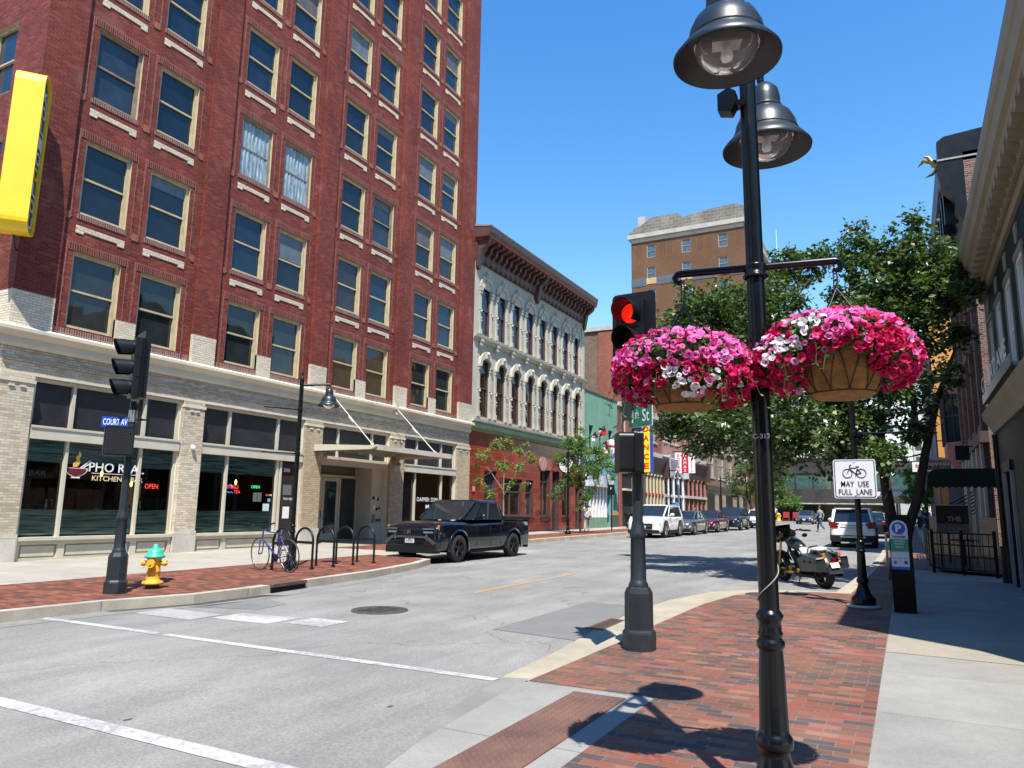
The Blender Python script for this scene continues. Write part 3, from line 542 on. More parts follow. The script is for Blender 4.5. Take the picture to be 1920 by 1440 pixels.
q=MB(); q.box(HX-.23,HX-.22,17.85,18.3,2.17,2.31); q.build('open_sign_board',mat('open_board',(.02,.05,.03),.4,0,0),H); onwall('OPEN',18.07,2.19,.09,NGRN,.36,x=HX-.212,bold=0)
SM=[WHITE,mat('red_sticker',(.6,.03,.04),.5,0,0),mat('yellow_sticker',(.6,.5,.05),.5,0,0),mat('blue_sticker',(.1,.35,.6),.5,0,0),mat('pale_sticker',(.45,.6,.55),.5,0,0),mat('menu_sheet',(.10,.12,.11),.6,0,.3,30)]
for i,(y,z,w_,h_,mm) in enumerate([(18.45,1.95,.14,.06,1),(18.62,1.95,.1,.06,2),(18.55,1.75,.12,.12,3),(18.35,1.45,.28,.24,4),(17.9,1.75,.18,.3,5),(18.1,1.75,.16,.3,5)]): stk=MB(); stk.box(HX-.116,HX-.112,y,y+w_,z,z+h_); stk.build('window_sticker',SM[mm],H)
# door numbered 200
q=MB(); q.box(HX-.2,HX-.1,19.02,19.85,.2,3.12); d=q.build('door',mat('dark_door',(.03,.02,.018),.3,0,.2,2,coat=.5),H)
onwall('200',19.32,2.8,.12,WHITE,.3,x=HX-.098); onwall('PHO REAL',19.5,1.83,.08,WHITE,.5,x=HX-.098); q=MB(); q.box(HX-.1,HX-.094,19.2,19.6,2.0,2.35,0); q.box(HX-.1,HX-.09,19.25,19.55,1.2,1.6,1); q.build('door_notice',[mat('grey_notice',(.12,.13,.13),.6,0,0),WHITE],H)
q=MB(); q.box(HX-.2,HX-.02,18.95,19.02,.2,3.17); q.box(HX-.2,HX-.02,19.85,19.92,.2,3.17); q.build('door_frame',BEIGE,H)
# barber shop interior
q=MB(); q.box(-23,-22.9,26.0,30.2,.3,3.4,0); q.box(-23,-19.25,30.2,30.25,.3,3.4,0); q.box(-23,-19.25,25.95,26,.3,3.4,1); q.box(-23,-19.25,26,30.2,3.38,3.4,1); q.box(-23,-19.25,26,30.2,.3,.34,1); q.build('barber_interior',[mat('opposite_reflection_tone',(.55,.26,.08),.6,0,.15,1),INT],H)  # wall colour stands in for the opposite building's reflection in the glass
q=MB(); q.box(HX-.22,HX-.12,26.07,27.0,.2,3.12); q.build('door',mat('dark_glass_door',(.006,.006,.008),.1,0,0,spec=.8),H)
onwall('DAPPER',27.75,1.93,.17,WHITE,.98); onwall('DSM',28.63,1.93,.17,WHITE,.52); q=MB(); q.prism([(-.13,.1),(0,.03),(.13,.1),(.13,-.1),(0,-.03),(-.13,-.1)],(HX-.11,28.1,1.7),(0,1,0),(0,0,1),.004); q.build('bow_tie_logo',WHITE,H)
for k in range(3):
    o=thing('ceiling_spotlight','small white spotlight glowing inside the barber shop','lamp',(-20.2,26.9+k*.45,2.75),'barber shop spotlights'); q=MB(); q.ball((-20.2,26.9+k*.45,2.72),.05,8); q.build('bulb',EDIS('white_lamp',(1,.95,.85),4),o)
    q=MB(); q.cyl((-20.2,26.9+k*.45,2.76),(-20.2,26.9+k*.45,3.38),.01,n=6); q.build('stem',WHITE,o)
# entrance recess
q=MB(); xr=-20.15; q.quad((xr,20.87,.1),(xr,24.95,.1),(xr,24.95,4.66),(xr,20.87,4.66),0); q.quad((HX-.3,20.87,0),(xr,20.87,0),(xr,20.87,3.3),(HX-.3,20.87,3.3),1); q.quad((HX-.3,24.95,0),(xr,24.95,0),(xr,24.95,3.3),(HX-.3,24.95,3.3),1); q.quad((HX-.3,20.87,3.3),(xr,20.87,3.3),(xr,24.95,3.3),(HX-.3,24.95,3.3),1)
q.box(HX-.3,HX-.02,20.87,24.95,3.17,3.5,1); q.box(HX-.2,HX-.05,20.87,24.95,4.58,4.66,1)
for t in (20.87,21.85,23.9,24.88): q.box(HX-.2,HX-.06,t,t+.07,3.5,4.58,1)
q.box(xr,xr+.9,24.25,24.95,.15,3.2,1)
q.build('entrance_recess',[mat('vestibule_grey',(.12,.11,.09),.6),BEIGE],H)
p=MB(); p.quad((HX-.15,20.9,3.5),(HX-.15,24.95,3.5),(HX-.15,24.95,4.58),(HX-.15,20.9,4.58)); p.build('transom_pane',SCREEN,H)
for a in (21.3,22.25):
    q=MB(); b=a+.93; xx=xr+.05
    q.box(xx,xx+.05,a,a+.12,.25,2.75).box(xx,xx+.05,b-.12,b,.25,2.75).box(xx,xx+.05,a+.12,b-.12,2.62,2.75).box(xx,xx+.05,a+.12,b-.12,.25,.6); d=q.build('entrance_door',BEIGE,H)
    q=MB(); q.box(xx+.01,xx+.03,a+.12,b-.12,.6,2.62); q.build('door_pane',PANEG,d,world=True)
    yy=b-.1 if a<22 else a+.1
    q=MB(); q.tube([(xx+.05,yy,1.15),(xx+.12,yy,1.17),(xx+.12,yy,1.45),(xx+.05,yy,1.47)],.015,6); q.build('door_handle',BLACK,d)
q=MB(); q.box(xr+.04,xr+.1,23.25,24.2,.25,2.75); q.build('side_light',PANEG,H); q=MB()
for y in (21.2,23.19,24.2): q.box(xr+.02,xr+.13,y,y+.08,.25,2.85)
q.box(xr+.02,xr+.13,21.2,24.28,2.77,2.87); q.build('door_frame',BEIGE,H)
xx=xr+.9; IM=[BLACK,WHITE,mat('grey_box',(.15,.15,.14),.5)]
for y,z,a,b,mm in ((24.35,1.95,.1,.12,0),(24.5,1.95,.1,.12,1),(24.62,1.9,.1,.14,0),(24.38,1.55,.14,.16,1),(24.58,1.5,.1,.12,0),(24.74,1.55,.07,.1,0),(24.32,1.0,.2,.35,2),(24.6,1.05,.1,.12,0),(24.78,1.05,.08,.12,0)): q=MB(); q.box(xx,xx+.03,y,y+a,z,z+b); q.build('intercom_panel',IM[mm],H)
# canopy
cn=MB(); x0,x1,a,b=-18.9,-16.1,20.4,25.4
cn.prism([(0,3.62),(0,3.86),(2.8,3.74),(2.8,3.70),(2.6,3.62)],(x0,a+.12,0),(1,0,0),(0,0,1),.12,0); cn.prism([(0,3.62),(0,3.86),(2.8,3.74),(2.8,3.70),(2.6,3.62)],(x0,b,0),(1,0,0),(0,0,1),.12,0)
cn.box(x1-.12,x1,a+.12,b-.12,3.60,3.78,0); cn.box(x0,x1-.12,a+.12,b-.12,3.74,3.77,1)
for k in range(1,6): cn.box(x0,x1-.12,a+k*.83-.02,a+k*.83+.02,3.66,3.74,1)
cn.build('canopy',[BEIGE,TAN],H)
for y in (21.0,25.0): rd=MB(); rd.tube([(-18.75,y+.1,5.72),(-16.6,y-.15,3.82)],.022,8); rd.tube([(-17.85,y,4.88),(-17.6,y-.03,4.66)],.045,8); rd.box(-18.95,-18.74,y,y+.2,5.5,5.95); rd.ball((-16.6,y-.15,3.82),.06,8); rd.build('canopy_rod',BEIGE,H)
for y in (20.7,25.2):
    q=MB(); q.box(-18.9,-18.65,y-.08,y+.08,3.35,3.6); q.ball((-18.6,y,3.4),.07,8); q.build('wall_lamp',TAN,H)
q=MB(); q.ball((-18.85,15.2,3.3),.07,10); q.cyl((-18.92,15.2,3.35),(-18.85,15.2,3.33),.05); tag(q.build('security_camera',WHITE,loc=(-18.85,15.2,3.3)),'small white dome camera on the pilaster left of the bubble tea window','camera')
# yellow corner sign
SG=thing('blade_sign','tall bright yellow blade sign with grey letters on the corner of the red brick block','sign',(-18.0,9.0,8.0))
YEL=mat('yellow_enamel',(.78,.53,.012),.35,0,.05,1.5,coat=.3); ang=R(-40); d=Vector((math.cos(ang),math.sin(ang),0)); pz=Vector((-d.y,d.x,0)); O=Vector((-18.20,9.02,0))
def rrect(w,h,r,n=5): 
    p=[]
    for cx_,cy_,a0 in ((w-r,r,-PI/2),(w-r,h-r,0),(r,h-r,PI/2),(r,r,PI)): p+=[(cx_+r*math.cos(a0+PI/2*i/n),cy_+r*math.sin(a0+PI/2*i/n)) for i in range(n+1)]
    return p
L_=.78; oo=O-d*L_
q=MB(); q.prism(rrect(L_,4.1,.3),oo+Vector((0,0,7.95))+pz*.28,d,(0,0,1),.56); q.build('sign_body',YEL,SG)
def ring(mb,w,h,r,b,O,U,V,dp,m):
    A=rrect(w,h,r);B=[(b+(x)*(w-2*b)/w,b+y*(h-2*b)/h) for x,y in A]; O=Vector(O);U=Vector(U);V=Vector(V);Nn=U.cross(V)
    n=len(A); vs=[O+U*x+V*y for x,y in A]+[O+U*x+V*y for x,y in B]; vs+= [v+Nn*dp for v in vs]
    fs=[]
    for i in range(n):
        j=(i+1)%n; fs+=[(2*n+i,2*n+j,3*n+j,3*n+i),(i,j,2*n+j,2*n+i),(n+i,n+j,3*n+j,3*n+i)]
    mb.add(vs,fs,m)
sd=oo+Vector((0,0,7.95))+pz*.28
q=MB(); ring(q,L_,4.1,.3,.05,sd+d*L_,-d,(0,0,1),.08,0); ring(q,L_-.2,3.9,.24,.03,sd+d*(L_-.1)+Vector((0,0,.1)),-d,(0,0,1),.02,1); q.build('sign_rim',[YEL,ALU],SG)
q=MB(); q.prism(rrect(L_-.12,3.98,.26),sd+d*(L_-.06)+Vector((0,0,.06)),-d,(0,0,1),.006); q.build('letter_panel',mat('dark_olive_panel',(.03,.035,.02),.6,0,.2,3),SG)
for i,chh in enumerate('KOLIOOLOU'):
    text(chh,sd+pz*.012+d*(L_*.5)+Vector((0,0,3.42-i*.405)),-d,(0,0,1),.3,(YEL if i==5 else mat('grey_letter',(.45,.47,.48),.5,0,0)),SG,'letter',width=.42,th=.03,bold=.03)
q=MB(); q.tube([O-d*L_+pz*.0+Vector((0,0,9)),O-d*(L_+.4)+Vector((0,0,9))],.05); q.tube([O-d*L_+Vector((0,0,11)),O-d*(L_+.4)+Vector((0,0,11))],.05); q.tube([O-d*.5+Vector((0,0,7.95)),O-d*.8+Vector((0,0,7.7)),O-d*1.3+Vector((0,0,7.75))],.02); q.build('bracket',BLACK,SG)
# ---------------- ornate three-storey building ----------------
PUTTY=mat('putty_paint',(.44,.405,.32),.6,0,.08,1.2,dirt=((.34,.31,.26),.7)); PUTTY2=mat('putty_grey_wall',(.365,.335,.27),.65,0,.08,1.2)
MAROON=mat('maroon_paint',(.075,.035,.032),.5,0,.2,2); REDUN=mat('red_soffit',(.28,.05,.03),.6,0,.15,2); SASHM=mat('maroon_sash',(.09,.045,.04),.5,0,.2,3)
REDT=brick('glazed_red_tile',[(0,(.17,.024,.014)),(.5,(.22,.032,.018)),(1,(.28,.045,.024))],(.30,.09,.05),w=.75,h=.42,ms=.012,rough=.28,stain=.15,bump=.3,coat=.4)
GRNP=mat('green_cornice',(.12,.20,.12),.55,0,.15,2); B2x=-19.0; b0,b1=31.42,46.3
B=thing('ornate_building','three storey putty painted building with arched window rows over a red tiled ground floor','building',(-19,39,gz(39)))
WY=[32.3+1.745*i for i in range(8)]; ww=.95
hl=[(y,y+ww,10.6,13.35) for y in WY]+[(y,y+ww,6.3,9.3) for y in WY]
q=MB(); q.wall((B2x,0,0),(0,1,0),b0,b1,5.85,14.75,hl,0,.2,1); q.quad((B2x,b1,0),(-45,b1,0),(-45,b1,16),(B2x,b1,16),2); q.quad((-45,b0,15.6),(B2x,b0,15.6),(B2x,b1,15.6),(-45,b1,15.6),2)
q.build('wall',[PUTTY2,PUTTY,REDB],B)
put(mkwin(ww,2.75,SASHM,PANE,depth=.16,fw=.09),B,[(B2x,y,10.6) for y in WY]); put(mkwin(ww,3.0,SASHM,PANEB,depth=.16,fw=.09),B,[(B2x,y,6.3) for y in WY])
def arch(mb,y,z,r,w,t,pointed=False,m=0,n=10):
    P=lambda rr:[(rr*math.cos(a)*(1 if not pointed else 1),rr*math.sin(a)*(1 if not pointed else .95)) for a in np.linspace(0,PI,n+1)]
    A=P(r+w);C=P(r); poly=A+C[::-1]; n2=len(A)
    O=Vector((B2x,y,z)); vs=[];
    for (a,b) in A+C: vs+=[(B2x+.0,y+a,z+b),(B2x+t,y+a,z+b)]
    fs=[]
    for i in range(n2-1):
        o1,o2=2*i,2*(i+1); i1,i2=2*(n2+i),2*(n2+i+1)
        fs+=[(o1+1,o2+1,i2+1,i1+1),(o1,o2,o2+1,o1+1),(i1,i2,i2+1,i1+1)]
    mb.add(vs,fs,m)
def surround(h,top,pointed):
    q=MB(); c=ww/2; x=B2x; 
    y=0
    return q
pro=[]
for kind,(zb,h) in enumerate(((10.6,2.75),(6.3,3.0))):
    q=MB(); cy=WY[0]+ww/2; zt=zb+h
    if kind==0:
        arch(q,cy,zt-.25,.52,.2,.10); q.prism([(-.5,-.25),(.5,-.25),(.5,-.05),(.42,.1),(.25,.24),(0,.3),(-.25,.24),(-.42,.1),(-.5,-.05)],(B2x,cy,zt),(0,1,0),(0,0,1),.04)
        q.box(B2x,B2x+.16,cy-.11,cy+.11,zt+.15,zt+.55); q.ball((B2x+.2,cy,zt+.45),.1,8); q.box(B2x,B2x+.16,cy-.05,cy+.05,zt+.5,zt+.75)
        q.box(B2x,B2x+.2,cy-.5,cy-.42,zt-.28,zt-.05); 
    else:
        q.prism([(-.72,-.42),(-.6,.0),(-.38,.28),(0,.42),(.38,.28),(.6,0),(.72,-.42),(.5,-.42),(.44,-.12),(.2,.02),(0,.06),(-.2,.02),(-.44,-.12),(-.5,-.42)],(B2x,cy,zt),(0,1,0),(0,0,1),.17); q.box(B2x,B2x+.24,cy-.13,cy+.13,zt+.05,zt+.4); q.ball((B2x+.22,cy,zt+.28),.12,8)
    for s in (-1,1):
        yy=cy+s*.6; q.box(B2x,B2x+.055,yy-.085,yy+.085,zb-.02,zt-.45)
        q.box(B2x,B2x+.13,yy-.12,yy+.12,zt-.45,zt-.3); q.box(B2x,B2x+.10,yy-.10,yy+.10,zt-.6,zt-.45); q.box(B2x,B2x+.11,yy-.10,yy+.10,zb-.02,zb+.25)
        q.ball((B2x+.09,yy,zb+h*.43),.07,8); q.ball((B2x+.13,yy,zb+h*.30),.035,6); q.ball((B2x+.13,yy,zb+h*.24),.035,6)
        q.box(B2x,B2x+.10,yy-.10,yy+.11,zb+h*.43+.09,zb+h*.43+.14)
    a=WY[0]
    o=q.build('window_surround',PUTTY,None); o.location=(0,0,0)
    for k,y in enumerate(WY):
        c=o if k==0 else o.copy()
        if k: COL.objects.link(c)
        c.parent=B; c.location=Vector((0,y-a,0))-B.location
q=MB()
for z in (10.28,5.95): ext(q,[(0,z-.12),(.12,z-.1),(.14,z),(.26,z+.05),(.28,z+.16),(0,z+.2)],b0,b1)
for y in WY:
    for z in (10.05,): q.box(B2x,B2x+.2,y-.27,y-.05,z-.1,z+.1); q.box(B2x,B2x+.24,y-.3,y-.02,z+.1,z+.3)
q.box(B2x,B2x+.08,b0,b0+.5,6,14.4); q.box(B2x,B2x+.08,b1-.4,b1,6,14.4)
q.build('string_course',PUTTY,B)
c=MB(); ext(c,[(0,14.35),(.12,14.4),(.18,14.6),(.2,15.35),(0,15.35)],b0,b1+.05,m=0); ext(c,[(0,15.35),(.95,15.5),(.95,15.52),(0,15.52)],b0,b1+.1,m=1)
ext(c,[(.9,15.5),(.92,15.52),(1.0,15.75),(1.04,16.0),(0,16.22),(0,15.52)],b0-.1,b1+.15,m=0); ext(c,[(-.2,16.18),(1.04,16.0),(1.06,16.06),(-.2,16.32)],b0-.12,b1+.16,m=2)
c.box(-19.6,-19,b1,b1+.35,14.4,15.5); c.build('roof_cornice',[MAROON,REDUN,mat('roof_flashing',(.22,.2,.18),.6)],B)
br=MB()
def bracket(mb,y,s=1): mb.prism([(0,14.5),(.18,14.45),(.2,14.75),(.45*s,14.95),(.5*s,15.2),(.9*s,15.3),(.86*s,15.48),(0,15.48)],(B2x,y+.09,0),(1,0,0),(0,0,1),.18); mb.ball((B2x+.14,y,14.38),.07,6)
bracket(br,b0+.5); o=br.build('cornice_bracket',MAROON,None); o.parent=B; o.location=-B.location
for k in range(1,26):
    c=o.copy(); COL.objects.link(c); c.location=Vector((0,k*.565,0))-B.location
for y in (b0+.25,b0+7.3,b1-.2):
    br=MB(); br.prism([(0,14.1),(.22,14.0),(.3,14.4),(.4,14.9),(.8,15.2),(.92,15.5),(.92,15.52),(0,15.7)],(B2x,y+.17,0),(1,0,0),(0,0,1),.34); br.ball((B2x+.14,y,13.98),.12,8); br.build('large_bracket',MAROON,B)
# tiled ground floor
gh=[(33.0,34.3,.2,3.6),(34.9,37.3,1.3,3.3),(37.7,38.7,1.3,3.3),(39.6,41.0,1.3,4.0),(41.3,42.3,.2,4.0),(42.8,44.0,1.3,4.0),(44.9,45.8,.2,3.4)]
q=MB(); q.wall((B2x,0,0),(0,1,0),b0,b1,-.5,5.55,gh,0,.3,1); q.box(B2x-.02,B2x+.04,b0,b1,.0,.5,2); ext(q,[(0,5.5),(.1,5.5),(.28,5.66),(.32,5.85),(0,5.92)],b0,b1+.1,m=3); q.build('ground_floor_wall',[REDT,MAROON,mat('black_plinth',(.03,.03,.03),.5),GRNP],B)
for i,(a,e,z0,z1) in enumerate(gh):
    f=MB(); x=B2x-.25
    f.box(x,x+.1,a,a+.09,z0,z1).box(x,x+.1,e-.09,e,z0,z1).box(x,x+.1,a,e,z1-.1,z1); 
    if z0>1: f.box(x,x+.32,a-.03,e+.03,z0-.1,z0+.06); f.box(x,x+.1,(a+e)/2-.04,(a+e)/2+.04,z0,z1) if e-a>1.2 else 0; f.box(x,x+.1,a,e,z1-.75,z1-.67)
    o=f.build('storefront_window' if z0>1 else 'door',SASHM,B); p=MB(); p.quad((x+.03,a,z0),(x+.03,e,z0),(x+.03,e,z1),(x+.03,a,z1)); p.build('pane',[PANEG,PANEB][i%2],o)
    if z0>1:
        q=MB()
        n=int((e-a)/.22)
        for k in range(n): q.lathe([(.0,.0),(.05,.03),(.03,.1),(.055,.2),(.03,.27),(.05,.3)],(B2x+.04,a+.12+k*.22,.92),6)
        q.build('baluster_row',MAROON,B)
text('K',(B2x+.06,39.6,4.15),(0,1,0),(0,0,1),.3,mat('pale_sign',(.40,.28,.22),.6,0,0),B,'round_sign')
q=MB(); 
q.prism([(.5*math.cos(a),.42*math.sin(a)) for a in np.linspace(0,2*PI,20)[:-1]],(B2x+.02,39.9,4.35),(0,1,0),(0,0,1),.03); q.build('round_sign',mat('pink_sign',(.42,.24,.20),.6,0,.3,5),B)
q=MB(); q.box(B2x+.03,B2x+.06,31.8,32.0,2.5,2.75); q.build('alarm_box',mat('pink_box',(.5,.25,.25),.5),B)
t=thing('round_clock','round white clock in a black case projecting from the red tiled wall','clock',(-18.3,42.0,4.4)); q=MB(); q.cyl((-18.3,41.85,4.4),(-18.3,42.1,4.4),.55,n=24); q.box(-19,-18.6,41.9,42.05,4.35,4.45); q.build('case',BLACK,t); q=MB(); q.cyl((-18.3,41.84,4.4),(-18.3,41.85,4.4),.47,n=24); q.build('face',WHITE,t); q=MB(); q.box(-18.32,-18.28,41.82,41.835,4.4,4.75); q.box(-18.3,-18.05,41.82,41.835,4.38,4.42); q.build('hand',BLACK,t)
# ---------------- green building ----------------
MINT=brick('mint_painted_brick',[(0,(.17,.33,.23)),(1,(.20,.37,.26))],(.15,.30,.21),w=.21,h=.07,ms=.008,stain=.14,bump=.6); TEAL=brick('teal_painted_brick',[(0,(.13,.33,.30)),(1,(.15,.36,.33))],(.11,.28,.25),w=.21,h=.07,ms=.008,stain=.1)
G_=thing('green_building','two storey mint green painted brick pub with flags and white columns','building',(-19,49.8,gz(50)))
g0,g1=46.32,53.0; gh=[(47.3,48.1,5.7,7.5),(49.2,50.0,5.7,7.5),(51.1,51.9,5.7,7.5)]
q=MB(); q.wall((HX,0,0),(0,1,0),g0,g1,4.9,9.3,gh,0,.25); q.prism([(0,9.3),(0,9.85),(-2.2,9.45),(-4,9.3)],(HX,g1,0),(1,0,0),(0,0,1),g1-g0,0); q.quad((-40,g0,9.3),(HX,g0,9.3),(HX,g1,9.3),(-40,g1,9.3),0); q.box(HX-.2,HX+.05,g0,g1,9.8,9.9,1)
q.wall((HX,0,0),(0,1,0),g0,g1,-.5,4.9,[(46.8,51.4,.2,3.3)],2,.5); q.box(HX,HX+.05,51.4,g1,-.3,1.35,3); q.box(HX,HX+.06,51.4,g1,1.35,1.62,4); q.quad((HX-.02,g1,0),(-40,g1,0),(-40,g1,9.3),(HX-.02,g1,9.3),0)
q.build('wall',[MINT,MAROON,TEAL,mat('dark_grey_base',(.07,.075,.075),.6),mat('ochre_band',(.42,.25,.09),.6)],G_)
for a,e,z0,z1 in gh:
    q=MB(); q.quad((HX-.2,a,z0),(HX-.2,e,z0),(HX-.2,e,z1),(HX-.2,a,z1)); o=q.build('window',PANE,G_); q=MB(); q.box(HX-.2,HX+.03,a-.05,e+.05,z0-.12,z0); q.build('sill',TAN,o)
GF=mat('sage_panel',(.16,.25,.17),.5)
for k in range(7):
    y=46.9+k*.62; q=MB(); q.box(HX-.2,HX-.02,y,y+.18,1.2,3.3); q.build('white_column',WHITE,G_)
    q=MB(); q.box(HX-.22,HX-.02,y-.06,y+.2,.2,1.2); q.build('panel_leg',GF,G_)
q=MB(); q.box(HX-.4,HX-.35,46.8,51.4,.2,3.3); q.build('bar_front',mat('dark_glass',(.01,.012,.013),.12,0,0,spec=.8),G_); q=MB(); q.box(HX,HX+.25,46.6,51.5,3.3,4.2); q.build('fascia_board',mat('white_fascia',(.55,.58,.58),.5,0,.5,2,dirt=((.05,.05,.06),.55)),G_)
q=MB(); q.box(HX+.0,HX+.04,52.0,52.6,1.8,2.9); q.build('menu_case',mat('green_case',(.02,.06,.04),.4),G_)
# flags
def flag(y,z,cols,label,ln=1.5,drop=1.2):
    t=thing('wall_flag',label,'flag',(HX,y,z),'flags on the green pub'); q=MB(); p0=Vector((HX,y,z)); p1=Vector((HX+1.3,y+.2,z+.95)); q.cyl(p0,p1,.03,n=6); q.ball(p1,.06,6); q.build('flagpole',BLACK,t)
    q=MB(); n=10;mm=6; vs=[];fs=[];ms=[]
    for i in range(n+1):
        for j in range(mm+1):
            s=i/n; u=j/mm; p=p0+(p1-p0)*(1-.72*s); vs.append((p.x+.10*math.sin(s*7+u*2),p.y+.12*math.sin(s*9+u*3)+u*.25,p.z-u*drop*(.75+.25*math.cos(s*5))))
    for i in range(n):
        for j in range(mm):
            q.add([vs[i*(mm+1)+j],vs[(i+1)*(mm+1)+j],vs[(i+1)*(mm+1)+j+1],vs[i*(mm+1)+j+1]],[(0,1,2,3)],cols(i/n,j/mm),True)
    q.build('cloth',[WHITE,mat('flag_red',(.45,.02,.03),.7,0,0),mat('flag_blue',(.03,.14,.42),.7,0,0),mat('flag_grey',(.3,.32,.36),.7,0,0)],t)
flag(46.6,6.3,lambda s,u:1 if s<.25 or .45<s<.7 else (0 if s<.95 else 1),'red and white striped flag on the green pub, leftmost of the flags',drop=.55)
flag(48.7,5.9,lambda s,u:1 if .4<s<.62 or .4<u<.6 else 0,'white flag with a red cross hanging on the green pub')
flag(50.6,5.8,lambda s,u:0 if abs(s-u)<.12 or abs(s+u-1)<.12 else 2,'blue flag with a white diagonal cross on the green pub')
flag(52.6,5.9,lambda s,u:(0,1,3)[int(s*2.99)],'faded white and grey flag on the green pub beside the yellow sign',drop=.6)
# ---------------- tall red/brown building behind ----------------
OLDB=brick('old_brown_brick',[(0,(.13,.075,.055)),(1,(.22,.13,.10))],(.2,.16,.13),w=.21,h=.07,ms=.009,stain=.25); RDB2=brick('orange_red_brick',[(0,(.22,.065,.045)),(1,(.30,.095,.065))],(.24,.13,.10),w=.21,h=.07,ms=.008,stain=.2)
PINKP=mat('pale_stone_trim',(.48,.42,.36),.6,0,.12,2)
T=thing('red_corner_building','tall three storey red and brown brick building beyond the green pub','building',(-19,57,gz(57)))
def facade(T,y0,y1,z1,wallm,holes,name='wall',x=HX,side=None,z0=-.5):
    q=MB(); q.wall((x,0,0),(0,1,0),y0,y1,z0,z1,holes,0,.25); q.quad((-45,y0,z0),(x,y0,z0),(x,y0,z1),(-45,y0,z1),1); q.quad((x,y1,z0),(-45,y1,z0),(-45,y1,z1),(x,y1,z1),1); q.quad((-45,y0,z1-.3),(x,y0,z1-.3),(x,y1,z1-.3),(-45,y1,z1-.3),1)
    q.build(name,[wallm,side or wallm],T)
    for a,e,c,d in holes:
        q=MB(); q.quad((x-.2,a,c),(x-.2,e,c),(x-.2,e,d),(x-.2,a,d)); o=q.build('window',PANE,T); q=MB(); q.box(x-.2,x-.12,a,a+.1,c,d).box(x-.2,x-.12,e-.1,e,c,d).box(x-.2,x-.12,a,e,(c+d)/2-.04,(c+d)/2+.04); q.build('sash',PINKP,o); q=MB(); q.box(x-.02,x+.08,a-.1,e+.1,c-.18,c); q.build('sill',PINKP,o); q=MB(); q.box(x-.02,x+.08,a-.1,e+.1,d,d+.22); q.build('lintel',PINKP,o)
facade(T,53.05,64.6,15.7,RDB2,[(53.9+2.6*k,55.2+2.6*k,z,z+2.3) for k in range(4) for z in (7.6,11.7)],side=OLDB)
q=MB(); q.box(-20.5,-19.02,52.97,53.05,-.3,15.5); q.build('corner_brickwork',RDB2,T); q=MB(); q.box(-24.5,-23.3,52.9,53.06,10.3,12.6); q.build('side_window',PANE,T); q=MB(); q.box(-24.6,-23.2,52.85,53.07,10.1,10.3); q.box(-45,-18.95,52.9,53.3,15.55,15.85); q.box(-19.3,-18.85,53,64.6,15.3,15.95); q.build('coping',PINKP,T)
q=MB(); q.box(-19.6,-18.93,52.95,53.9,4.6,5.0); q.box(-19.0,-18.9,53,64.6,6.2,6.7); q.box(-19,-18.88,53,64.6,9.6,9.9); q.build('stone_band',PINKP,T)
REDP=mat('red_paint',(.30,.035,.025),.5,0,.12,2); CRM=mat('cream_column',(.60,.52,.32),.5,0,.08,2)
def store(T,y0,y1,base,col,glass=PANE,cor=MAROON,n=6,zt=4.7,ch=1.0,bracket=0,cw=.09):
    q=MB(); x=HX; q.box(x-.02,x+.03,y0,y1,.1,zt,0); q.box(x+.03,x+.1,y0,y1,.1,1.0,1)
    q.box(x+.03,x+.14,y0,y1,3.0,3.2,0); q.build('storefront',[base,base],T)
    for k in range(n):
        a=y0+(y1-y0)*k/n; b=y0+(y1-y0)*(k+1)/n; p=MB(); p.box(x+.03,x+.05,a+.14,b-.14,1.1,2.95).box(x+.03,x+.05,a+.14,b-.14,3.25,zt-.1); p.build('storefront_pane',glass,T)
    for k in range(n+1):
        a=y0+(y1-y0)*k/n; p=MB(); p.box(x+.03,x+.16,a-cw,a+cw,1.0,zt); p.box(x+.03,x+.26,a-.13,a+.13,zt-.15,zt); p.box(x+.03,x+.26,a-.13,a+.13,.2,1.0); p.build('column',col,T)
    p=MB(); ext(p,[(0,zt),(.2,zt),(.25,zt+.3*ch),(.55,zt+ch),(.6,zt+1.15*ch),(0,zt+1.3*ch)],y0,y1); 
    for s in (y0,y1-.2): p.box(x,x+.7,s,s+.2,zt-.1,zt+1.35*ch)
    p.build('storefront_cornice',cor,T)
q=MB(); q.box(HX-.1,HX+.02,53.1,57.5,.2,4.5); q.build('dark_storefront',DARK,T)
for y in (53.1,57.3): q=MB(); q.box(HX-.1,HX+.12,y,y+.55,-.3,6.2); q.build('brick_pier',RDB2,T)
q=MB(); q.box(HX,HX+.4,53.65,57.3,3.2,3.35); q.box(HX,HX+.1,53.65,57.3,4.5,4.7); q.box(HX+.02,HX+.06,56.2,56.3,.2,4.5); q.build('transom_bar',CRM,T)
store(T,58.0,64.6,REDP,CRM,cor=MAROON,n=7,zt=4.8,ch=1.2,cw=.07)
T2=thing('white_front_building','pink brick building with a white arched shopfront','building',(-19,68,gz(68)))
facade(T2,64.65,71.3,14.2,brick('pink_brick',[(0,(.30,.13,.10)),(1,(.42,.20,.16))],(.35,.25,.2),stain=.25),[(65.2+1.9*k,66.3+1.9*k,z,z+2.3) for k in range(3) for z in (8.0,11.2)])
store(T2,64.7,71.2,mat('white_shop_paint',(.60,.62,.64),.5,0,.08,2),WHITE,cor=mat('silver_cornice',(.45,.49,.55),.5,0,.1,2),n=4,zt=4.9,ch=1.3)
T3=thing('red_arch_building','red brick building with bracketed maroon shopfront cornice','building',(-19,75,gz(75)))
facade(T3,71.4,80.2,13.6,RDB2,[(72.2+2.0*k,73.3+2.0*k,z,z+2.3) for k in range(4) for z in (7.9,11.0)])
store(T3,71.6,80.0,RDB2,mat('salmon_column',(.40,.16,.11),.6),cor=MAROON,n=5,zt=4.9,ch=1.4)
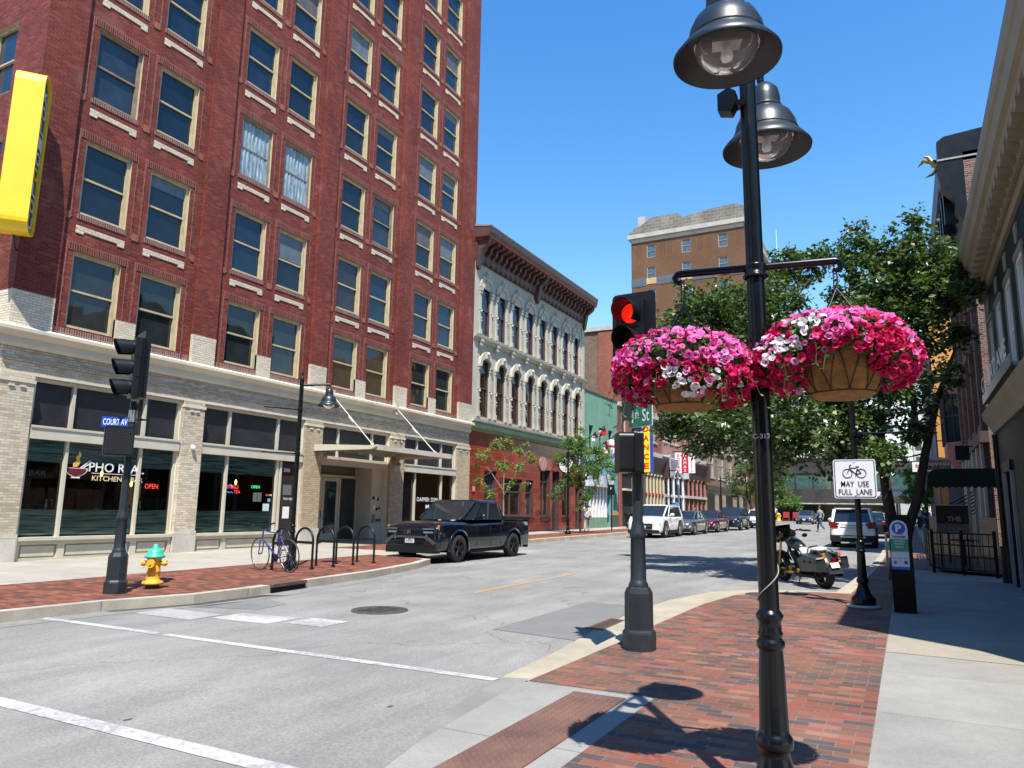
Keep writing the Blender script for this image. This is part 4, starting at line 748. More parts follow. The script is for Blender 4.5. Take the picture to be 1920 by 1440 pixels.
q=MB(); q.box(HX,HX+.28,71.4,80.2,3.0,3.25); q.box(HX,HX+.3,71.4,80.2,6.5,7.1); q.build('stone_band',PINKP,T3)
T4=thing('tan_warehouse','brown brick warehouse with steel windows and dark garage bays','building',(-19,92,gz(92)))
BRN=brick('brown_brick',[(0,(.20,.115,.06)),(1,(.30,.18,.10))],(.2,.15,.11),stain=.2)
facade(T4,80.3,106,11.4,BRN,[(82+5*k,85.2+5*k,5.6,8.6) for k in range(5)])
q=MB()
for k in range(5): 
    for j in range(1,4): q.box(HX-.18,HX-.12,82+5*k+j*.8-.03,82+5*k+j*.8+.03,5.6,8.6)
q.build('steel_sash',mat('steel_sash',(.35,.34,.3),.5),T4); q=MB(); q.box(HX,HX+.2,80.4,106,4.1,4.6)
q.build('ledge',mat('dark_ledge',(.06,.055,.05),.6),T4); q=MB(); q.box(HX-.02,HX+.06,80.4,106,-.3,4.1)
q.build('stone_base',brick('tan_stone',[(0,(.30,.22,.13)),(1,(.42,.32,.21))],(.22,.17,.12),w=.5,h=.25,ms=.015,stain=.2),T4)
for a,b in ((81,84.6),(86.8,88.4),(90.5,94.5),(97,98.5),(101,104)): q=MB(); q.box(HX+.02,HX+.08,a,b,.2,3.7); q.build('garage_bay',mat('dark_bay',(.02,.022,.022),.4),T4)
# ---------------- far brown tower ----------------
TB=brick('tower_brick',[(0,(.105,.048,.025)),(1,(.165,.082,.044))],(.13,.085,.055),w=.21,h=.068,stain=.18,stainscale=.25)
ZT=-1.1
K=thing('brown_tower','tall brown brick hotel tower with a stone parapet far behind the street','building',(-28,120,0)); tx0,tx1,ty0,ty1=-37.1,-19.2,111,138
wx=[(-34.5,-33.1),(-28.8,-27.4),(-23.1,-21.7)]; rz=[43.2-3.75*k for k in range(11)]
q=MB(); q.wall((0,ty0,0),(1,0,0),tx0,tx1,0,46.6,[(a,b,z,z+2.2) for a,b in wx for z in rz],0,.25); q.wall((tx1,0,0),(0,1,0),ty0,ty1,0,46.6,[(y,y+1.4,z,z+2.2) for y in (113.5,118,122.5,127,131.5) for z in rz],0,.25)
q.add([(tx0,ty0,0),(tx0,ty1,0),(tx0,ty1,46.6),(tx0,ty0,46.6),(tx1,ty1,0),(tx1,ty1,46.6)],[(0,1,2,3),(1,4,5,2),(3,5,2)],0); q.build('wall',TB,K)
wpr=mkwin(1.4,2.2,mat('tower_sash',(.33,.33,.32),.5),glassmat('pale_pane',(.06,.08,.10),wav=.1)); put(wpr,K,[(a,ty0,z) for a,b in wx for z in rz],rz=-PI/2)
put(copy_tree(wpr),K,[(tx1,y,z) for y in (113.5,118,122.5,127,131.5) for z in rz[:6]])
q=MB(); zb=38.6
for a,b in ((tx0,-34.7),(-32.9,-29.0),(-27.2,-23.3),(-21.5,tx1)): q.box(a-.02,b,ty0-.06,ty0,zb-.1,zb+1.3)
q.box(tx1,tx1+.06,ty0,ty1,zb-.1,zb+1.3); q.build('slate_band',mat('slate_band',(.07,.085,.11),.7,0,.15,1),K)
TSP=mat('tan_spandrel',(.42,.29,.14),.7,0,.3,3)
for a,b in wx: q=MB(); q.box(a-.15,b+.15,ty0-.07,ty0,zb+.15,zb+1.15); q.build('spandrel_panel',TSP,K)
q=MB(); 
for x in (-36,-32,-30.9,-26.2,-24.7,-20.2): 
    q.box(x,x+.07,ty0-.05,ty0,43.3,46); q.box(x+.4,x+.47,ty0-.05,ty0,43.3,46); q.box(x,x+.47,ty0-.05,ty0,45.93,46)
q.build('brick_recess_trim',mat('dark_brick_line',(.09,.05,.035),.8),K)
STN=brick('parapet_stone',[(0,(.135,.125,.105)),(1,(.20,.185,.155))],(.24,.225,.19),w=1.1,h=.55,ms=.045,stain=.25)
q=MB(); q.box(tx0-.5,tx1+.5,ty0-.5,ty1+.5,46.6,47.3,1); q.box(tx0-.2,tx1+.2,ty0-.2,ty1+.2,47.3,47.9,0); q.prism([(tx0+.2,47.9),(tx1,47.9),(tx1-.3,49.5),(tx1-1.2,49.9),(tx1-5,49.7),(-27.5,49.3),(-28.5,49.1),(-29.4,50.0),(-33.5,50.0),(-35.5,48.8),(tx0+.4,48.5)],(0,ty0+.6,0),(1,0,0),(0,0,1),.6,0); q.box(tx1-.8,tx1-.2,ty0+1.3,ty1,47.9,50,0)
q.add([(tx0,ty0,46.5),(tx1,ty0,46.5),(tx1,ty1,46.5),(tx0,ty1,46.5)],[(0,1,2,3)],0); q.box(-36.2,-35,ty0+1,ty0+2.2,47.9,50.8,1); q.box(tx0,tx1,ty0-.1,ty0,45.95,46.6,1); q.build('parapet',[STN,mat('grey_stone',(.36,.35,.32),.7,0,.12,1)],K)
K.location.z=ZT
t=thing('antenna_mast','thin white antenna mast rising behind the brown tower','antenna',(-21,160,40)); q=MB(); q.cyl((-21,160,30),(-21,160,62),.12,.05,n=6); q.build('mast',WHITE,t)
# ---------------- skywalk and buildings closing the street ----------------
K=thing('skywalk','dark enclosed glass skywalk bridge crossing the street in the distance','skywalk',(-4,106,6))
BRZ=mat('bronze_panel',(.045,.036,.034),.45,0,.3,.5); q=MB(); q.box(-15,24,104.6,109,3.2,4.9,0); q.box(-15,24,104.6,109,7.0,8.4,0); q.box(-15,24,106,109,4.9,7.0,1)
for k in range(18): q.box(-15+k*2.2,-14.85+k*2.2,104.62,104.8,4.9,7.0,0)
q.build('bridge_body',[BRZ,DARK],K); q=MB(); q.quad((-14.9,104.75,4.9),(24,104.75,4.9),(24,104.75,7.0),(-14.9,104.75,7.0)); q.build('bridge_glazing',glassmat('sky_glass',(.045,.085,.075),.08),K)
K=thing('plaza_building','low dark glass storefront with a white canopy below the skywalk','building',(-9,112,0)); q=MB(); q.box(-17,-1.5,112,140,0,9.5,0); q.box(-17,-2,111.5,112,2.9,4.6,1); q.box(-14.5,-3,110.6,111.6,2.6,2.95,0)
for k in range(8): q.box(-16+k*1.9,-15.8+k*1.9,111.7,112,.2,2.9,2)
q.build('front',[mat('dark_glass_front',(.012,.016,.018),.15,0,0),mat('mirror_white_panel',(.55,.57,.58),.25,0,.35,1.5),BRZ],K)
K=thing('white_office_tower','white banded office tower with green glass strips beyond the skywalk','building',(-8,150,0)); q=MB(); x0,x1=-19,.4; PW=mat('white_spandrel',(.78,.79,.80),.45,0,.03,1)
for k in range(7):
    z=8+k*2.98; q.box(x0,x1+.5,142.4,170,z,z+1.55,0)
q.box(x0,x1-.3,143.2,169,0,28.2,1); q.build('spandrel_band',[PW,mat('tower_glass',(.10,.17,.17),.1,0,.2,.2)],K)
q=MB(); q.box(x1-1.6,x1+.2,142.6,170,0,28.6,0); q.build('corner_shaft',mat('pale_grey_shaft',(.42,.43,.42),.6,0,.05,1),K)
K=thing('cream_block','pale cream block with a rooftop mast beyond the orange wall','building',(6,190,0)); q=MB(); q.box(2.2,16,185,210,0,25,0); q.box(4.5,6,190,192,25,29,0); q.build('block_wall',mat('cream_block_wall',(.50,.47,.41),.7,0,.08,.3),K)
for k in range(3): 
    q=MB(); q.box(2.6,3.8,184.9,185,16-k*4,18.5-k*4); q.build('window',PANE,K)
# ---------------- right side of the street ----------------
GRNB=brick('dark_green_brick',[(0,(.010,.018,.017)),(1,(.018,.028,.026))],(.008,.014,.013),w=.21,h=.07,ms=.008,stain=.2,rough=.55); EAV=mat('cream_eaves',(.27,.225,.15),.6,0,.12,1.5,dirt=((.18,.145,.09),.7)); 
SHB0=brick('upper_brick',[(0,(.10,.05,.04)),(1,(.16,.08,.06))],(.15,.12,.1)); Rx=1.85; e0,e1=7.9,19.3
def wallL(mb,x,y0,y1,z0,z1,holes,m=0,depth=.2,mr=None):   # wall facing the street (-X)
    return mb.wall((x,y1,0),(0,-1,0),0,y1-y0,z0,z1,[(y1-b,y1-a,c,d) for a,b,c,d in holes],m,depth,mr)
GR=thing('dark_green_corner_building','dark green painted brick building with deep cream bracketed eaves at the right edge','building',(3,15,gz(15)))
wy=[18.0-1.55*i for i in range(6)]; gh=[(17.05,18.15,.15,2.5),(13.2,15.6,.6,2.5),(10.2,12.4,.6,2.5)]
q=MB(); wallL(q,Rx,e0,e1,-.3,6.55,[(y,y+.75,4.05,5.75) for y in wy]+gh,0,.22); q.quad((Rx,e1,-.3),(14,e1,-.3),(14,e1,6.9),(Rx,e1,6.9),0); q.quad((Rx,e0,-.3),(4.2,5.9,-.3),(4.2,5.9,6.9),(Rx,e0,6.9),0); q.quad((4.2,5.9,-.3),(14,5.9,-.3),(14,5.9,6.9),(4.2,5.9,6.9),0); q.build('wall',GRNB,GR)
prof=[(.0,6.38),(-.06,6.38),(-.09,6.52),(-.14,6.55),(-.16,6.68),(-.34,6.72),(-.36,6.80),(-.42,6.84),(-.45,7.02),(-.48,7.06),(-.5,7.16),(.0,7.2)]
q=MB(); q.prism([(a,b) for a,b in prof],(Rx,e1+.12,0),(1,0,0),(0,0,1),e1+.12-7.6,0)
for k in range(26): q.box(Rx-.34,Rx-.15,8.6+k*.42,8.78+k*.42,6.60,6.72,0)
for k in range(110): q.box(Rx-.15,Rx-.1,8.5+k*.098,8.55+k*.098,6.50,6.58,0)
pr_=[(Rx-.5,7.6),(4.2,5.4),(14,5.4),(14,e1+.1),(Rx-.5,e1+.1)]; n=len(pr_); q.add([(x,y,7.16) for x,y in pr_]+[(x,y,7.28) for x,y in pr_]+[],[tuple(range(n)),tuple(range(n,2*n))]+[(i,(i+1)%n,n+(i+1)%n,n+i) for i in range(n)],0); q.build('eaves',EAV,GR)
q=MB(); q.prism([(0,3.42),(-.05,3.42),(-.1,3.55),(-.22,3.72),(-.24,3.86),(0,3.92)],(Rx,e1+.04,0),(1,0,0),(0,0,1),e1-8.6,0); q.build('band_cornice',EAV,GR)
w=mkwin(.75,1.7,WHITE,glassmat('bright_reflecting_pane',(.018,.024,.03),.04,wav=.2),depth=.12,fw=.07); put(w,GR,[(Rx,y+.75,4.05) for y in wy],rz=PI)
q=MB()
for y in wy:
    q.box(Rx-.02,Rx,y-.06,y,3.95,5.8); q.box(Rx-.02,Rx,y+.75,y+.81,3.95,5.8); q.box(Rx-.03,Rx,y-.1,y+.85,5.75,5.85); q.prism([(-.1,5.95),(-.17,6.25),(.17,6.25),(.1,5.95)],(Rx-.03,y+.375,0),(0,1,0),(0,0,1),.025)
q.build('window_surround',mat('off_white_surround',(.22,.21,.175),.55,0,.1,3),GR)
q=MB(); q.box(Rx-.06,Rx+.02,16.95,17.05,.15,2.55); q.box(Rx-.06,Rx+.02,18.15,18.25,.15,2.55); q.box(Rx-.06,Rx,16.95,18.25,2.5,2.7,1); q.box(Rx+.12,Rx+.18,17.05,18.15,.15,2.5,0); q.build('door',[mat('pale_grey_door',(.20,.20,.19),.5),BLACK],GR)
q=MB(); q.box(Rx+.15,Rx+.2,13.2,15.6,.6,2.5); q.box(Rx+.15,Rx+.2,10.2,12.4,.6,2.5); q.build('shop_pane',PANE,GR)
q=MB(); q.cyl((Rx-.03,19.25,0),(Rx-.03,19.25,3.4),.06,n=8); q.cyl((Rx+.02,19.2,0.1),(Rx+.02,19.2,1.0),.16,n=14); q.build('downpipe',BLACK,GR)
q=MB(); q.box(4.7,14,7.9,19.2,7.1,17.0); q.build('unseen_shade_block',SHB0,GR)  # unseen block above the eaves, added to shade the awning and patio
t=thing('raised_letter_sign','slanted metal sign tray with worn white letters on the dark green wall','sign',(1.7,15.5,3.9)); q=MB(); q.box(1.58,1.82,13.5,18.2,3.93,3.99); q.box(1.56,1.6,13.5,18.2,3.93,4.12); q.build('sign_tray',ALU,t)
text('COURT AVE',(1.6,15.9,4.14),(0,-1,0),(0,0,1),.28,mat('worn_white_letter',(.6,.57,.56),.4,0,.3,6),t,'letter',width=4.3,th=.05,bold=.03)
# brick building beyond the patio
DKB=brick('dark_red_brick',[(0,(.07,.035,.03)),(.6,(.16,.07,.055)),(1,(.24,.115,.085))],(.24,.20,.17),w=.21,h=.072,ms=.011,stain=.3); SHB=brick('even_red_brick',[(0,(.12,.05,.04)),(1,(.2,.09,.07))],(.18,.13,.11),w=.21,h=.07,stain=.2)  # plain red brick with a narrower tone range than the dark brick
K=thing('black_cornice_building','three storey dark brick building with a heavy black metal cornice','building',(3,33,0)); bx=2.4; y0,y1=27,38
q=MB(); wallL(q,bx,y0,y1,-.2,13.2,[(y0+1.2+2.3*k,y0+2.3+2.3*k,z,z+2.6) for k in range(4) for z in (4.6,8.8)]+[(y0+1,y0+3,.3,3),(y0+4.5,y0+7,.6,3),(y0+8,y0+10,.3,3)],1,.35); q.wall((bx,y0,0),(1,0,0),0,12,-.2,13.5,[],0); q.quad((bx,y1,0),(14,y1,0),(14,y1,13.5),(bx,y1,13.5),0); q.quad((bx,y0,13),(14,y0,13),(14,y1,13),(bx,y1,13),0); q.build('wall',[DKB,SHB],K)
q=MB(); prof=[(0,10.6),(-.1,10.7),(-.16,11.2),(-.35,11.5),(-.3,11.9),(-.7,12.4),(-.78,12.9),(-.72,13.3),(-.72,14.0),(-.5,14.15),(.75,14.25),(.75,13.2),(0,13.2)]; q.prism(prof,(bx,y0+.5,0),(1,0,0),(0,0,1),.5,0); q.prism([(-.2,13.0),(-.65,13.1),(-.7,13.85),(.0,14.0),(.0,13.0)],(bx,y1,0),(1,0,0),(0,0,1),y1-y0-.5,0)
q.prism([(0,10.7),(-.16,11.2),(-.55,12.9),(0,13.2)],(bx,y1,0),(1,0,0),(0,0,1),y1-y0-.5,0); q.box(bx-.75,bx+.75,y0-.03,y0+.5,13.3,13.36,1)
for k in range(8): q.box(bx-.6,bx,y0+1+k*1.3,y0+1.3+k*1.3,11.5,12.9,0)
q.box(bx+.75,bx+.95,y0,y0+.4,13.5,13.8,1); q.build('black_cornice',[mat('black_metal',(.006,.006,.008),.35,0,.3,3,spec=.3),mat('grey_flashing',(.3,.29,.27),.5)],K)
q=MB(); z=13.35; x=bx-.62; c0=Vector((x-.06,y0+.6,z)); 
q.tube([c0,c0+Vector((-.12,0,.1)),c0+Vector((-.28,0,.42)),c0+Vector((-.46,0,.5))],[.08,.1,.06,.01],8); q.tube([c0+Vector((-.1,0,.2)),c0+Vector((-.42,.3,.45)),c0+Vector((-.6,.4,.3))],[.1,.07,.01],6); q.tube([c0,c0+Vector((-.2,0,-.22)),c0+Vector((-.42,0,-.28))],[.08,.05,.02],6); q.build('gilded_finial',mat('gilt',(.35,.25,.08),.45,.3,.3,8),K)
q=MB()
for k in range(5):
    y=y0+.45+2.3*k; q.box(bx-.14,bx,y,y+.4,.2,10.6)
for k in range(4):
    y=y0+1.2+2.3*k; q.box(bx-.1,bx,y-.15,y+1.25,4.35,4.6); q.box(bx-.1,bx,y-.15,y+1.25,8.55,8.8); q.box(bx-.16,bx,y-.2,y+1.3,7.2,7.5); q.box(bx-.16,bx,y-.2,y+1.3,11.4-.0,11.6)
q.build('brick_pilaster',SHB,K)
q=MB()
for k in range(6): q.box(bx-.22,bx-.05,y0+.5+1.75*k,y0+.75+1.75*k,.2,3.9)
q.build('cream_storefront_column',mat('cream_storefront',(.5,.47,.38),.5),K); q=MB(); q.box(bx-.25,bx,y0,y1,3.9,4.25); q.build('storefront_ledge',mat('brown_ledge',(.06,.04,.03),.6),K)
for k in range(4):
    for z in (4.6,8.8): q=MB(); q.box(bx+.3,bx+.33,y0+1.2+2.3*k,y0+2.3+2.3*k,z,z+2.6); q.build('window',PANE,K)
K=thing('bay_window_building','salmon painted building with a projecting bay window','building',(3,44,0)); SAL=mat('salmon_paint',(.33,.13,.10),.6,0,.1,1.5)
q=MB(); q.box(bx+.1,14,38,54,-.2,9.6); q.build('wall',SHB,K)
q=MB(); P=[(bx+.1,39),(bx-.55,39.7),(bx-.55,42.4),(bx+.1,43.1)]; 
for za,zb,mm in ((4.2,5.0,0),(7.2,7.9,0)): n=4; q.add([(x,y,za) for x,y in P]+[(x,y,zb) for x,y in P],[(0,1,2,3),(7,6,5,4),(0,4,5,1),(1,5,6,2),(2,6,7,3)],mm)
q.add([(bx+.1,39.4,3.6),(bx-.2,39.8,3.6),(bx-.2,42.2,3.6),(bx+.1,42.7,3.6)]+[(x,y,4.2) for x,y in P],[(0,1,5,4),(1,2,6,5),(2,3,7,6),(0,3,2,1)],0); q.add([(x,y,7.9) for x,y in P]+[(bx+.1,41,9.2)],[(0,1,4),(1,2,4),(2,3,4)],0); q.build('bay',SAL,K)
q=MB(); n=4; q.add([(x,y,5.0) for x,y in P]+[(x,y,7.2) for x,y in P],[(0,4,5,1),(1,5,6,2),(2,6,7,3)],0); q.build('bay_pane',PANE,K); q=MB()
for x,y in P: q.cyl((x,y,5),(x,y,7.2),.09,n=6)
q.cyl((bx-.22,39.35,5),(bx-.22,39.35,7.2),.05,n=6); q.cyl((P[0][0],P[0][1],6.2),(P[1][0],P[1][1],6.2),.05,n=6); q.cyl((P[1][0],P[1][1],6.2),(P[2][0],P[2][1],6.2),.05,n=6); q.build('bay_frame',mat('black_sash',(.02,.02,.02),.5),K)
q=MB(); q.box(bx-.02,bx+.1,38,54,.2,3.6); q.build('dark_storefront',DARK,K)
ORG=brick('orange_painted_brick',[(0,(.55,.26,.07)),(1,(.62,.31,.09))],(.48,.22,.06),w=.21,h=.07,ms=.009,stain=.1,bump=.7)
K=thing('orange_building','tall orange painted brick building seen past the tree','building',(4,62,0)); q=MB(); q.box(2.08,14,56,80,-.2,16.2,0); q.box(2.0,2.09,56.2,80,-.2,16.2,1); q.build('wall',[ORG,mat('brown_front',(.16,.09,.05),.7,0,.2,1)],K)
q=MB(); q.box(2.0,3.2,55.9,56,2.0,2.2); q.build('ledge',MAROON,K)
# awning + signs
K=thing('green_awning','dark green scalloped fabric awning on white posts above the patio','awning',(1.6,23.5,2.4)); AW=mat('dark_green_canvas',(.003,.018,.013),.7,0,.2,2); q=MB()
x0,x1,y0,y1=.53,2.6,23,25.6; prof=[(0,2.5),(.02,2.68),(.12,2.82),(.3,2.87),(x1-x0,2.87),(x1-x0,2.5)]; q.prism(prof,(x0,y1,0),(1,0,0),(0,0,1),y1-y0,0)
n=14
for i in range(n):
    a=x0+(x1-x0)*i/n; b=x0+(x1-x0)*(i+1)/n; q.add([(a,y0-.01,2.52),(b,y0-.01,2.52),(b,y0-.01,2.40),((a+b)/2,y0-.01,2.35),(a,y0-.01,2.40)],[(0,1,2,3,4)],0)
for i in range(12):
    a=y0+(y1-y0)*i/12; b=y0+(y1-y0)*(i+1)/12; q.add([(x0-.01,a,2.52),(x0-.01,b,2.52),(x0-.01,b,2.4),(x0-.01,(a+b)/2,2.35),(x0-.01,a,2.4)],[(0,1,2,3,4)],0)
q.build('canvas',AW,K)
for x in (1.45,1.6): q=MB(); q.box(x,x+.06,23.2,23.26,.3,2.5); q.build('post',mat('grey_white_post',(.42,.42,.40),.5),K)
K=thing('burrito_sign','white arched restaurant sign with red lettering on top of the green awning','sign',(.86,23.4,2.87)); q=MB(); ar=[(-.28,0),(.28,0),(.28,.18)]+[(.28*math.cos(a),.18+.16*math.sin(a)) for a in np.linspace(0,PI,12)][1:]; q.prism(ar,(.86,23.46,2.87),(1,0,0),(0,0,1),.06,1); q.prism([(a*.93,.02+b*.93) for a,b in ar],(.86,23.4,2.87),(1,0,0),(0,0,1),.006,0); q.build('board',[WHITE,BLACK],K)
RL=mat('dark_red_letter',(.30,.015,.02),.5,0,0); text("BERNARDO'S",(.86,23.39,3.06),(1,0,0),(0,0,1),.075,RL,K,width=.46,bold=.03); text("BURRITOS",(.86,23.39,2.90),(1,0,0),(0,0,1),.085,RL,K,width=.5,bold=.03)
q=MB(); q.ball((.86,23.39,3.02),(.03,.01,.03),8); q.build('emblem',mat('tan_emblem',(.5,.32,.15),.5,0,0),K)
K=thing('pizza_sign','white box sign with red lower case lettering hanging past the awning','sign',(.9,45,4.2)); q=MB(); q.box(.37,1.35,45,45.15,3.9,4.5,1); q.box(.41,1.31,44.98,45.0,3.94,4.46,0); q.build('board',[WHITE,BLACK],K); text("fong's",(.86,44.97,4.16),(1,0,0),(0,0,1),.2,mat('red_letter',(.5,.03,.05),.5,0,0),K,width=.6,bold=.02); text("PIZZA",(.86,44.97,3.98),(1,0,0),(0,0,1),.09,BLACK,K,width=.45,bold=.02); q=MB(); q.cyl((1.3,45.08,4.4),(2.5,45.08,4.4),.03,n=6); q.build('bracket',BLACK,K)
K=thing('vertical_blade_sign','tall narrow grey blade sign with vertical lettering and a black pointed top','sign',(1.42,45.5,5.3)); q=MB(); q.box(1.22,1.62,45.5,45.6,4.65,6.0,0); q.prism([(1.18,6),(1.66,6),(1.42,6.2)],(0,45.5,0),(1,0,0),(0,0,1),.1,1); q.box(1.19,1.22,45.48,45.62,4.6,6.0,1); q.box(1.62,1.65,45.48,45.62,4.6,6,1); q.build('board',[mat('grey_sign',(.42,.44,.46),.5,0,0),BLACK],K)
for i,ch in enumerate('SPORTS'): text(ch,(1.42,45.49,5.72-i*.19),(1,0,0),(0,0,1),.13,BLACK,K,'letter')
q=MB(); q.cyl((1.6,45.55,5.6),(2.5,45.55,5.6),.03,n=6); q.build('bracket',BLACK,K)
K=thing('small_black_sign','small black square sign hanging from the brick front beyond the awning','sign',(1.9,30,3.9)); q=MB(); q.box(1.62,2.05,30,30.06,3.55,4.05); q.box(2.05,2.4,30.01,30.05,4.0,4.04); q.build('board',BLACK,K)
# steel/white shade frame over the far pavement
K=thing('white_street_canopy','long flat white canopy over the pavement in the distance','canopy',(0,75,3)); q=MB(); q.box(-2.5,1.9,75,78,3.35,3.75); q.build('roof',WHITE,K); q=MB(); q.box(1.4,1.7,75.4,75.7,.5,3.35); q.build('post',DGREY,K)
# patio fence
K=thing('patio_deck','dark patio deck added for the shade behind the black iron railing','deck',(1.5,25,.3)); q=MB(); q.add([(.6,21.4,gz(21)+.2),(1.85,20.55,gz(21)+.2),(2.38,20.55,gz(21)+.2),(2.38,29,gz(29)+.2),(.6,29,gz(29)+.2)],[(0,1,2,3,4)]); q.box(.6,2.38,27.0,27.06,.3,1.6); q.build('dark_deck_sheet',mat('shade_dark_deck',(.02,.015,.012),.8,0,.3,4),K)  # near-black deck and back wall, added to darken the shaded patio ground
K=thing('patio_fence','black iron patio railing around the outdoor seating','fence',(.8,22,.28)); q=MB(); zf=gz(22)+.13
def frail(p,r):
    for z in (.12,.42,.68,.95): q.tube([(p[0],p[1],zf+z),(r[0],r[1],zf+z)],.018,6)
A_=(.5,21.2);B_=(1.72,20.3);C_=(.5,29.2); frail(A_,B_); frail(A_,C_); D_=(.56,34)
q.build('rail',BLACK,K); q=MB()
for k in range(12):
    s=k/11; q.tube([(A_[0]+(B_[0]-A_[0])*s,A_[1]+(B_[1]-A_[1])*s,zf+.1),(A_[0]+(B_[0]-A_[0])*s,A_[1]+(B_[1]-A_[1])*s,zf+.95)],.01,5)
for k in range(56):
    s=k/55; q.tube([(A_[0],A_[1]+(C_[1]-A_[1])*s,zf+.1),(A_[0],A_[1]+(C_[1]-A_[1])*s,zf+.95)],.01,5)
q.build('baluster',BLACK,K); 
for p in (A_,B_,(1.1,20.75),(.5,23.8),(.5,26.5),C_): q=MB(); q.box(p[0]-.035,p[0]+.035,p[1]-.035,p[1]+.035,zf-.05,zf+1.03); q.build('post',BLACK,K)
t=thing('stair_railing','black diagonal stair railing behind the patio sign','railing',(1.5,24.5,.3)); q=MB()
for k in range(7): q.tube([(1.0,24.5,1.3+k*.1),(1.75,24.9,1.75+k*.1)],.018,6)
q.tube([(1.0,24.5,.3),(1.0,24.5,1.9)],.03); q.tube([(1.75,24.9,.3),(1.75,24.9,2.35)],.03); q.build('rail',BLACK,t)
K=thing('bar_sign','black and grey square bar sign with grey block lettering on the patio fence','sign',(.97,21.9,1.2)); q=MB(); xs,xe,zs,ze=.62,1.36,1.19,1.90; y=21.6; q.box(xs,xe,y,y+.03,zs,ze,1); q.box(xs+.02,xe-.02,y-.004,y,zs+.24,ze-.02,0); q.box(xs+.02,xe-.02,y-.003,y,zs+.02,zs+.24,2); q.build('board',[mat('black_board',(.015,.013,.013),.4,0,0),ALU,mat('grey_board',(.20,.20,.20),.4,0,0)],K)
GL=mat('grey_sign_letter',(.35,.34,.34),.4,0,0); text('THE',(1.02,y-.008,1.5),(1,0,0),(0,0,1),.11,GL,K,width=.3,bold=.04); text('COPPER',(1.04,y-.008,1.37),(1,0,0),(0,0,1),.07,mat('copper_letter',(.28,.10,.06),.4,0,0),K,width=.36,bold=.03); text('CUP',(1.02,y-.008,1.22),(1,0,0),(0,0,1),.12,GL,K,width=.3,bold=.04)
q=MB(); q.tube([(.86,y-.01,1.47),(.84,y-.01,1.40),(.86,y-.01,1.27)],.02,6); q.tube([(1.2+.09*math.cos(a),y-.01,1.55+.12*math.sin(a)) for a in np.linspace(-.5,2.3,8)],.006,5); q.build('cup_emblem',mat('copper_paint',(.28,.08,.05),.4,0,0),K)
for x in (.7,1.28): q=MB(); q.box(x-.02,x+.02,21.65,21.69,.3,1.3); q.build('leg',BLACK,K)
t=thing('patio_table','small dark round patio table behind the railing','table',(1.3,23.3,.3)); q=MB(); q.cyl((1.3,23.3,.98),(1.3,23.3,1.02),.35,n=16); q.build('tabletop',BLACK,t); q=MB(); q.cyl((1.3,23.3,.28),(1.3,23.3,.98),.03); q.cyl((1.3,23.3,.28),(1.3,23.3,.31),.22); q.build('pedestal',BLACK,t)

# ---------------- unseen blocks behind the photographer, added to dim reflections and sky light ----------------
def plain_block(lab,x0,x1,y0,y1,h,m,cat='building'):
    K=thing('corner_block',lab,cat,((x0+x1)/2,(y0+y1)/2,0)); q=MB(); q.box(x0,x1,y0,y1,-1,h); q.build('wall',m,K)
    q=MB(); q.box(x0-.3,x1+.3,y0-.3,y1+.3,h,h+.6); q.build('parapet',STONE,K); nx_=int((x1-x0)/3.6)
    for i in range(min(nx_,9)):
        for k in range(4): a=x0+1.2+i*3.6; q=MB(); q.box(a,a+1.6,y1-.02,y1+.04,1.2+k*3.4,3.2+k*3.4); q.build('window',PANE,K)
plain_block('brick block across the street behind the photographer, out of view',-8,34,-34,-15,15,SHB0)
plain_block('stone block on the far corner behind the photographer, out of view',-60,-22,-34,-15,17,BUFF)
# ---------------- parking meter kiosk ----------------
K=thing('parking_kiosk','black parking payment pillar with a blue and green sticker','parking kiosk',(-.11,12.75,gz(12.7)+.134)); z=gz(12.7)+.134; kx,ky=-.11,12.78
q=MB(); 
def tap(mb,w0,w1,d,h,c,m=0):
    x,y,zz=c; mb.add([(x-w0/2,y-d/2,zz),(x+w0/2,y-d/2,zz),(x+w0/2,y+d/2,zz),(x-w0/2,y+d/2,zz),(x-w1/2,y-d/2,zz+h),(x+w1/2,y-d/2,zz+h),(x+w1/2,y+d/2,zz+h),(x-w1/2,y+d/2,zz+h)],[(0,3,2,1),(4,5,6,7),(0,1,5,4),(1,2,6,5),(2,3,7,6),(3,0,4,7)],m)
tap(q,.3,.3,.26,1.42,(kx,ky,z)); q.build('pillar',mat('kiosk_black',(.003,.003,.0035),.4,0,.2,3,spec=.2),K)
yf=ky-.135; fr=z
q=MB(); sx=kx-.02; W2=.118
q.prism([(-W2,.62),(W2,.62),(W2,1.22)]+[(W2*math.cos(a),1.22+W2*math.sin(a)) for a in np.linspace(0,PI,12)][1:],(sx,yf-.002,fr),(1,0,0),(0,0,1),.004,0)
q.box(sx-W2,sx+W2,yf-.012,yf-.004,fr+.88,fr+1.06,1); q.box(sx-W2,sx+W2,yf-.012,yf-.004,fr+.62,fr+.66,2); q.prism([(.09*math.cos(a),1.22+.09*math.sin(a)) for a in np.linspace(0,2*PI,24)[:-1]],(sx,yf-.008,fr),(1,0,0),(0,0,1),.004,2)
q.box(sx-.085,sx-.055,yf-.012,yf-.006,fr+.70,fr+.74,3); q.box(sx+.05,sx+.09,yf-.012,yf-.006,fr+.70,fr+.745,3); q.box(sx-.085,sx-.05,yf-.012,yf-.006,fr+.78,fr+.79,4); q.box(sx-.02,sx+.02,yf-.012,yf-.006,fr+.78,fr+.79,4); q.box(sx+.05,sx+.085,yf-.012,yf-.006,fr+.78,fr+.79,4)
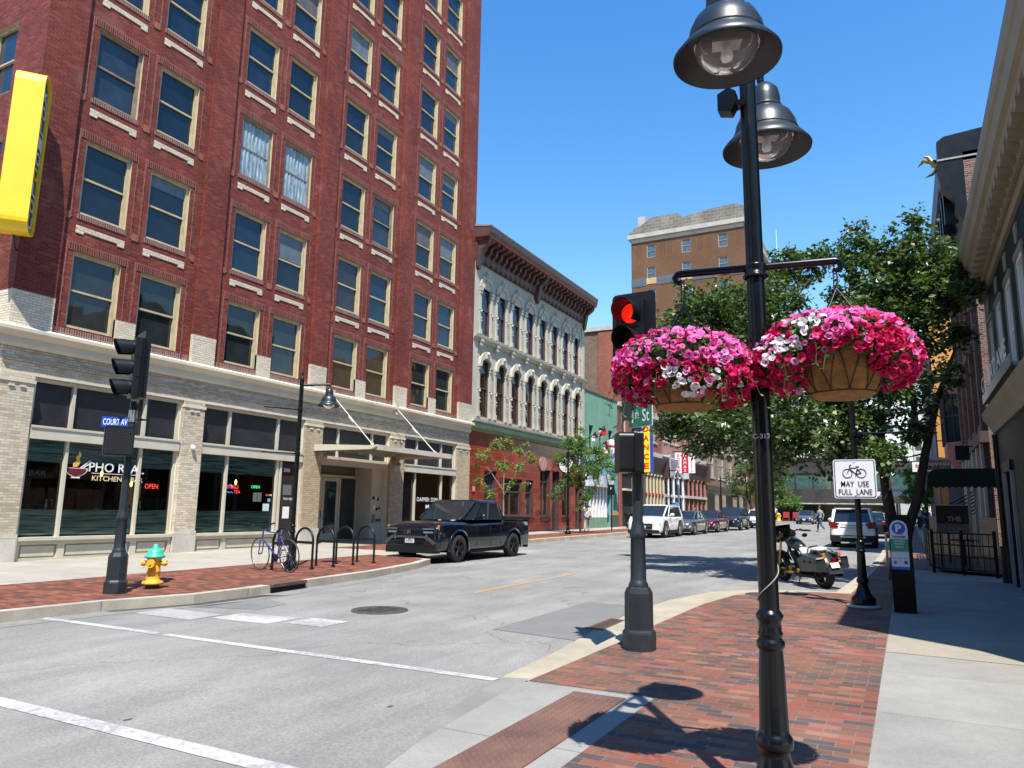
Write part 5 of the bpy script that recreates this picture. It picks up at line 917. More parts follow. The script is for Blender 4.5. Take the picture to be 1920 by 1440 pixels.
q.build('sticker',[mat('sticker_white',(.62,.66,.70),.4,0,0),mat('sticker_green',(.02,.28,.13),.4,0,0),mat('sticker_blue',(.02,.10,.45),.4,0,0),mat('sticker_navy',(.03,.06,.2),.4,0,0),mat('sticker_grey',(.25,.28,.3),.4,0,0)],K)
text('P',(sx,yf-.014,fr+1.165),(1,0,0),(0,0,1),.11,WHITE,K,bold=.03); text('ParkDSM',(sx,yf-.008,fr+1.08),(1,0,0),(0,0,1),.028,BLACK,K,width=.17,bold=.03)
for s,zz in (('Contactless',1.02),('Parking',.98),('Payments',.935)): text(s,(sx,yf-.014,fr+zz),(1,0,0),(0,0,1),.026,WHITE,K,width=.15 if s[0]=='C' else .11,bold=.02)
# ---------------- fire hydrant ----------------
hx,hy=-11.47,8.66; hz=gz(hy)+.154
K=thing('fire_hydrant','yellow fire hydrant with a green bonnet on the brick corner','fire hydrant',(hx,hy,hz)); HYY=mat('hydrant_yellow',(.72,.36,.03),.42,0,.12,6,dirt=((.4,.16,.03),.68)); HYG=mat('hydrant_green',(.04,.42,.27),.4,0,.12,6)
q=MB(); q.lathe([(.0,.07),(.17,.07),(.17,.11),(.12,.13),(.105,.15),(.105,.27),(.115,.28),(.105,.30),(.10,.46),(.125,.5),(.125,.52),(.0,.52)],(hx,hy,hz),20)
for k in range(8): a=k*PI/4; q.cyl((hx+.145*math.cos(a),hy+.145*math.sin(a),hz+.1),(hx+.145*math.cos(a),hy+.145*math.sin(a),hz+.13),.014,n=6)
q.build('barrel',HYY,K); q=MB(); q.lathe([(0,0),(.11,0),(.11,.07),(0,.07)],(hx,hy,hz-.01),16); q.build('base_pipe',IRON,K)
q=MB(); q.lathe([(0,.51),(.16,.51),(.165,.54),(.135,.56),(.128,.60),(.105,.645),(.07,.67),(.04,.68),(.04,.71),(.03,.715),(.03,.74),(0,.74)],(hx,hy,hz),20); q.build('bonnet',HYG,K)
for d,r,ln in (((-.83,-.55,0),.052,.16),((.83,.55,0),.052,.16),((.55,-.83,0),.075,.15)):
    d=Vector(d).normalized(); c=Vector((hx,hy,hz+.42)); q=MB(); q.cyl(c+d*.08,c+d*ln,r*.8,n=12); q.cyl(c+d*ln,c+d*(ln+.04),r,r*.95,n=8); q.cyl(c+d*(ln+.04),c+d*(ln+.06),.02,n=5); q.build('nozzle_cap',HYY,K)
# ---------------- signal poles ----------------
def sig_base(K,x,y,z,M=DGREY):
    q=MB(); q.lathe([(0,0),(.178,0),(.178,.17),(.17,.19),(.152,.21),(.150,.58),(.128,.63),(.105,.65)],(x,y,z),8,sm=False,rot=PI/8); q.build('octagonal_base',M,K)
    q=MB(); q.lathe([(.105,.65),(.105,.67),(.088,.70),(.084,.73),(.08,1.0),(.078,1.15),(.084,1.17),(.09,1.19),(.086,1.22),(.066,1.29),(.062,1.33)],(x,y,z),36,flute=(.725,1.16,.86)); q.build('fluted_shaft',M,K)
def sig_head(K,x,y,z,rz,red=False,s=1,name='signal_head'):
    h=bpy.data.objects.new(name,None); COL.objects.link(h); h.parent=K; h.location=Vector((x,y,z))-wloc(K); h.rotation_euler=(0,0,rz)   # faces -Y when rz=0
    def bb(q,n,m): 
        o=q.build(n,m,None); o.parent=h; return o
    q=MB(); q.prism(rrect(.56,1.24,.06),(-.28,.02,-.62),(1,0,0),(0,0,1),.006); o=bb(q,'backplate',BLACK)
    q=MB()
    for k in (-1,0,1): q.box(-.16,.16,-.08,.14,k*.34-.165,k*.34+.165)
    q.box(.13,.17,-.1,-.06,-.5,.5); bb(q,'signal_body',BLACK)
    for i,k in enumerate((1,0,-1)):
        q=MB(); vs=[];n=20
        for j in range(n+1):
            a=-PI*.28+PI*1.56*j/n
            vs+=[(.135*math.cos(a),-.08,k*.34+.135*math.sin(a)),(.14*math.cos(a),-.40+.12*(1-math.sin(a))*.5,k*.34-.02+.14*math.sin(a))]
        q.add(vs,[(2*j,2*j+1,2*j+3,2*j+2) for j in range(n)],0,True); q.add([(a*.96,b,(c-k*.34)*.96+k*.34) for a,b,c in vs],[(2*j+2,2*j+3,2*j+1,2*j) for j in range(n)],0,True); bb(q,'visor',BLACK)
        q=MB(); q.ball((0,-.075,k*.34),(.125,.03,.125),16); bb(q,'signal_lens',[mat('red_lamp',(.4,.01,.005),.3,0,0,emit=((1,.02,.004),.5)) if red and i==0 else mat('dark_lens_%d'%i,[(.06,.008,.006),(.05,.035,.008),(.006,.04,.03)][i],.2,0,0)][0])
    return h
def ped_box(K,x,y,z,rz,face='back'):
    q=MB(); T=Matrix.Translation((x,y,z))@Matrix.Rotation(rz,4,'Z')
    b=MB(); b.prism(rrect(.40,.44,.06),(-.20,.10,-.22),(1,0,0),(0,0,1),.16); q.add([T@Vector(v) for v in b.v],b.f,0)
    b=MB(); b.prism(rrect(.44,.48,.05),(-.22,-.06,-.24),(1,0,0),(0,0,1),.1); q.add([T@Vector(v) for v in b.v],b.f,0); o=q.build('pedestrian_signal',BLACK,K)
    if face!='back':
        q=MB(); g=MB()
        for i in range(17):
            for s in (1,):
                u=-.19+.38*i/16; g.box(u-.004,u+.004,-.166,-.162,-.2,.2)
        for i in range(17): w_=-.2+.4*i/16; g.box(-.19,.19,-.17,-.163,w_-.003,w_+.003)
        q.add([T@Vector(v) for v in g.v],g.f,0); q.build('grille',mat('grille_grey',(.03,.03,.03),.5,0,0),o)
    return o
# right signal pole
x,y=-2.60,7.88; z=gz(y)+.134
K=thing('traffic_signal_pole','grey traffic signal showing red behind the left flower basket','traffic signal',(x,y,z)); sig_base(K,x,y,z); q=MB(); q.cyl((x,y,z+1.3),(x,y,3.45),.058,.052,n=20); q.build('pole',DGREY,K)
hd=sig_head(K,x+.02,y-.12,3.47,R(-4),red=True); hd.scale=(.93,.93,.93); q=MB(); q.tube([(x,y,3.1),(x+.0,y,3.45)],.05); q.build('mount',BLACK,K)
ped_box(K,x-.10,y-.07,2.24,R(118)); q=MB(); q.cyl((x-.1,y,2.02),(x+.02,y,2.02),.03); q.cyl((x-.1,y,2.38),(x+.02,y,2.38),.03); q.build('pedestrian_signal_arm',BLACK,K)
ped=MB(); T_=Matrix.Translation((x-.06,y-.02,2.83)); ped.obox((x-.02,y+.03,2.78),(.26,.16,.34),R(60)); ped.build('signal_back_box',mat('weathered_box',(.09,.085,.07),.7,0,.2,5),K)
GS=mat('street_sign_green',(.0,.16,.09),.35,0,.05,2); 
def panel(mb,O,U,V,w,h,r,t,m): mb.prism([(a-w/2,b) for a,b in rrect(w,h,r)],O,U,V,t,m)
U=Vector((.82,-.55,0)).normalized(); q=MB(); O=Vector((x+.10,y-.16,2.51)); Nn=U.cross(Vector((0,0,1))); panel(q,O,U,(0,0,1),.42,.24,.02,.004,1); panel(q,O+Nn*.003+Vector((0,0,.01)),U,(0,0,1),.40,.22,.015,.004,0); sg=q.build('street_name_sign',[GS,WHITE],K)
text('4',O+U*-.14+Nn*.01+Vector((0,0,.06)),U,(0,0,1),.13,WHITE,K,bold=.02); text('th',O+U*-.045+Nn*.01+Vector((0,0,.1)),U,(0,0,1),.095,WHITE,K,width=.07,bold=.0); text('St',O+U*.11+Nn*.01+Vector((0,0,.06)),U,(0,0,1),.13,WHITE,K,width=.12,bold=.01)
q=MB(); q.tube([(x,y-.05,2.5),(x+.12,y-.1,2.5),(x+.12,y-.1,2.66)],.014,6); q.ball((x+.08,y-.1,2.47),.035,8); q.build('sign_bracket',ALU,K)
# left signal pole
x,y=-11.35,7.9; z=gz(y)+.154
K=thing('traffic_signal_pole','grey corner traffic signal seen from the side with a blue street name sign','traffic signal',(x,y,z)); sig_base(K,x,y,z); q=MB(); q.cyl((x,y,z+1.3),(x,y,3.2),.06,.055,n=20); q.cyl((x,y,2.95),(x,y,3.15),.066,n=20,m=1); q.build('pole',[DGREY,ALU],K)
sig_head(K,x+.02,y-.02,3.86,R(-22)); q=MB(); q.tube([(x,y,3.1),(x,y,3.3)],.06); q.tube([(x,y,3.0),(x+.16,y+.16,3.0),(x+.16,y+.16,3.35)],.025,8); q.build('mount',BLACK,K)
ped_box(K,x-.02,y-.2,2.61,R(60),'f')
U=Vector((.75,.66,0)).normalized(); O=Vector((x-.19,y-.17,2.86)); Nn=U.cross(Vector((0,0,1))); q=MB(); panel(q,O,U,(0,0,1),.42,.17,.01,.004,0); q.build('street_name_sign',mat('street_sign_blue',(.01,.06,.35),.35,0,.05,2),K); text('COURT AV',O+Nn*.008+Vector((0,0,.035)),U,(0,0,1),.10,WHITE,K,width=.37,bold=.01)
# ---------------- bike racks ----------------
def rack(y,lab):
    x=-12.21;z=gz(y)+.154; K=thing('bike_rack',lab,'bike rack',(x,y,z),'bike racks on the brick pavement'); U=Vector((1,-.13,0)).normalized(); w=.30; c=Vector((x,y,z))
    P=[c-U*w]+[c-U*w*math.cos(a)+Vector((0,0,.60+w*math.sin(a))) for a in np.linspace(0,PI,15)]+[c+U*w]
    q=MB(); q.tube(P,.027,10); q.build('hoop',BLACK,K); q=MB(); q.obox(c+Vector((0,0,.58)),(.56,.012,.06),math.atan2(U.y,U.x)); q.build('crossbar',BLACK,K)
    for s in (-1,1): q=MB(); q.cyl(c+U*w*s,c+U*w*s+Vector((0,0,.012)),.06); q.build('foot_plate',BLACK,K)
for y,lab in ((12.36,'black hoop bike rack behind the blue bicycle'),(13.05,'black hoop bike rack just right of the blue bicycle'),(13.76,'black hoop bike rack in the middle of the row'),(14.46,'black hoop bike rack second from the pickup truck'),(15.26,'black hoop bike rack nearest the pickup truck')): rack(y,lab)
# ---------------- lamp posts ----------------
LAMPM=mat('lamp_post_black',(.004,.005,.0065),.25,0,.2,3,spec=.32,coat=.05); LAMPH=mat('lamp_head_grey',(.014,.019,.022),.36,0,.12,3,coat=.1)
LG,ntl,bl_=newmat('lamp_globe'); bl_.inputs['Base Color'].default_value=(.92,.9,.88,1); bl_.inputs['Roughness'].default_value=.06; bl_.inputs['Transmission Weight'].default_value=.9; bl_.inputs['IOR'].default_value=1.2
def post(K,x,y,z,h,r=.052):
    q=MB(); q.lathe([(0,0),(.17,0),(.175,.02),(.175,.1),(.16,.125),(.14,.14),(.10,.2),(.072,.30),(.07,.325),(.084,.335),(.089,.355),(.087,.385),(.076,.40),(.072,.41)],(x,y,z),40); q.build('base',LAMPM,K)
    q=MB(); q.lathe([(.072,.41),(.070,.43),(.062,.70),(.057,.795)],(x,y,z),32,flute=(.42,.77,.93)); q.lathe([(.057,.795),(.062,.80),(.069,.815),(.067,.835),(.057,.845),(.056,.86),(.061,.865),(.061,.875),(.055,.885),(.055,.93),(.065,.945),(.067,.96),(.057,.975),(.05,.985)],(x,y,z),32); q.build('fluted_shaft',LAMPM,K)
    q=MB(); q.cyl((x,y,z+.98),(x,y,z+h),r,r*.88,n=28); q.build('pole',LAMPM,K)
def bell(K,x,y,z,s=1.,arm=None):
    h=bpy.data.objects.new('lamp_head',None); COL.objects.link(h); h.parent=K; h.location=Vector((x,y,z))-wloc(K)
    def bb(q,n,m): o=q.build(n,m,None); o.parent=h; return o
    q=MB(); pr=[(.255,0),(.258,.012),(.225,.055),(.195,.085),(.186,.10),(.182,.115),(.175,.16),(.15,.215),(.12,.245),(.098,.26),(.094,.265),(.092,.29),(.09,.34),(.08,.39),(.05,.425),(.03,.44),(0,.442)]
    q.lathe([(a*s,b*s) for a,b in pr],n=44); q.lathe([(a*s,b*s) for a,b in [(.099,.262),(.102,.27),(.099,.278),(.093,.278)]],n=44); q.lathe([(a*s,b*s) for a,b in [(.186,.10),(.19,.106),(.186,.114)]],n=44); bb(q,'shade',LAMPH)
    q=MB(); q.lathe([(a*s,b*s) for a,b in [(.253,.002),(.218,.055),(.185,.085),(.17,.09),(.165,.07),(.16,.075),(.155,.11),(0,.13)]],n=40); bb(q,'inner_reflector',mat('inner_shade',(.03,.028,.026),.5,0,0))
    q=MB(); q.lathe([(.15*s*math.cos(a),.07*s-.125*s*math.sin(a)) for a in np.linspace(0,PI/2,10)],n=32); q.lathe([(.158*s,.07*s),(.16*s,.085*s),(.15*s,.085*s)],n=32); bb(q,'globe',LG)
    q=MB(); q.lathe([(0,.05*s),(.03*s,.05*s),(.035*s,0),(.025*s,-.02*s),(0,-.025*s)],n=14); q.obox((0,0,.08*s),(.16*s,.11*s,.02),.3,1); bb(q,'bulb',[HEAD,ALU])
    return h
# near lamp post with flower baskets
px_,py_=-.645,4.02; pz_=gz(4)+.134
K=thing('lamp_post','tall glossy black lamp post with two bell lamps carrying the flower baskets','lamp post',(px_,py_,pz_)); post(K,px_,py_,pz_,4.35,.049)
bell(K,-.655,3.50,3.855,1.03); bell(K,-.625,4.52,3.83,1.03)
q=MB(); 
for y in (3.50,4.52): q.tube([(px_,py_,4.42),(px_,(py_+y)/2,4.46),(px_,y,4.42),(px_,y,4.30)],.022,10)
q.tube([(px_,py_,4.2),(px_,py_,4.5)],.04,12); q.build('lamp_arm',LAMPM,K)
q=MB(); q.lathe([(.058,0),(.066,.004),(.066,.012),(.058,.016),(.056,.05),(.062,.06),(.062,.07),(.055,.075)],(px_,py_,2.86),28); q.build('collar',LAMPM,K)
q=MB(); q.prism([(-.05,-.05),(.02,-.07),(.05,-.02),(.05,.05),(.01,.08),(-.05,.05)],(px_-.1,py_-.02,3.88),(1,0,0),(0,0,1),.08); q.box(px_-.1,px_,py_-.05,py_-.0,3.86,3.9); q.build('photo_sensor',LAMPM,K)
q=MB(); dirv=Vector((.40,.06,0)); c=Vector((px_,py_,2.92)); 
for s in (1,-1):
    e=c+dirv*s; q.tube([c,e-dirv*.02*s,e+Vector((.012*s,0,-.004)),e+dirv*s*.06+Vector((0,0,-.022)),e+dirv*s*.045+Vector((0,0,-.045)),e+dirv*s*.0+Vector((0,0,-.052)),e-dirv*s*.03+Vector((0,0,-.04))],[.021,.021,.02,.018,.016,.014,.012],12)
q.build('basket_arm',LAMPM,K)
text('C-313',(px_+.005,py_-.0525,1.985),(1,0,0),(0,0,1),.024,mat('label_white',(.5,.5,.5),.5,0,0),K,width=.085,th=.0,bold=.01)
q=MB(); q.tube([(px_+.053*math.cos(a),py_+.053*math.sin(a),1.16+.05*(a+PI)) for a in np.linspace(-PI*.95,PI*.3,16)],.0035,5); q.build('wire',mat('old_wire',(.25,.24,.2),.6,0,0),K)
# ---- baskets ----
def petalmat(name,a,b,c):
    m,nt,bs=newmat(name); L=nt.links.new; at=N(nt,'ShaderNodeUVMap'); at.uv_map='UVMap'
    ln=N(nt,'ShaderNodeVectorMath',operation='LENGTH'); L(at.outputs[0],ln.inputs[0]); r=ramp(nt,[(0,c),(.22,c),(.38,b),(1,a)]); L(ln.outputs['Value'],r.inputs[0])
    L(r.outputs[0],bs.inputs['Base Color']); bs.inputs['Roughness'].default_value=.55; bs.inputs['Specular IOR Level'].default_value=.2
    tr=N(nt,'ShaderNodeBsdfTranslucent'); L(r.outputs[0],tr.inputs[0]); mx=N(nt,'ShaderNodeMixShader'); mx.inputs[0].default_value=.35; L(bs.outputs[0],mx.inputs[1]); L(tr.outputs[0],mx.inputs[2]); L(mx.outputs[0],nt.nodes['Material Output'].inputs[0]); return m
PINK=petalmat('pink_petal',(.86,.19,.50),(.80,.13,.42),(.30,.01,.12)); MAG=petalmat('magenta_petal',(.62,.008,.10),(.50,.006,.08),(.15,.0,.03)); WHT=petalmat('white_petal',(.86,.82,.85),(.80,.74,.80),(.30,.20,.12)); LILAC=petalmat('lilac_petal',(.82,.36,.66),(.75,.25,.58),(.35,.03,.22))
def leafmat(name,a,b,tr=.3,rough=.45):
    m,nt,bs=newmat(name); L=nt.links.new; oi=N(nt,'ShaderNodeNewGeometry'); r=ramp(nt,[(0,a),(1,b)]); L(oi.outputs['Random Per Island'],r.inputs[0]); L(r.outputs[0],bs.inputs['Base Color']); bs.inputs['Roughness'].default_value=rough
    t=N(nt,'ShaderNodeBsdfTranslucent'); sc=N(nt,'ShaderNodeVectorMath',operation='MULTIPLY'); sc.inputs[1].default_value=(1.5,1.9,.5); L(r.outputs[0],sc.inputs[0]); L(sc.outputs[0],t.inputs[0]); mx=N(nt,'ShaderNodeMixShader'); mx.inputs[0].default_value=tr; L(bs.outputs[0],mx.inputs[1]); L(t.outputs[0],mx.inputs[2]); L(mx.outputs[0],nt.nodes['Material Output'].inputs[0]); return m
BLEAF=leafmat('petunia_leaf',(.03,.065,.012),(.09,.15,.03)); COIR=mat('coir_liner',(.24,.115,.032),.95,0,.35,14,bump=1.,bscale=90,dirt=((.22,.10,.03),.6))
def flower_geo(kind):
    V=[(0,0,-.013)];UVs=[(0,0)];F=[]; k=10
    for rad,zz,u in ((.0065,-.004,.3),(.018,.003,.75),(.0265,(.007,.0,.011)[kind],1.)):
        for i in range(k):
            a=2*PI*i/k; r=rad*(1 if (i%2==0 or rad<.01) else (.97 if rad<.02 else .86)); x=r*math.cos(a); y=r*math.sin(a); z=zz+(.0035*math.sin(i*2.3+kind) if rad>.02 else 0)
            if kind==1 and rad>.02: z-=.006*(1+math.cos(a*2))*.5+.004
            if kind==2: x*=.72
            V.append((x,y,z)); UVs.append((u*math.cos(a),u*math.sin(a)))
    for i in range(k): j=(i+1)%k; F+=[(0,1+i,1+j),(1+i,1+k+i,1+k+j,1+j),(1+k+i,1+2*k+i,1+2*k+j,1+k+j)]
    return V,F,UVs
FG=[flower_geo(k) for k in range(3)]
def mesh_from(name,V,F,U,M,mats):
    me=bpy.data.meshes.new(name); me.from_pydata(V,[],F); me.update(); 
    for m in mats: me.materials.append(m)
    me.polygons.foreach_set('material_index',M); me.polygons.foreach_set('use_smooth',[True]*len(F)); uv=me.uv_layers.new(name='UVMap'); li=np.empty(len(me.loops),dtype=np.int32); me.loops.foreach_get('vertex_index',li); uv.data.foreach_set('uv',np.array(U)[li].ravel()); return me
single={(m.name,k):mesh_from('flower_'+m.name,FG[k][0],FG[k][1],FG[k][2],[0]*len(FG[k][1]),[m]) for m in (PINK,MAG,WHT,LILAC) for k in range(3)}
CAMP=Vector((0,0,1.6))
def basket(name,label,c,lobes,seed,whitebias,nf,whites):
    """c = rim centre of the wire basket; lobes = ellipsoids the flowers cover"""
    rr=random.Random(seed); K=thing('flower_basket',label,'flower basket',c,'hanging flower baskets'); c=Vector(c)
    r=.225; dp=.24; prof=[(r,0),(r*.98,-.06),(r*.91,-.12),(r*.80,-.185),(r*.68,-.225),(r*.58,-dp),(0,-dp-.004)]
    q=MB(); q.lathe(prof,c,36); 
    ob=q.build('coir_liner',COIR,K)
    q=MB(); rg=lambda R_,z: [(c.x+R_*math.cos(a),c.y+R_*math.sin(a),c.z+z) for a in np.linspace(0,2*PI,37)]
    q.tube(rg(r+.006,0),.004,5,cap=False); q.tube(rg(r*.68+.006,-.222),.003,5,cap=False)
    nz=12
    for i in range(nz):
        a=2*PI*i/nz; b=2*PI*(i+.5)/nz; d_=2*PI*(i+1)/nz
        for (s,e) in ((a,b),(d_,b)):
            P=[]
            for t in np.linspace(0,1,6):
                an=s+(e-s)*t; z=-.222*t; Rr=np.interp(-z,[0,.06,.12,.185,.225],[r,r*.98,r*.91,r*.80,r*.68])+.004; P.append((c.x+Rr*math.cos(an),c.y+Rr*math.sin(an),c.z+z))
            q.tube(P,.0026,4,cap=False)
    q.build('wire_frame',mat('wire_dark',(.025,.018,.012),.6,0,0),K)
    top=c+Vector((0,0,.34)); q=MB()
    for i in range(4): a=PI/4+i*PI/2+.3; q.tube([top,(c.x+r*math.cos(a),c.y+r*math.sin(a),c.z)],.004,5)
    hk=2.872-top.z; q.tube([top,top+Vector((.008,0,hk*.4)),top+Vector((.004,0,hk))],.004,5); q.tube([top+Vector((-.012,0,.0)),top+Vector((-.010,0,hk))],.004,5); q.build('hanger',mat('hanger_dark',(.03,.03,.03),.5,0,0),K)
    # foliage: leaves through the mound volume
    V=[];F=[]
    def surf(shell):
        cx,rx=rr.choices(lobes,weights=[l[2] for l in lobes])[0][:2]
        while True:
            d=Vector((rr.gauss(0,1),rr.gauss(0,1),rr.gauss(0,1))).normalized()
            p=Vector((d.x*rx[0],d.y*rx[1],d.z*rx[2]))*shell+Vector(cx)
            ok=all(((p.x-Vector(o[0]).x)/o[1][0])**2+((p.y-Vector(o[0]).y)/o[1][1])**2+((p.z-Vector(o[0]).z)/o[1][2])**2>=(.9*shell)**2 for o in lobes if o[0]!=cx)
            # keep clear of the liner front, below the rim
            rad=math.hypot(p.x-c.x,p.y-c.y)
            if p.z<c.z-.02 and rad<r*.97: continue
            if name=='r' and p.y<c.y and -.16<p.x-c.x<.14 and p.z<c.z-.035-.35*abs(p.x-c.x-.03): continue
            if name=='l' and p.y<c.y and abs(p.x-c.x+.03)<.09 and p.z<c.z-.155: continue
            if ok: return p,Vector((d.x/rx[0],d.y/rx[1],d.z/rx[2])).normalized()
    for i in range(3400):
        p,nn=surf(.55+.4*rr.random()**.5); nn=(nn+Vector((rr.gauss(0,.5),rr.gauss(0,.5),rr.gauss(0,.5)))).normalized()
        t=nn.orthogonal().normalized(); t=Matrix.Rotation(rr.random()*6.28,3,nn)@t; b=nn.cross(t); s=.018+.016*rr.random(); k=len(V)
        V+= [p-t*s,p+b*s*.45+nn*.004,p+t*s,p-b*s*.45+nn*.004]; F.append((k,k+1,k+2,k+3))
    for i in range(60):
        p,nn=surf(.97); st=[p]; L_=rr.uniform(.03,.09)
        for t in (1,2,3): st.append(p+nn*L_*t*.33+Vector((rr.gauss(0,.006),rr.gauss(0,.006),-.012*t*t)))
        for a_,b_ in zip(st,st[1:]):
            k=len(V); w=(b_-a_).cross(Vector((.3,1,.2))).normalized()*.0014; V+=[a_-w,a_+w,b_+w,b_-w]; F.append((k,k+1,k+2,k+3))
        for t in (1,2,3):
            for sg in (1,-1): k=len(V); d_=(Vector((rr.gauss(0,1),rr.gauss(0,1),rr.gauss(0,.5)))).normalized(); n_=d_.orthogonal().normalized(); V+=[st[t],st[t]+d_*.011+n_*.005,st[t]+d_*.024,st[t]+d_*.011-n_*.005]; F.append((k,k+1,k+2,k+3))
    me=bpy.data.meshes.new('foliage'); me.from_pydata([tuple(v-c) for v in V],[],F); me.materials.append(BLEAF); o=bpy.data.objects.new('foliage',me); COL.objects.link(o); o.parent=K
    # flowers in colour patches
    cent=[]
    for i in range(46):
        p,nn=surf(1.); low=p.z<c.z-.03; u=rr.random()
        col='m' if (low and u<.72) else ('w' if (u<whitebias and p.x<c.x+.15) else ('p' if u<(.74 if name=='l' else .64) else ('l' if u<(.84 if name=='l' else .68) else 'm')))
        if not low and whitebias>.1 and p.x>c.x+.28: col='m' if u<.6 else 'p'
        cent.append((p,col))
    cent+=[(Vector(w_),'w') for w_ in whites]
    pts=[]
    tries=0
    while len(pts)<nf and tries<nf*30:
        tries+=1; p,nn=surf(.96+.1*rr.random())
        if any((p-o[0]).length_squared<.00034 for o in pts): continue
        if p.z<c.z-.02 and rr.random()<.25: continue
        col=min(cent,key=lambda t:(t[0]-p).length_squared)[1]
        if rr.random()<.2: col=rr.choice('pppml' if p.z>c.z-.04 else 'mmpl')
        pts.append((p,nn,col))
    def fm(p,nn):
        nn=(nn+Vector((0,-.12,.25))+Vector((rr.gauss(0,.42),rr.gauss(0,.42),rr.gauss(0,.42)))).normalized(); q=nn.to_track_quat('Z','Y').to_matrix().to_4x4(); s=.62+.42*rr.random(); return Matrix.Translation(p-c+nn*.008)@q@Matrix.Rotation(rr.random()*6,4,'Z')@Matrix.Diagonal((s,s*(.85+.15*rr.random()),s,1))
    pts=[(fm(p,nn),col,(p-CAMP).length + (10 if nn.dot((CAMP-p).normalized())<.15 else 0)+rr.random()*.3) for p,nn,col in pts]; pts.sort(key=lambda t:t[2]); mm={'p':PINK,'m':MAG,'w':WHT,'l':LILAC}
    for T,col,_ in pts[:100]:
        o=bpy.data.objects.new('flower',single[(mm[col].name,rr.choice((0,0,1,2)))]); COL.objects.link(o); o.parent=K; o.matrix_local=T
    V=[];F=[];U=[];M_=[]
    for T,col,_ in pts[100:]:
        k=len(V); g=rr.choice((0,0,1,2)); V+=[tuple(T@Vector(v)) for v in FG[g][0]]; U+=FG[g][2]; F+=[tuple(i+k for i in f) for f in FG[g][1]]; M_+=['pmwl'.index(col)]*len(FG[g][1])
    o=bpy.data.objects.new('flower_mass',mesh_from('flower_mass',V,F,U,M_,[PINK,MAG,WHT,LILAC])); COL.objects.link(o); o.parent=K; o['kind']='stuff'; return K
basket('l','left hanging basket spilling pink and magenta petunias under the red signal',(-1.02,3.94,2.39),[((-1.04,3.93,2.425),(.33,.32,.145),3),((-1.21,3.89,2.34),(.18,.23,.15),2),((-.84,3.98,2.33),(.19,.24,.16),2),((-1.0,3.78,2.30),(.27,.13,.11),1.5)],4,.012,900,[(-.95,3.62,2.25),(-.80,3.68,2.22)])
basket('r','right hanging basket of pink, magenta and white petunias with its coir liner showing',(-.25,4.08,2.43),[((-.275,4.07,2.48),(.325,.31,.15),3),((-.50,4.03,2.38),(.17,.22,.15),2),((-.06,4.10,2.39),(.175,.23,.15),2),((-.22,3.86,2.42),(.17,.08,.09),1)],9,.12,820,[(-.47,3.84,2.50),(-.38,3.80,2.54),(-.52,3.86,2.42),(-.36,3.79,2.47),(-.58,3.95,2.48)])
# second lamp post with the bicycle sign
px2,py2=-.68,13.05; z=gz(13)+.134
K=thing('lamp_post','black lamp post with the bicycle sign rising behind the right flower basket','lamp post',(px2,py2,z)); post(K,px2,py2,z+.03,4.2,.045); q=MB(); q.lathe([(0,0),(.25,0),(.26,.01),(.24,.035),(0,.036)],(px2,py2,z),20); q.build('footing',KERB,K)
bell(K,-.66,12.5,4.0,.98); bell(K,-.66,13.6,4.0,.98); q=MB(); q.tube([(px2,py2,4.4),(px2,12.5,4.45),(px2,12.5,4.4)],.02); q.tube([(px2,py2,4.4),(px2,13.6,4.45),(px2,13.6,4.4)],.02)
q.tube([(px2,py2,2.9),(px2+.85,py2+.04,2.9)],.014,8); q.lathe([(.06,0),(.064,.01),(.064,.08),(.06,.09)],(px2,py2,2.85),20); q.build('banner_arm',LAMPM,K)
K2=thing('bicycle_sign','square white sign with a bicycle over the words may use full lane','sign',(-.69,12.9,2.2)); sxc=-.695; sy=12.93; SU=Vector((1,0.0,0)).normalized(); O=Vector((sxc,sy,1.865))
q=MB(); w,h=.615,.61; tilt=R(-3.0); UV_=Vector((1,0,0)); VV=Vector((0,0,1))
def pan(w,h,r,d,m): q.prism([(a-w/2,b-h/2) for a,b in rrect(w,h,r)],O+Vector((0,-d,h0/2)),UV_,VV,.004,m)
h0=.61; pan(.615,.61,.035,0,0); pan(.585,.58,.028,.003,1); pan(.56,.555,.022,.006,0); SW=mat('sign_white',(.66,.67,.70),.35,0,.03,2); q.build('sign_panel',[SW,BLACK],K2)
y=sy-.012
text('MAY  USE',(sxc,y,O.z+.185),UV_,VV,.085,BLACK,K2,width=.40,bold=.004); text('FULL  LANE',(sxc,y,O.z+.06),UV_,VV,.085,BLACK,K2,width=.48,bold=.004)
q=MB(); bz=O.z+.40
def circ(cx,cz,r,t=.009): q.tube([(cx+r*math.cos(a),y,cz+r*math.sin(a)) for a in np.linspace(0,2*PI,25)],t,5,cap=False)
def seg(a,b,t=.009): q.tube([(sxc+a[0],y,bz+a[1]),(sxc+b[0],y,bz+b[1])],t,5)
circ(sxc-.10,bz-.01,.068,.006); circ(sxc+.10,bz-.01,.068,.006)
for a,b in (((-.10,-.01),(-.06,.09)),((-.065,.075),(.03,.075)),((-.06,.06),(.02,-.02)),((.02,-.02),(.05,.09)),((.02,-.02),(.10,-.01)),((.10,-.01),(.04,.065)),((.025,.095),(.075,.095)),((-.06,.09),(-.065,.115)),((-.065,.115),(-.035,.125)),((.02,-.02),(.02,-.06))): seg(a,b,.0065)
q.build('bicycle_symbol',BLACK,K2); q=MB()
for dz in (.045,.565): q.ball((sxc,y,O.z+dz),(.012,.004,.012),8)
q.build('bolt',ALU,K2)
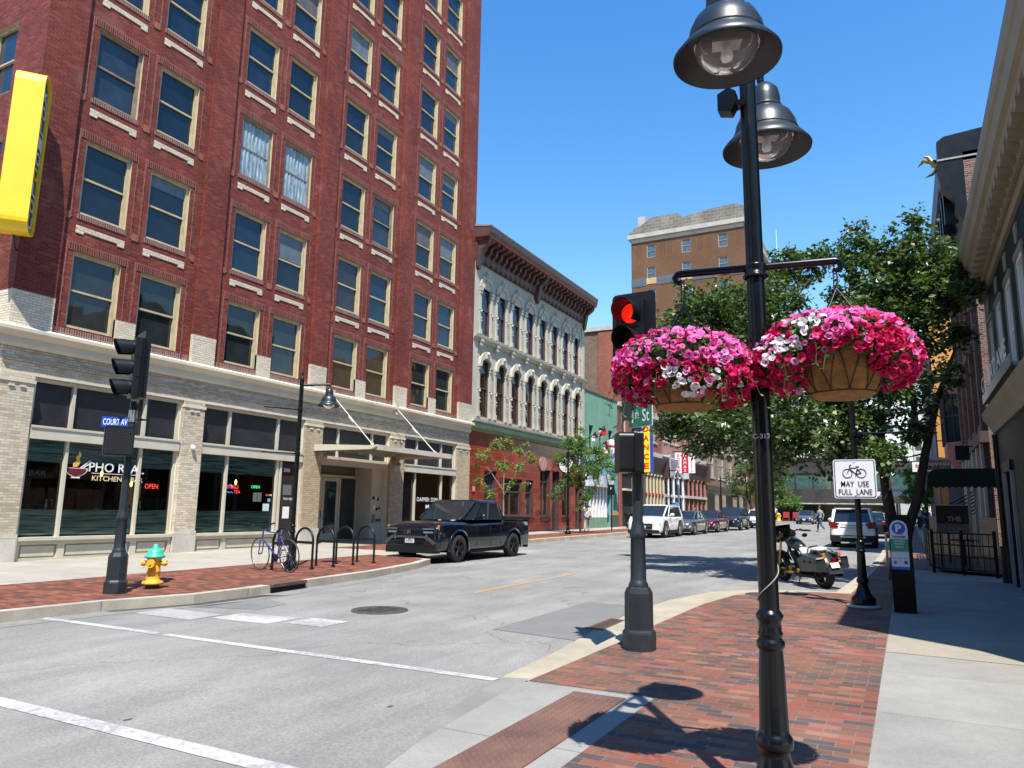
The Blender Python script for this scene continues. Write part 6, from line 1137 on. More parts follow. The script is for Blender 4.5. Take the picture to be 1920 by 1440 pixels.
# left pavement lamps
def side_lamp(x,y,lab,hh=4.45,arm=1.0):
    z=gz(y)+.15; K=thing('street_lamp',lab,'street lamp',(x,y,z),'single bell street lamps along the left pavement'); post(K,x,y,z,hh-.1,.055)
    q=MB(); q.lathe([(.05,0),(.03,.06),(.012,.1),(.03,.13),(0,.18)],(x,y,z+hh-.1),12); q.tube([(x,y,z+hh-.25),(x+.25,y+.2,z+hh-.22),(x+.5,y+.4,z+hh-.2)],.03,8); q.build('arm',LAMPM,K)
    bell(K,x+.5,y+.4,z+hh-.72,1.0)
    for zz,ln in ((3.62,.7),(2.6,.75)): q=MB(); q.tube([(x,y,z+zz),(x-.25*1.6,y-.8*.9,z+zz)],.014,6); q.lathe([(.058,0),(.062,.01),(.062,.06),(.058,.07)],(x,y,z+zz-.035),16); q.build('banner_arm',LAMPM,K)
    return K
s1=side_lamp(-12.4,12.85,'black street lamp with one bell shade behind the bicycle racks')
dup(s1,(-16.0,36.8,gz(36.8)+.15),'black street lamp between the two young pavement trees'); dup(s1,(-15.6,55,gz(55)+.15),'black street lamp in front of the yellow blade sign'); dup(s1,(-15.4,71.5,gz(71)+.15),'black street lamp in front of the bracketed maroon cornice'); dup(s1,(-15.3,86,gz(86)+.15),'black street lamp by the far tree on the left pavement')
# ---------------- vehicles ----------------
def paint(name,c,metal=.0,rough=.28): return mat(name,c,rough,metal,.04,1.2,coat=1.0)
AG=glassmat('car_glass',(.012,.016,.018),.02,wav=.05); PLAS=mat('black_plastic',(.009,.009,.010),.55,0,.1,10,spec=.3); RIM=mat('alloy_rim',(.38,.38,.40),.3,.8,0); RIMB=mat('black_rim',(.02,.02,.022),.3,.5,0); TAIL=mat('tail_lamp',(.16,.002,.005),.3,0,0,coat=.15); AMBR=mat('amber_lens',(.55,.16,.01),.2,0,0,coat=1)
def bake_bool(o,cuts):
    for c in cuts:
        m=o.modifiers.new('b','BOOLEAN'); m.operation='DIFFERENCE'; m.object=c; m.solver='EXACT'
    dg=bpy.context.evaluated_depsgraph_get(); dg.update(); me=bpy.data.meshes.new_from_object(o.evaluated_get(dg)); o.modifiers.clear(); o.data=me
    for c in cuts: bpy.data.objects.remove(c)
def car(name,label,loc,rz,L,W,Hh,wb,tr,prof,cab,pm,kind='suv',rimm=None,front=None,group='cars parked along the left kerb',zb=.26,clad=False,plate='',grille=PLAS,cat='car'):
    """prof: (y, z_top, width factor) along the car, tail to nose; cab: y of rear base, rear roof, front roof, windshield base; +Y is forward"""
    K=thing(name,label,cat,loc,group,rz); rimm=rimm or RIM; w=W/2
    q=MB(); ring=[]
    for y,zt,f in prof:
        h=zt-zb; ww_=w*f; half=[(0,zb),(ww_*.86,zb),(ww_*.97,zb+.10*h),(ww_*1.0,zb+.42*h),(ww_*.985,zb+.66*h),(ww_*.95,zt-.07*h),(ww_*.88,zt-.01*h),(ww_*.55,zt+.012),(0,zt+.022)]
        full=half+[(-a,b) for a,b in half[-2:0:-1]]; ring.append([(a,y,b) for a,b in full])
    n=len(ring[0]); V=[v for r_ in ring for v in r_]; F=[]
    for i in range(len(ring)-1):
        for j in range(n): k=(j+1)%n; F.append((i*n+j,(i+1)*n+j,(i+1)*n+k,i*n+k))
    F.append(tuple(range(n))); F.append(tuple(range((len(ring)-1)*n,len(ring)*n))[::-1]); q.add(V,F,0,True)
    body=q.build('body',pm,None); bm=bmesh.new(); bm.from_mesh(body.data); bmesh.ops.recalc_face_normals(bm,faces=bm.faces); bm.to_mesh(body.data); bm.free()
    bv=body.modifiers.new('v','BEVEL'); bv.width=.07; bv.segments=3; bv.limit_method='ANGLE'; bv.angle_limit=R(28); ya=wb/2+.0; off=prof_off=(prof[-1][0]-prof[0][0])*0; yf=wb/2+.04; yr=-wb/2+.04; cuts=[]
    for yy in (yf,yr):
        c=MB(); c.cyl((-w-.2,yy,tr),(w+.2,yy,tr),tr+.075,n=28); cc=c.build('cut',PLAS,None); cuts.append(cc)
    bake_bool(body,cuts); body.parent=K; me=body.data; me.set_sharp_from_angle(angle=R(48))
    # greenhouse
    zbelt=max(p[1] for p in prof if cab[0]<=p[0]<=cab[3])-.02; yb,yr_,yfr,yw=cab; wl=w*.90; wr=w*(.74 if kind=='sedan' else .79); zr=Hh-.05
    q=MB(); B4=[(wl*.94,yb),(wl,yb+.25),(wl,yw-.5),(wl*.86,yw)]; T4=[(wr*.92,yr_),(wr,yr_+.2),(wr,yfr-.25),(wr*.93,yfr)]
    def outl(P): return [(x,y) for x,y in P]+[(-x,y) for x,y in P[::-1]]
    ob=outl(B4); ot=outl(T4); m_=len(ob); q.add([(x,y,zbelt) for x,y in ob]+[(x,y,zr) for x,y in ot],[(i,(i+1)%m_,m_+(i+1)%m_,m_+i) for i in range(m_)]+[tuple(range(m_,2*m_))],0,False); gl_=q.build('window_glass',AG,None); gl_.parent=K
    q=MB(); q.add([(x*1.03,y*1.0,zr-.05) for x,y in ot]+[(x*.98,y,zr) for x,y in ot]+[(x*.8,y*.9,zr+.045) for x,y in ot],[(i,(i+1)%m_,m_+(i+1)%m_,m_+i) for i in range(m_)]+[(m_+i,m_+(i+1)%m_,2*m_+(i+1)%m_,2*m_+i) for i in range(m_)]+[tuple(range(2*m_,3*m_))],0,True); rf=q.build('roof',pm,None); rf.parent=K; rf.data.set_sharp_from_angle(angle=R(50))
    q=MB()
    def pil(i,r,mm=0):
        for s in (1,-1): a=Vector((B4[i][0]*s,B4[i][1],zbelt)); b=Vector((T4[i][0]*s,T4[i][1],zr-.02)); q=MB(); q.tube([a,b],r,6,mm); pl=q.build('pillar',[pm,PLAS],None); pl.parent=K
    pil(0,.05);pil(1,.045);pil(2,.03);pil(3,.045)
    for s in (1,-1):
        t=.52; a=Vector(((B4[1][0]+.005)*s,B4[1][1]*(1-t)+B4[2][1]*t,zbelt)); b=Vector(((T4[1][0]+.005)*s,T4[1][1]*(1-t)+T4[2][1]*t,zr-.02)); q=MB(); q.tube([a,b],.035,6,1); pl=q.build('pillar',[pm,PLAS],None); pl.parent=K
    # wheels
    for yy in (yf,yr):
        for s in (1,-1):
            x=s*(w-.12); t=MB(); pr=[(tr*.62,-.105),(tr*.93,-.11),(tr,-.07),(tr,.07),(tr*.93,.11),(tr*.62,.105)]
            t.lathe(pr,n=28); t.v=[(v[2]*s,v[0],v[1]) for v in t.v]; o=t.build('wheel',RUBBER,None); o.parent=K; o.location=(x,yy,tr)
            t=MB(); t.lathe([(tr*.62,.10),(tr*.66,.112),(tr*.60,.10),(tr*.56,.02),(0,.02)],n=28); t.v=[(v[2]*s,v[0],v[1]) for v in t.v]
            for k in range(5):
                a=2*PI*k/5+.3
                for da in (-.13,.13): t.tube([(s*.085,.04*math.cos(a+da),.04*math.sin(a+da)),(s*.10,tr*.62*math.cos(a+da*.8),tr*.62*math.sin(a+da*.8))],.018,5)
            t.cyl((s*.03,0,0),(s*.105,0,0),.05); ri=t.build('rim',rimm,None); ri.parent=o
            if clad or kind=='truck':
                c=MB(); P=[(math.cos(a),math.sin(a)) for a in np.linspace(-.15,PI+.15,18)]
                vs=[];
                for ca,sa in P: vs+=[(s*(w+.004),yy+ca*(tr+.08),tr+sa*(tr+.08)),(s*(w+.004),yy+ca*(tr+.15),tr+sa*(tr+.15)),(s*(w-.06),yy+ca*(tr+.15),tr+sa*(tr+.15))]
                c.add(vs,[(3*i,3*i+1,3*i+4,3*i+3) for i in range(17)]+[(3*i+1,3*i+2,3*i+5,3*i+4) for i in range(17)],0,True); o2=c.build('arch_trim',PLAS if kind!='truck' else pm,None); o2.parent=K
    c=MB(); c.box(-w*.9,w*.9,yr+.1,yf-.1,zb-.06,zb+.3); 
    for yy in (yf,yr): c.box(-w*.93+.12,w*.93-.12,yy-tr,yy+tr,tr*.8,tr+.35)
    o=c.build('underbody',DARK,None); o.parent=K
    if clad: c=MB(); c.box(-w-.004,w+.004,yr+tr+.08,yf-tr-.08,zb-.02,zb+.14); o=c.build('sill_cladding',PLAS,None); o.parent=K
    # door seams and handles, mirrors
    c=MB(); 
    for s in (1,-1):
        for y in (B4[2][1]-.02,(B4[1][1]+B4[2][1])/2-.03,B4[1][1]+.12): c.box(s*w*.985-.006,s*w*.985+.007,y-.006,y+.006,zb+.15,zbelt-.1)
    o=c.build('door_seam',DARK,None); o.parent=K; 
    for s in (1,-1):
        for y in (B4[2][1]-.95,B4[1][1]+.35): c=MB(); c.box(s*(w*.985)-.02,s*(w*.985)+.02,y,y+.16,zbelt-.16,zbelt-.13); o=c.build('door_handle',pm if kind!='truck' else PLAS,None); o.parent=K
        c=MB(); c.ball((s*(w+.10),yw-.62,zbelt+.10),(.12,.07,.085),10); c.box(s*(w-.05)-.06,s*(w-.05)+.09,yw-.64,yw-.58,zbelt+.02,zbelt+.07); o=c.build('mirror',pm,None); o.parent=K
    yn=prof[-1][0]; yt=prof[0][0]; zt=prof[-1][1]
    def addp(q,n,m): o=q.build(n,m,None); o.parent=K; return o
    # front face
    q=MB(); q.box(-w*.52,w*.52,yn-.05,yn+.015,zb+.36*(zt-zb),zt-.08); gr=addp(q,'grille',grille)
    q=MB(); 
    for k in range(4): z=zb+.42*(zt-zb)+k*.075; q.box(-w*.5,w*.5,yn+.01,yn+.03,z,z+.02)
    o=q.build('grille_bar',CHROME if kind=='suvc' else PLAS,None); o.parent=gr
    q=MB(); q.box(-w*.86,w*.86,yn-.25,yn+.03,zb-.03,zb+.16); q.box(-w*.5,w*.5,yn-.1,yn+.035,zb+.2,zb+.27); addp(q,'lower_bumper',PLAS)
    for s in (1,-1):
        q=MB(); z=zt-.20; q.prism([(0,0),(w*.40,.06),(w*.43,.17),(.02,.13)],(s*w*.5,yn-.03,z),(s,-.42,0),(0,0,1),.06*(-s)) ; h=addp(q,'headlight',[mat('head_lamp_glass',(.35,.38,.42),.08,0,.5,12,coat=1)])
        q=MB(); q.obox((s*w*.72,yn-.09,zb+.24),(.2,.06,.05)); addp(q,'fog_lamp',HEAD)
    q=MB(); q.box(-.155,.155,yn+.035,yn+.045,zb+.24,zb+.40); q.box(-.15,.15,yn+.045,yn+.047,zb+.345,zb+.395,1); pt=addp(q,'number_plate',[mat('plate_white',(.6,.62,.6),.4,0,0),mat('plate_blue',(.10,.25,.5),.4,0,0)])
    if plate: 
        tx=text(plate,(0,yn+.05,zb+.265),(-1,0,0),(0,0,1),.065,BLACK,None,width=.24); tx.parent=K
    q=MB(); q.ball((0,yn+.03,zt-.22),(.075,.02,.06),10); addp(q,'badge',CHROME)
    # rear face
    for s in (1,-1): q=MB(); zt2=prof[1][1]; q.box(s*w*.62 if s>0 else -w*.93,w*.93 if s>0 else -w*.62,yt-.02,yt+.12,zt2-.24,zt2-.06); addp(q,'tail_light',TAIL)
    q=MB(); q.box(-w*.88,w*.88,yt-.05,yt+.15,zb-.02,zb+.2); addp(q,'rear_bumper',PLAS)
    q=MB(); q.box(-.16,.16,yt-.035,yt-.02,prof[1][1]-.3,prof[1][1]-.16); addp(q,'rear_plate',WHITE)
    for s in (1,-1):  # wipers / roof rail
        if kind in('suv','suvc'): q=MB(); q.tube([(s*wr*.93,yr_+.2,zr+.02),(s*wr*.95,yr_+.35,zr+.06),(s*wr*.95,yfr-.5,zr+.06),(s*wr*.93,yfr-.35,zr+.02)],.016,6); addp(q,'roof_rail',CHROME if kind=='suvc' else PLAS)
    return K
LY=PI # left row faces the camera
SUVP=lambda L,zb_,zh:[(-L/2,.78,.86),(-L/2+.06,zb_,.93),(-L/2+.5,zb_+.02,.99),(0,zb_,1.0),(L/2-1.35,zb_-.0,1.0),(L/2-1.2,zh,1.0),(L/2-.5,zh-.06,.98),(L/2-.12,zh-.17,.90),(L/2,zh-.30,.80)]
SEDP=lambda L,zb_,zh:[(-L/2,.62,.82),(-L/2+.08,zb_+.02,.90),(-L/2+.5,zb_+.05,.97),(0,zb_,1.0),(L/2-1.6,zb_,1.0),(L/2-1.3,zh,1.0),(L/2-.5,zh-.08,.96),(L/2-.12,zh-.2,.86),(L/2,zh-.32,.74)]
# black pickup
L=5.33;TP=[(-L/2,1.0,.93),(-L/2+.05,1.20,.97),(-L/2+1.0,1.20,1.0),(-.98,1.20,1.0),(-.9,1.12,1.0),(.6,1.10,1.0),(1.15,1.10,1.0),(1.3,1.13,1.0),(L/2-.6,1.12,.99),(L/2-.2,1.08,.97),(L/2-.05,1.0,.93),(L/2,.86,.88)]
tx,ty=-12.28,20.05
K=car('pickup_truck','glossy black pickup truck parked by the entrance canopy',(tx,ty,gz(ty)),PI-R(1.5),L,1.96,1.78,3.18,.385,TP,(-1.08,-.86,.45,1.22),paint('black_car_paint',(.002,.003,.007),rough=.2),'truck',RIMB,group=None,zb=.30,plate='DMZ 408',cat='pickup truck')
q=MB(); q.box(-.80,.80,-2.55,-1.12,1.17,1.225); o=q.build('bed_floor',DARK,None); o.parent=K; q=MB()
for s in (1,-1): q.box(s*.93-.05,s*.93+.05,-2.6,-1.0,1.18,1.27)
q.box(-.95,.95,-2.64,-2.54,1.15,1.27); q.box(-.9,.9,-1.05,-.95,1.15,1.3); o=q.build('bed_rail',PLAS,None); o.parent=K
q=MB(); q.box(-.86,.86,2.58,2.70,.48,.60); q.add([(-.9,2.70,.56),(-.62,2.72,.74),(.62,2.72,.74),(.9,2.70,.56),(.8,2.71,.50),(.56,2.72,.68),(-.56,2.72,.68),(-.8,2.71,.5)],[(0,1,6,7),(1,2,5,6),(2,3,4,5)],1); o=q.build('skid_trim',[PLAS,mat('grey_trim',(.05,.05,.055),.4)],None); o.parent=K
for s in (1,-1):
    q=MB(); q.obox((s*.86,2.52,.97),(.05,.12,.14),s*-.3); o=q.build('turn_lamp',AMBR,None); o.parent=K
    q=MB(); q.obox((s*.62,2.69,.93),(.34,.03,.03),s*-.12); q.obox((s*.62,2.69,.84),(.3,.03,.05),s*-.12); o=q.build('light_strip',mat('dim_head_lamp',(.12,.14,.17),.1,0,0,coat=1),None); o.parent=K
q=MB(); q.tube([(-.045,2.735,.78),(-.035,2.74,.9)],.008,5); q.tube([(.045,2.735,.78),(.035,2.74,.9)],.008,5); q.tube([(-.04,2.738,.84),(.04,2.738,.84)],.008,5); o=q.build('emblem',CHROME,None); o.parent=K
q=MB(); q.ball((0,-.5,1.80),(.03,.1,.05),8); o=q.build('roof_fin',paint('black_fin',(.006,.007,.01)),None); o.parent=K
# left row
WP=paint('white_car_paint',(.72,.72,.71)); GP=paint('grey_car_paint',(.12,.125,.13),.5); MP=paint('maroon_car_paint',(.09,.008,.012),.2); BP=paint('dark_blue_car_paint',(.012,.018,.03),.2)
car('parked_suv','white suv first in the row of parked cars beyond the signal pole',(-12.42,41.0,gz(41)),PI,4.97,1.94,1.76,2.82,.39,SUVP(4.97,1.12,1.13),(-2.3,-2.0,.35,1.25),WP,'suvc',clad=True,plate='JKR 215')
car('parked_car','grey sedan parked between the white suv and the maroon sedan',(-12.15,46.4,gz(46.4)),PI,4.7,1.83,1.44,2.85,.33,SEDP(4.7,.93,.92),(-1.75,-1.1,.25,1.1),GP,'sedan',zb=.2)
car('parked_car','dark maroon sedan parked behind the grey sedan',(-12.05,52.2,gz(52.2)),PI,4.75,1.82,1.46,2.75,.33,SEDP(4.75,.94,.93),(-1.75,-1.1,.25,1.1),MP,'sedan',zb=.2)
car('parked_suv','dark blue suv with a chrome grille parked behind the maroon sedan',(-11.75,58.4,gz(58.4)),PI,4.68,1.84,1.70,2.7,.36,SUVP(4.68,1.06,1.06),(-2.2,-1.9,.3,1.15),BP,'suvc',clad=True)
car('parked_car','white compact car at the end of the left row, half hidden by the lamp post',(-11.2,66.2,gz(66)),PI,4.3,1.8,1.52,2.6,.33,SUVP(4.3,.98,.95),(-2.0,-1.7,.25,1.1),WP,'sedan',zb=.2)
car('moving_car','grey car facing the camera near the far intersection',(-9.8,88,gz(88)),PI,4.6,1.82,1.45,2.7,.33,SEDP(4.6,.93,.92),(-1.7,-1.1,.25,1.1),paint('blue_grey_paint',(.10,.12,.15),.5),'sedan',group=None,zb=.2)
# right side: white SUV seen from behind
rv=car('parked_suv','white suv seen from behind in the right lane past the motorcycle',(-2.15,37.6,gz(37)),R(1),4.6,1.85,1.68,2.66,.36,SUVP(4.6,1.06,1.06),(-2.22,-1.95,.3,1.15),WP,'suvc',clad=True,group=None)
q=MB()
for s in (1,-1): q.add([(s*.93,-2.28,1.10),(s*.52,-2.335,1.03),(s*.5,-2.335,.96),(s*.93,-2.26,.90)],[(0,1,2,3)]); q.box(s*.78-.14,s*.78+.14,-2.33,-2.2,.90,1.08)
o=q.build('wide_tail_light',TAIL,None); o.parent=rv; q=MB(); q.box(-.45,.45,-2.345,-2.33,.93,.97); o=q.build('chrome_strip',CHROME,None); o.parent=rv; q=MB(); q.box(-.16,.16,-2.345,-2.33,.78,.89); o=q.build('rear_number_plate',mat('plate_yellowish',(.5,.48,.32),.5,0,0),None); o.parent=rv
q=MB(); q.box(-.6,.6,-2.15,-2.0,1.62,1.66); o=q.build('spoiler',WP,None); o.parent=rv; q=MB(); q.box(-.9,.9,-2.33,-2.2,.28,.52); q.box(-.5,.5,-2.36,-2.3,.42,.48,1); o=q.build('rear_skirt',[PLAS,ALU],None); o.parent=rv
car('parked_car','dark blue car parked ahead of the white suv on the right',(-1.9,50,gz(50)),0,4.6,1.82,1.5,2.7,.33,SUVP(4.6,1.0,.98),(-2.1,-1.8,.25,1.1),BP,'suv',group='cars parked along the right kerb')
car('parked_car','dark red car parked farther ahead on the right',(-2.6,62,gz(62)),0,4.6,1.82,1.5,2.7,.33,SUVP(4.6,1.0,.98),(-2.1,-1.8,.25,1.1),MP,'suv',group='cars parked along the right kerb')
car('parked_car','small white car far off beside the pedestrians on the right',(1.6,92,gz(92)),PI,4.4,1.8,1.5,2.6,.33,SUVP(4.4,1.0,.98),(-2.0,-1.7,.25,1.1),WP,'suv',group=None)
# ---------------- motorcycle ----------------
mr=Vector((-1.60,17.15,gz(17))); d=Vector((-.60,.80,0)).normalized(); ang=math.atan2(d.y,d.x)-PI/2
K=thing('motorcycle','grey touring motorcycle with a white quilted seat and hard saddlebags','motorcycle',mr,None,ang); K.rotation_euler=(R(0),R(-7),ang)
def addm(q,n,m): o=q.build(n,m,None); o.parent=K; return o
MG=mat('gunmetal_paint',(.022,.027,.030),.3,.0,.05,2,coat=.35); GOLD=mat('gold_metal',(.55,.33,.08),.3,.7,.1,5); SEATW=brick('white_quilted_seat',[(0,(.62,.62,.62)),(1,(.7,.7,.7))],(.2,.2,.2),w=.05,h=.05,ms=.004,rot=PI/4,offset=0,stain=.05,rough=.5)
def wheel(y,r,w_,nm):
    t=MB(); t.lathe([(r*.68,-w_*.42),(r*.9,-w_*.5),(r,-w_*.25),(r*1.01,0),(r,w_*.25),(r*.9,w_*.5),(r*.68,w_*.42)],n=32); t.v=[(v[2],v[0],v[1]) for v in t.v]; o=t.build(nm,RUBBER,None); o.parent=K; o.location=(0,y,r)
    t=MB(); t.lathe([(r*.68,-w_*.4),(r*.62,-w_*.3),(r*.62,w_*.3),(r*.68,w_*.4)],n=32); t.lathe([(r*.69,-w_*.43),(r*.70,-w_*.44),(r*.66,-w_*.4)],n=32,m=1); t.v=[(v[2],v[0],v[1]) for v in t.v]
    for k in range(9): a=2*PI*k/9; t.tube([(0,.04*math.cos(a),.04*math.sin(a)),(0,r*.66*math.cos(a),r*.66*math.sin(a))],.012,5)
    t.cyl((-w_*.5,0,0),(w_*.5,0,0),.05); t.cyl((-w_*.55,0,0),(-w_*.52,0,0),.12,n=20); q=t.build('rim',[BLACK,GOLD],None); q.parent=o
wheel(0,.315,.17,'rear_wheel'); wheel(1.63,.32,.12,'front_wheel')
def bag(s):
    q=MB(); P=[(-.42,.40),(.26,.36),(.36,.62),(.12,.72),(-.40,.66)]   # y,z outline
    x0=s*.17; x1=s*.37; vs=[(x0,y,z) for y,z in P]+[(x1,y*.96,z*.98+.01) for y,z in P]; n=5
    q.add(vs,[tuple(range(n)),tuple(range(n,2*n))]+[(i,(i+1)%n,n+(i+1)%n,n+i) for i in range(n)],0); o=q.build('saddlebag',MG,None); o.parent=K; b=o.modifiers.new('b','BEVEL'); b.width=.025; b.segments=3
    q=MB(); q.box(min(x0,x1)-.004,max(x0,x1)+.004,-.40,.2,.585,.592); 
    for y in (-.2,.02): q.box(x1-.01,x1+.012 if s>0 else x1+.01,y,y+.025,.56,.62)
    q.v=[((v[0] if s>0 else v[0]),v[1],v[2]) for v in q.v]; r_=q.build('bag_seam',BLACK,None); r_.parent=o
    q=MB(); q.obox((s*.27,-.40,.665),(.16,.035,.03)); addm(q,'bag_lamp',mat('clear_red_lens',(.55,.35,.33),.1,0,0,coat=1)); q=MB(); q.obox((s*.17,-.38,.71),(.05,.06,.09)); addm(q,'indicator',AMBR)
    q=MB(); q.tube([(s*.16,.15,.62),(s*.15,.05,.78),(s*.15,-.12,.80),(s*.15,-.36,.70)],.011,6); addm(q,'crash_bar',CHROME)
bag(1);bag(-1)
def loft(secs,n=12,m=0):
    q=MB(); vs=[];fs=[]
    for y,z,a,b in secs:
        for j in range(n): t=2*PI*j/n; vs.append((a*math.cos(t),y,z+b*math.sin(t)))
    for i in range(len(secs)-1):
        for j in range(n): k=(j+1)%n; fs.append((i*n+j,(i+1)*n+j,(i+1)*n+k,i*n+k))
    fs+=[tuple(range(n)),tuple(range((len(secs)-1)*n,len(secs)*n))]; return q.add(vs,fs,m,True)
addm(loft([(.62,.80,.03,.03),(.68,.80,.11,.09),(.85,.85,.15,.12),(1.02,.90,.16,.13),(1.18,.93,.11,.10),(1.25,.94,.03,.04)]),'fuel_tank',MG)
q=loft([(.18,.70,.13,.05),(.30,.70,.17,.06),(.45,.69,.17,.055),(.58,.74,.12,.06),(.70,.80,.07,.04)]); addm(q,'rider_seat',SEATW); q=loft([(-.15,.79,.09,.035),(-.05,.80,.13,.05),(.12,.79,.14,.055),(.2,.765,.12,.05)]); addm(q,'pillion_seat',SEATW); q=MB(); q.tube([(-.15,.22,.76),(-.1,.24,.84),(.1,.24,.84),(.15,.22,.76)],.018,6); addm(q,'seat_rail',BLACK)
q=MB(); vs=[];n=12
for j in range(n+1):
    a=PI*.02+PI*.72*j/n; y=-.38*math.cos(a)*1.0+.02; z=.33+.41*math.sin(a)
    vs+=[(-.12,y,z),(-.07,y*1.03,z+.03),(.07,y*1.03,z+.03),(.12,y,z)]
q.add(vs,[(4*i+k,4*i+k+1,4*i+k+5,4*i+k+4) for i in range(n) for k in range(3)],0,True); addm(q,'rear_fender',MG)
q=MB(); q.obox((0,-.46,.40),(.30,.03,.14),0,0,R(-20)); addm(q,'fender_tip',MG); q=MB(); q.obox((0,-.475,.50),(.18,.015,.11),0,0,R(-25)); addm(q,'number_plate',WHITE); q=MB(); q.obox((0,-.455,.61),(.10,.04,.07)); addm(q,'tail_lamp',TAIL)
for s in(1,-1): q=MB(); q.ball((s*.13,-.45,.56),.028,8); addm(q,'turn_signal',AMBR)
q=MB(); 
for a in (-.25,.28): q.cyl((0,.82,.40),(0,.82+a*.9,.68),.075,.07,n=14); 
for a in (-.25,.28):
    for k in range(5): t=.35+.14*k; q.cyl((0,.82+a*.9*t,.40+.28*t),(0,.82+a*.9*(t+.04),.40+.28*(t+.04)),.095,n=14)
addm(q,'engine_cylinder',mat('dark_cylinder',(.05,.05,.05),.4,.5)); q=MB(); q.ball((0,.80,.34),(.16,.24,.14),14); q.cyl((-.2,.95,.36),(.2,.95,.36),.09,n=16); q.box(-.12,.12,.25,.65,.28,.46); addm(q,'crankcase',PLAS)
q=MB(); q.cyl((-.21,.95,.36),(-.19,.95,.36),.06,n=12); q.cyl((-.22,.62,.33),(-.18,.62,.33),.05,n=12); q.obox((-.26,.92,.29),(.09,.22,.035)); q.obox((-.26,1.12,.36),(.05,.1,.035)); q.obox((.26,.92,.29),(.09,.22,.035)); addm(q,'footboard',GOLD)
q=MB(); q.tube([(.13,1.0,.42),(.17,.9,.28),(.2,.5,.24),(.22,-.3,.26)],.035,8); q.tube([(-.13,1.0,.42),(-.17,.9,.28),(-.2,.5,.24),(-.22,-.3,.26)],.035,8); addm(q,'exhaust',PLAS)
q=MB(); q.tube([(0,1.28,.88),(0,1.1,.55),(0,.95,.25),(0,.3,.22),(0,.0,.32)],.03,8); q.tube([(0,1.25,.9),(0,.6,.66),(0,.1,.55),(0,0,.33)],.03,8); addm(q,'frame',BLACK)
for s in(1,-1): q=MB(); q.tube([(s*.10,1.63,.32),(s*.10,1.42,.78),(s*.10,1.33,1.0)],.026,8,0); q.tube([(s*.10,1.60,.38),(s*.10,1.50,.6)],.034,8,0); addm(q,'fork',GOLD)
addm(loft([(1.28,1.02,.16,.08),(1.36,1.05,.30,.15),(1.48,1.05,.31,.17),(1.60,1.0,.22,.14),(1.68,.96,.08,.06)]),'fairing',mat('gloss_black_fairing',(.008,.008,.009),.15,0,0,coat=1)); q=MB(); q.add([(-.24,1.47,1.15),(.24,1.47,1.15),(.2,1.40,1.27),(-.2,1.40,1.27)],[(0,1,2,3)]); addm(q,'windscreen',AG)
q=MB(); vs=[];n=10
for j in range(n+1):
    a=PI*.1+PI*.75*j/n; y=1.63+.37*math.cos(a); z=.32+.38*math.sin(a); vs+=[(-.08,y,z-.03),(0,y,z+.01),(.08,y,z-.03)]
q.add(vs,[(3*i+k,3*i+k+1,3*i+k+4,3*i+k+3) for i in range(n) for k in range(2)],0,True); addm(q,'front_fender',BLACK)
q=MB(); q.tube([(-.48,1.08,1.10),(-.36,1.12,1.12),(-.28,1.26,1.14),(-.1,1.33,1.06),(.1,1.33,1.06),(.28,1.26,1.14),(.36,1.12,1.12),(.48,1.08,1.10)],.016,8); addm(q,'handlebar',BLACK)
for s in (1,-1): q=MB(); q.cyl((s*.36,1.12,1.12),(s*.50,1.07,1.10),.022,n=10); q.tube([(s*.34,1.2,1.11),(s*.47,1.17,1.09)],.008,5); addm(q,'grip',RUBBER); q=MB(); q.ball((s*.42,1.22,1.0),(.07,.02,.045),8); addm(q,'mirror',BLACK); q=MB(); q.box(s*.32-.02,s*.32+.02,1.16,1.2,1.12,1.16); addm(q,'switch_gear',mat('red_anodised',(.5,.04,.02),.3,.5,0))
for s in (1,-1): q=MB(); q.cyl((s*.13,1.27,1.06),(s*.13,1.25,1.06),.05,n=14); addm(q,'gauge_ring',GOLD)
q=MB(); q.tube([(-.12,.7,.22),(-.26,.62,.03),(-.32,.6,.0)],.012,6); addm(q,'kickstand',BLACK)
# ---------------- bicycle ----------------
bz_=gz(12.2)+.154; fw_=Vector((-12.72,12.27,bz_)); rw=Vector((-11.68,12.09,bz_)); U=(fw_-rw).normalized()   # points forward
K=thing('bicycle','blue bicycle with drop tyres leaning by the first bike rack','bicycle',rw,None,math.atan2(U.y,U.x)); K['label']='blue bicycle leaning against the leftmost hoop rack'; K.rotation_euler=(R(-5),0,math.atan2(U.y,U.x)); FL=(fw_-rw).length
BLU=mat('blue_frame',(.008,.03,.24),.25,0,.05,3,coat=.6)
for x,nm in ((0,'rear_wheel'),(FL,'front_wheel')):
    t=MB(); t.tube([(.34*math.cos(a),0,.34*math.sin(a)) for a in np.linspace(0,2*PI,37)],.013,6,cap=False); o=t.build(nm,mat('tyre_grey',(.05,.05,.05),.7),None); o.parent=K; o.location=(x,0,.352)
    t=MB(); t.tube([(.322*math.cos(a),0,.322*math.sin(a)) for a in np.linspace(0,2*PI,37)],.008,5,cap=False); r_=t.build('rim',ALU,None); r_.parent=o
    t=MB()
    for k in range(24): a=2*PI*k/24; t.tube([(.02*math.cos(a+.5),0.02*(-1)**k,.02*math.sin(a+.5)),(.32*math.cos(a),0,.32*math.sin(a))],.0011,3)
    t.cyl((0,-.04,0),(0,.04,0),.018); s_=t.build('spoke',ALU,None); s_.parent=o
    if x==0: t=MB(); t.cyl((0,.03,0),(0,.045,0),.045,n=16); t.lathe([(.09,0),(.12,0)],n=20); o2=t.build('cassette',PLAS,None); o2.parent=o
bb_=(.42,0,.29); sc_=(.28,0,.80); ht=(FL-.13,0,.86); hb=(FL-.09,0,.68); ax=(0,0,.352)
q=MB(); 
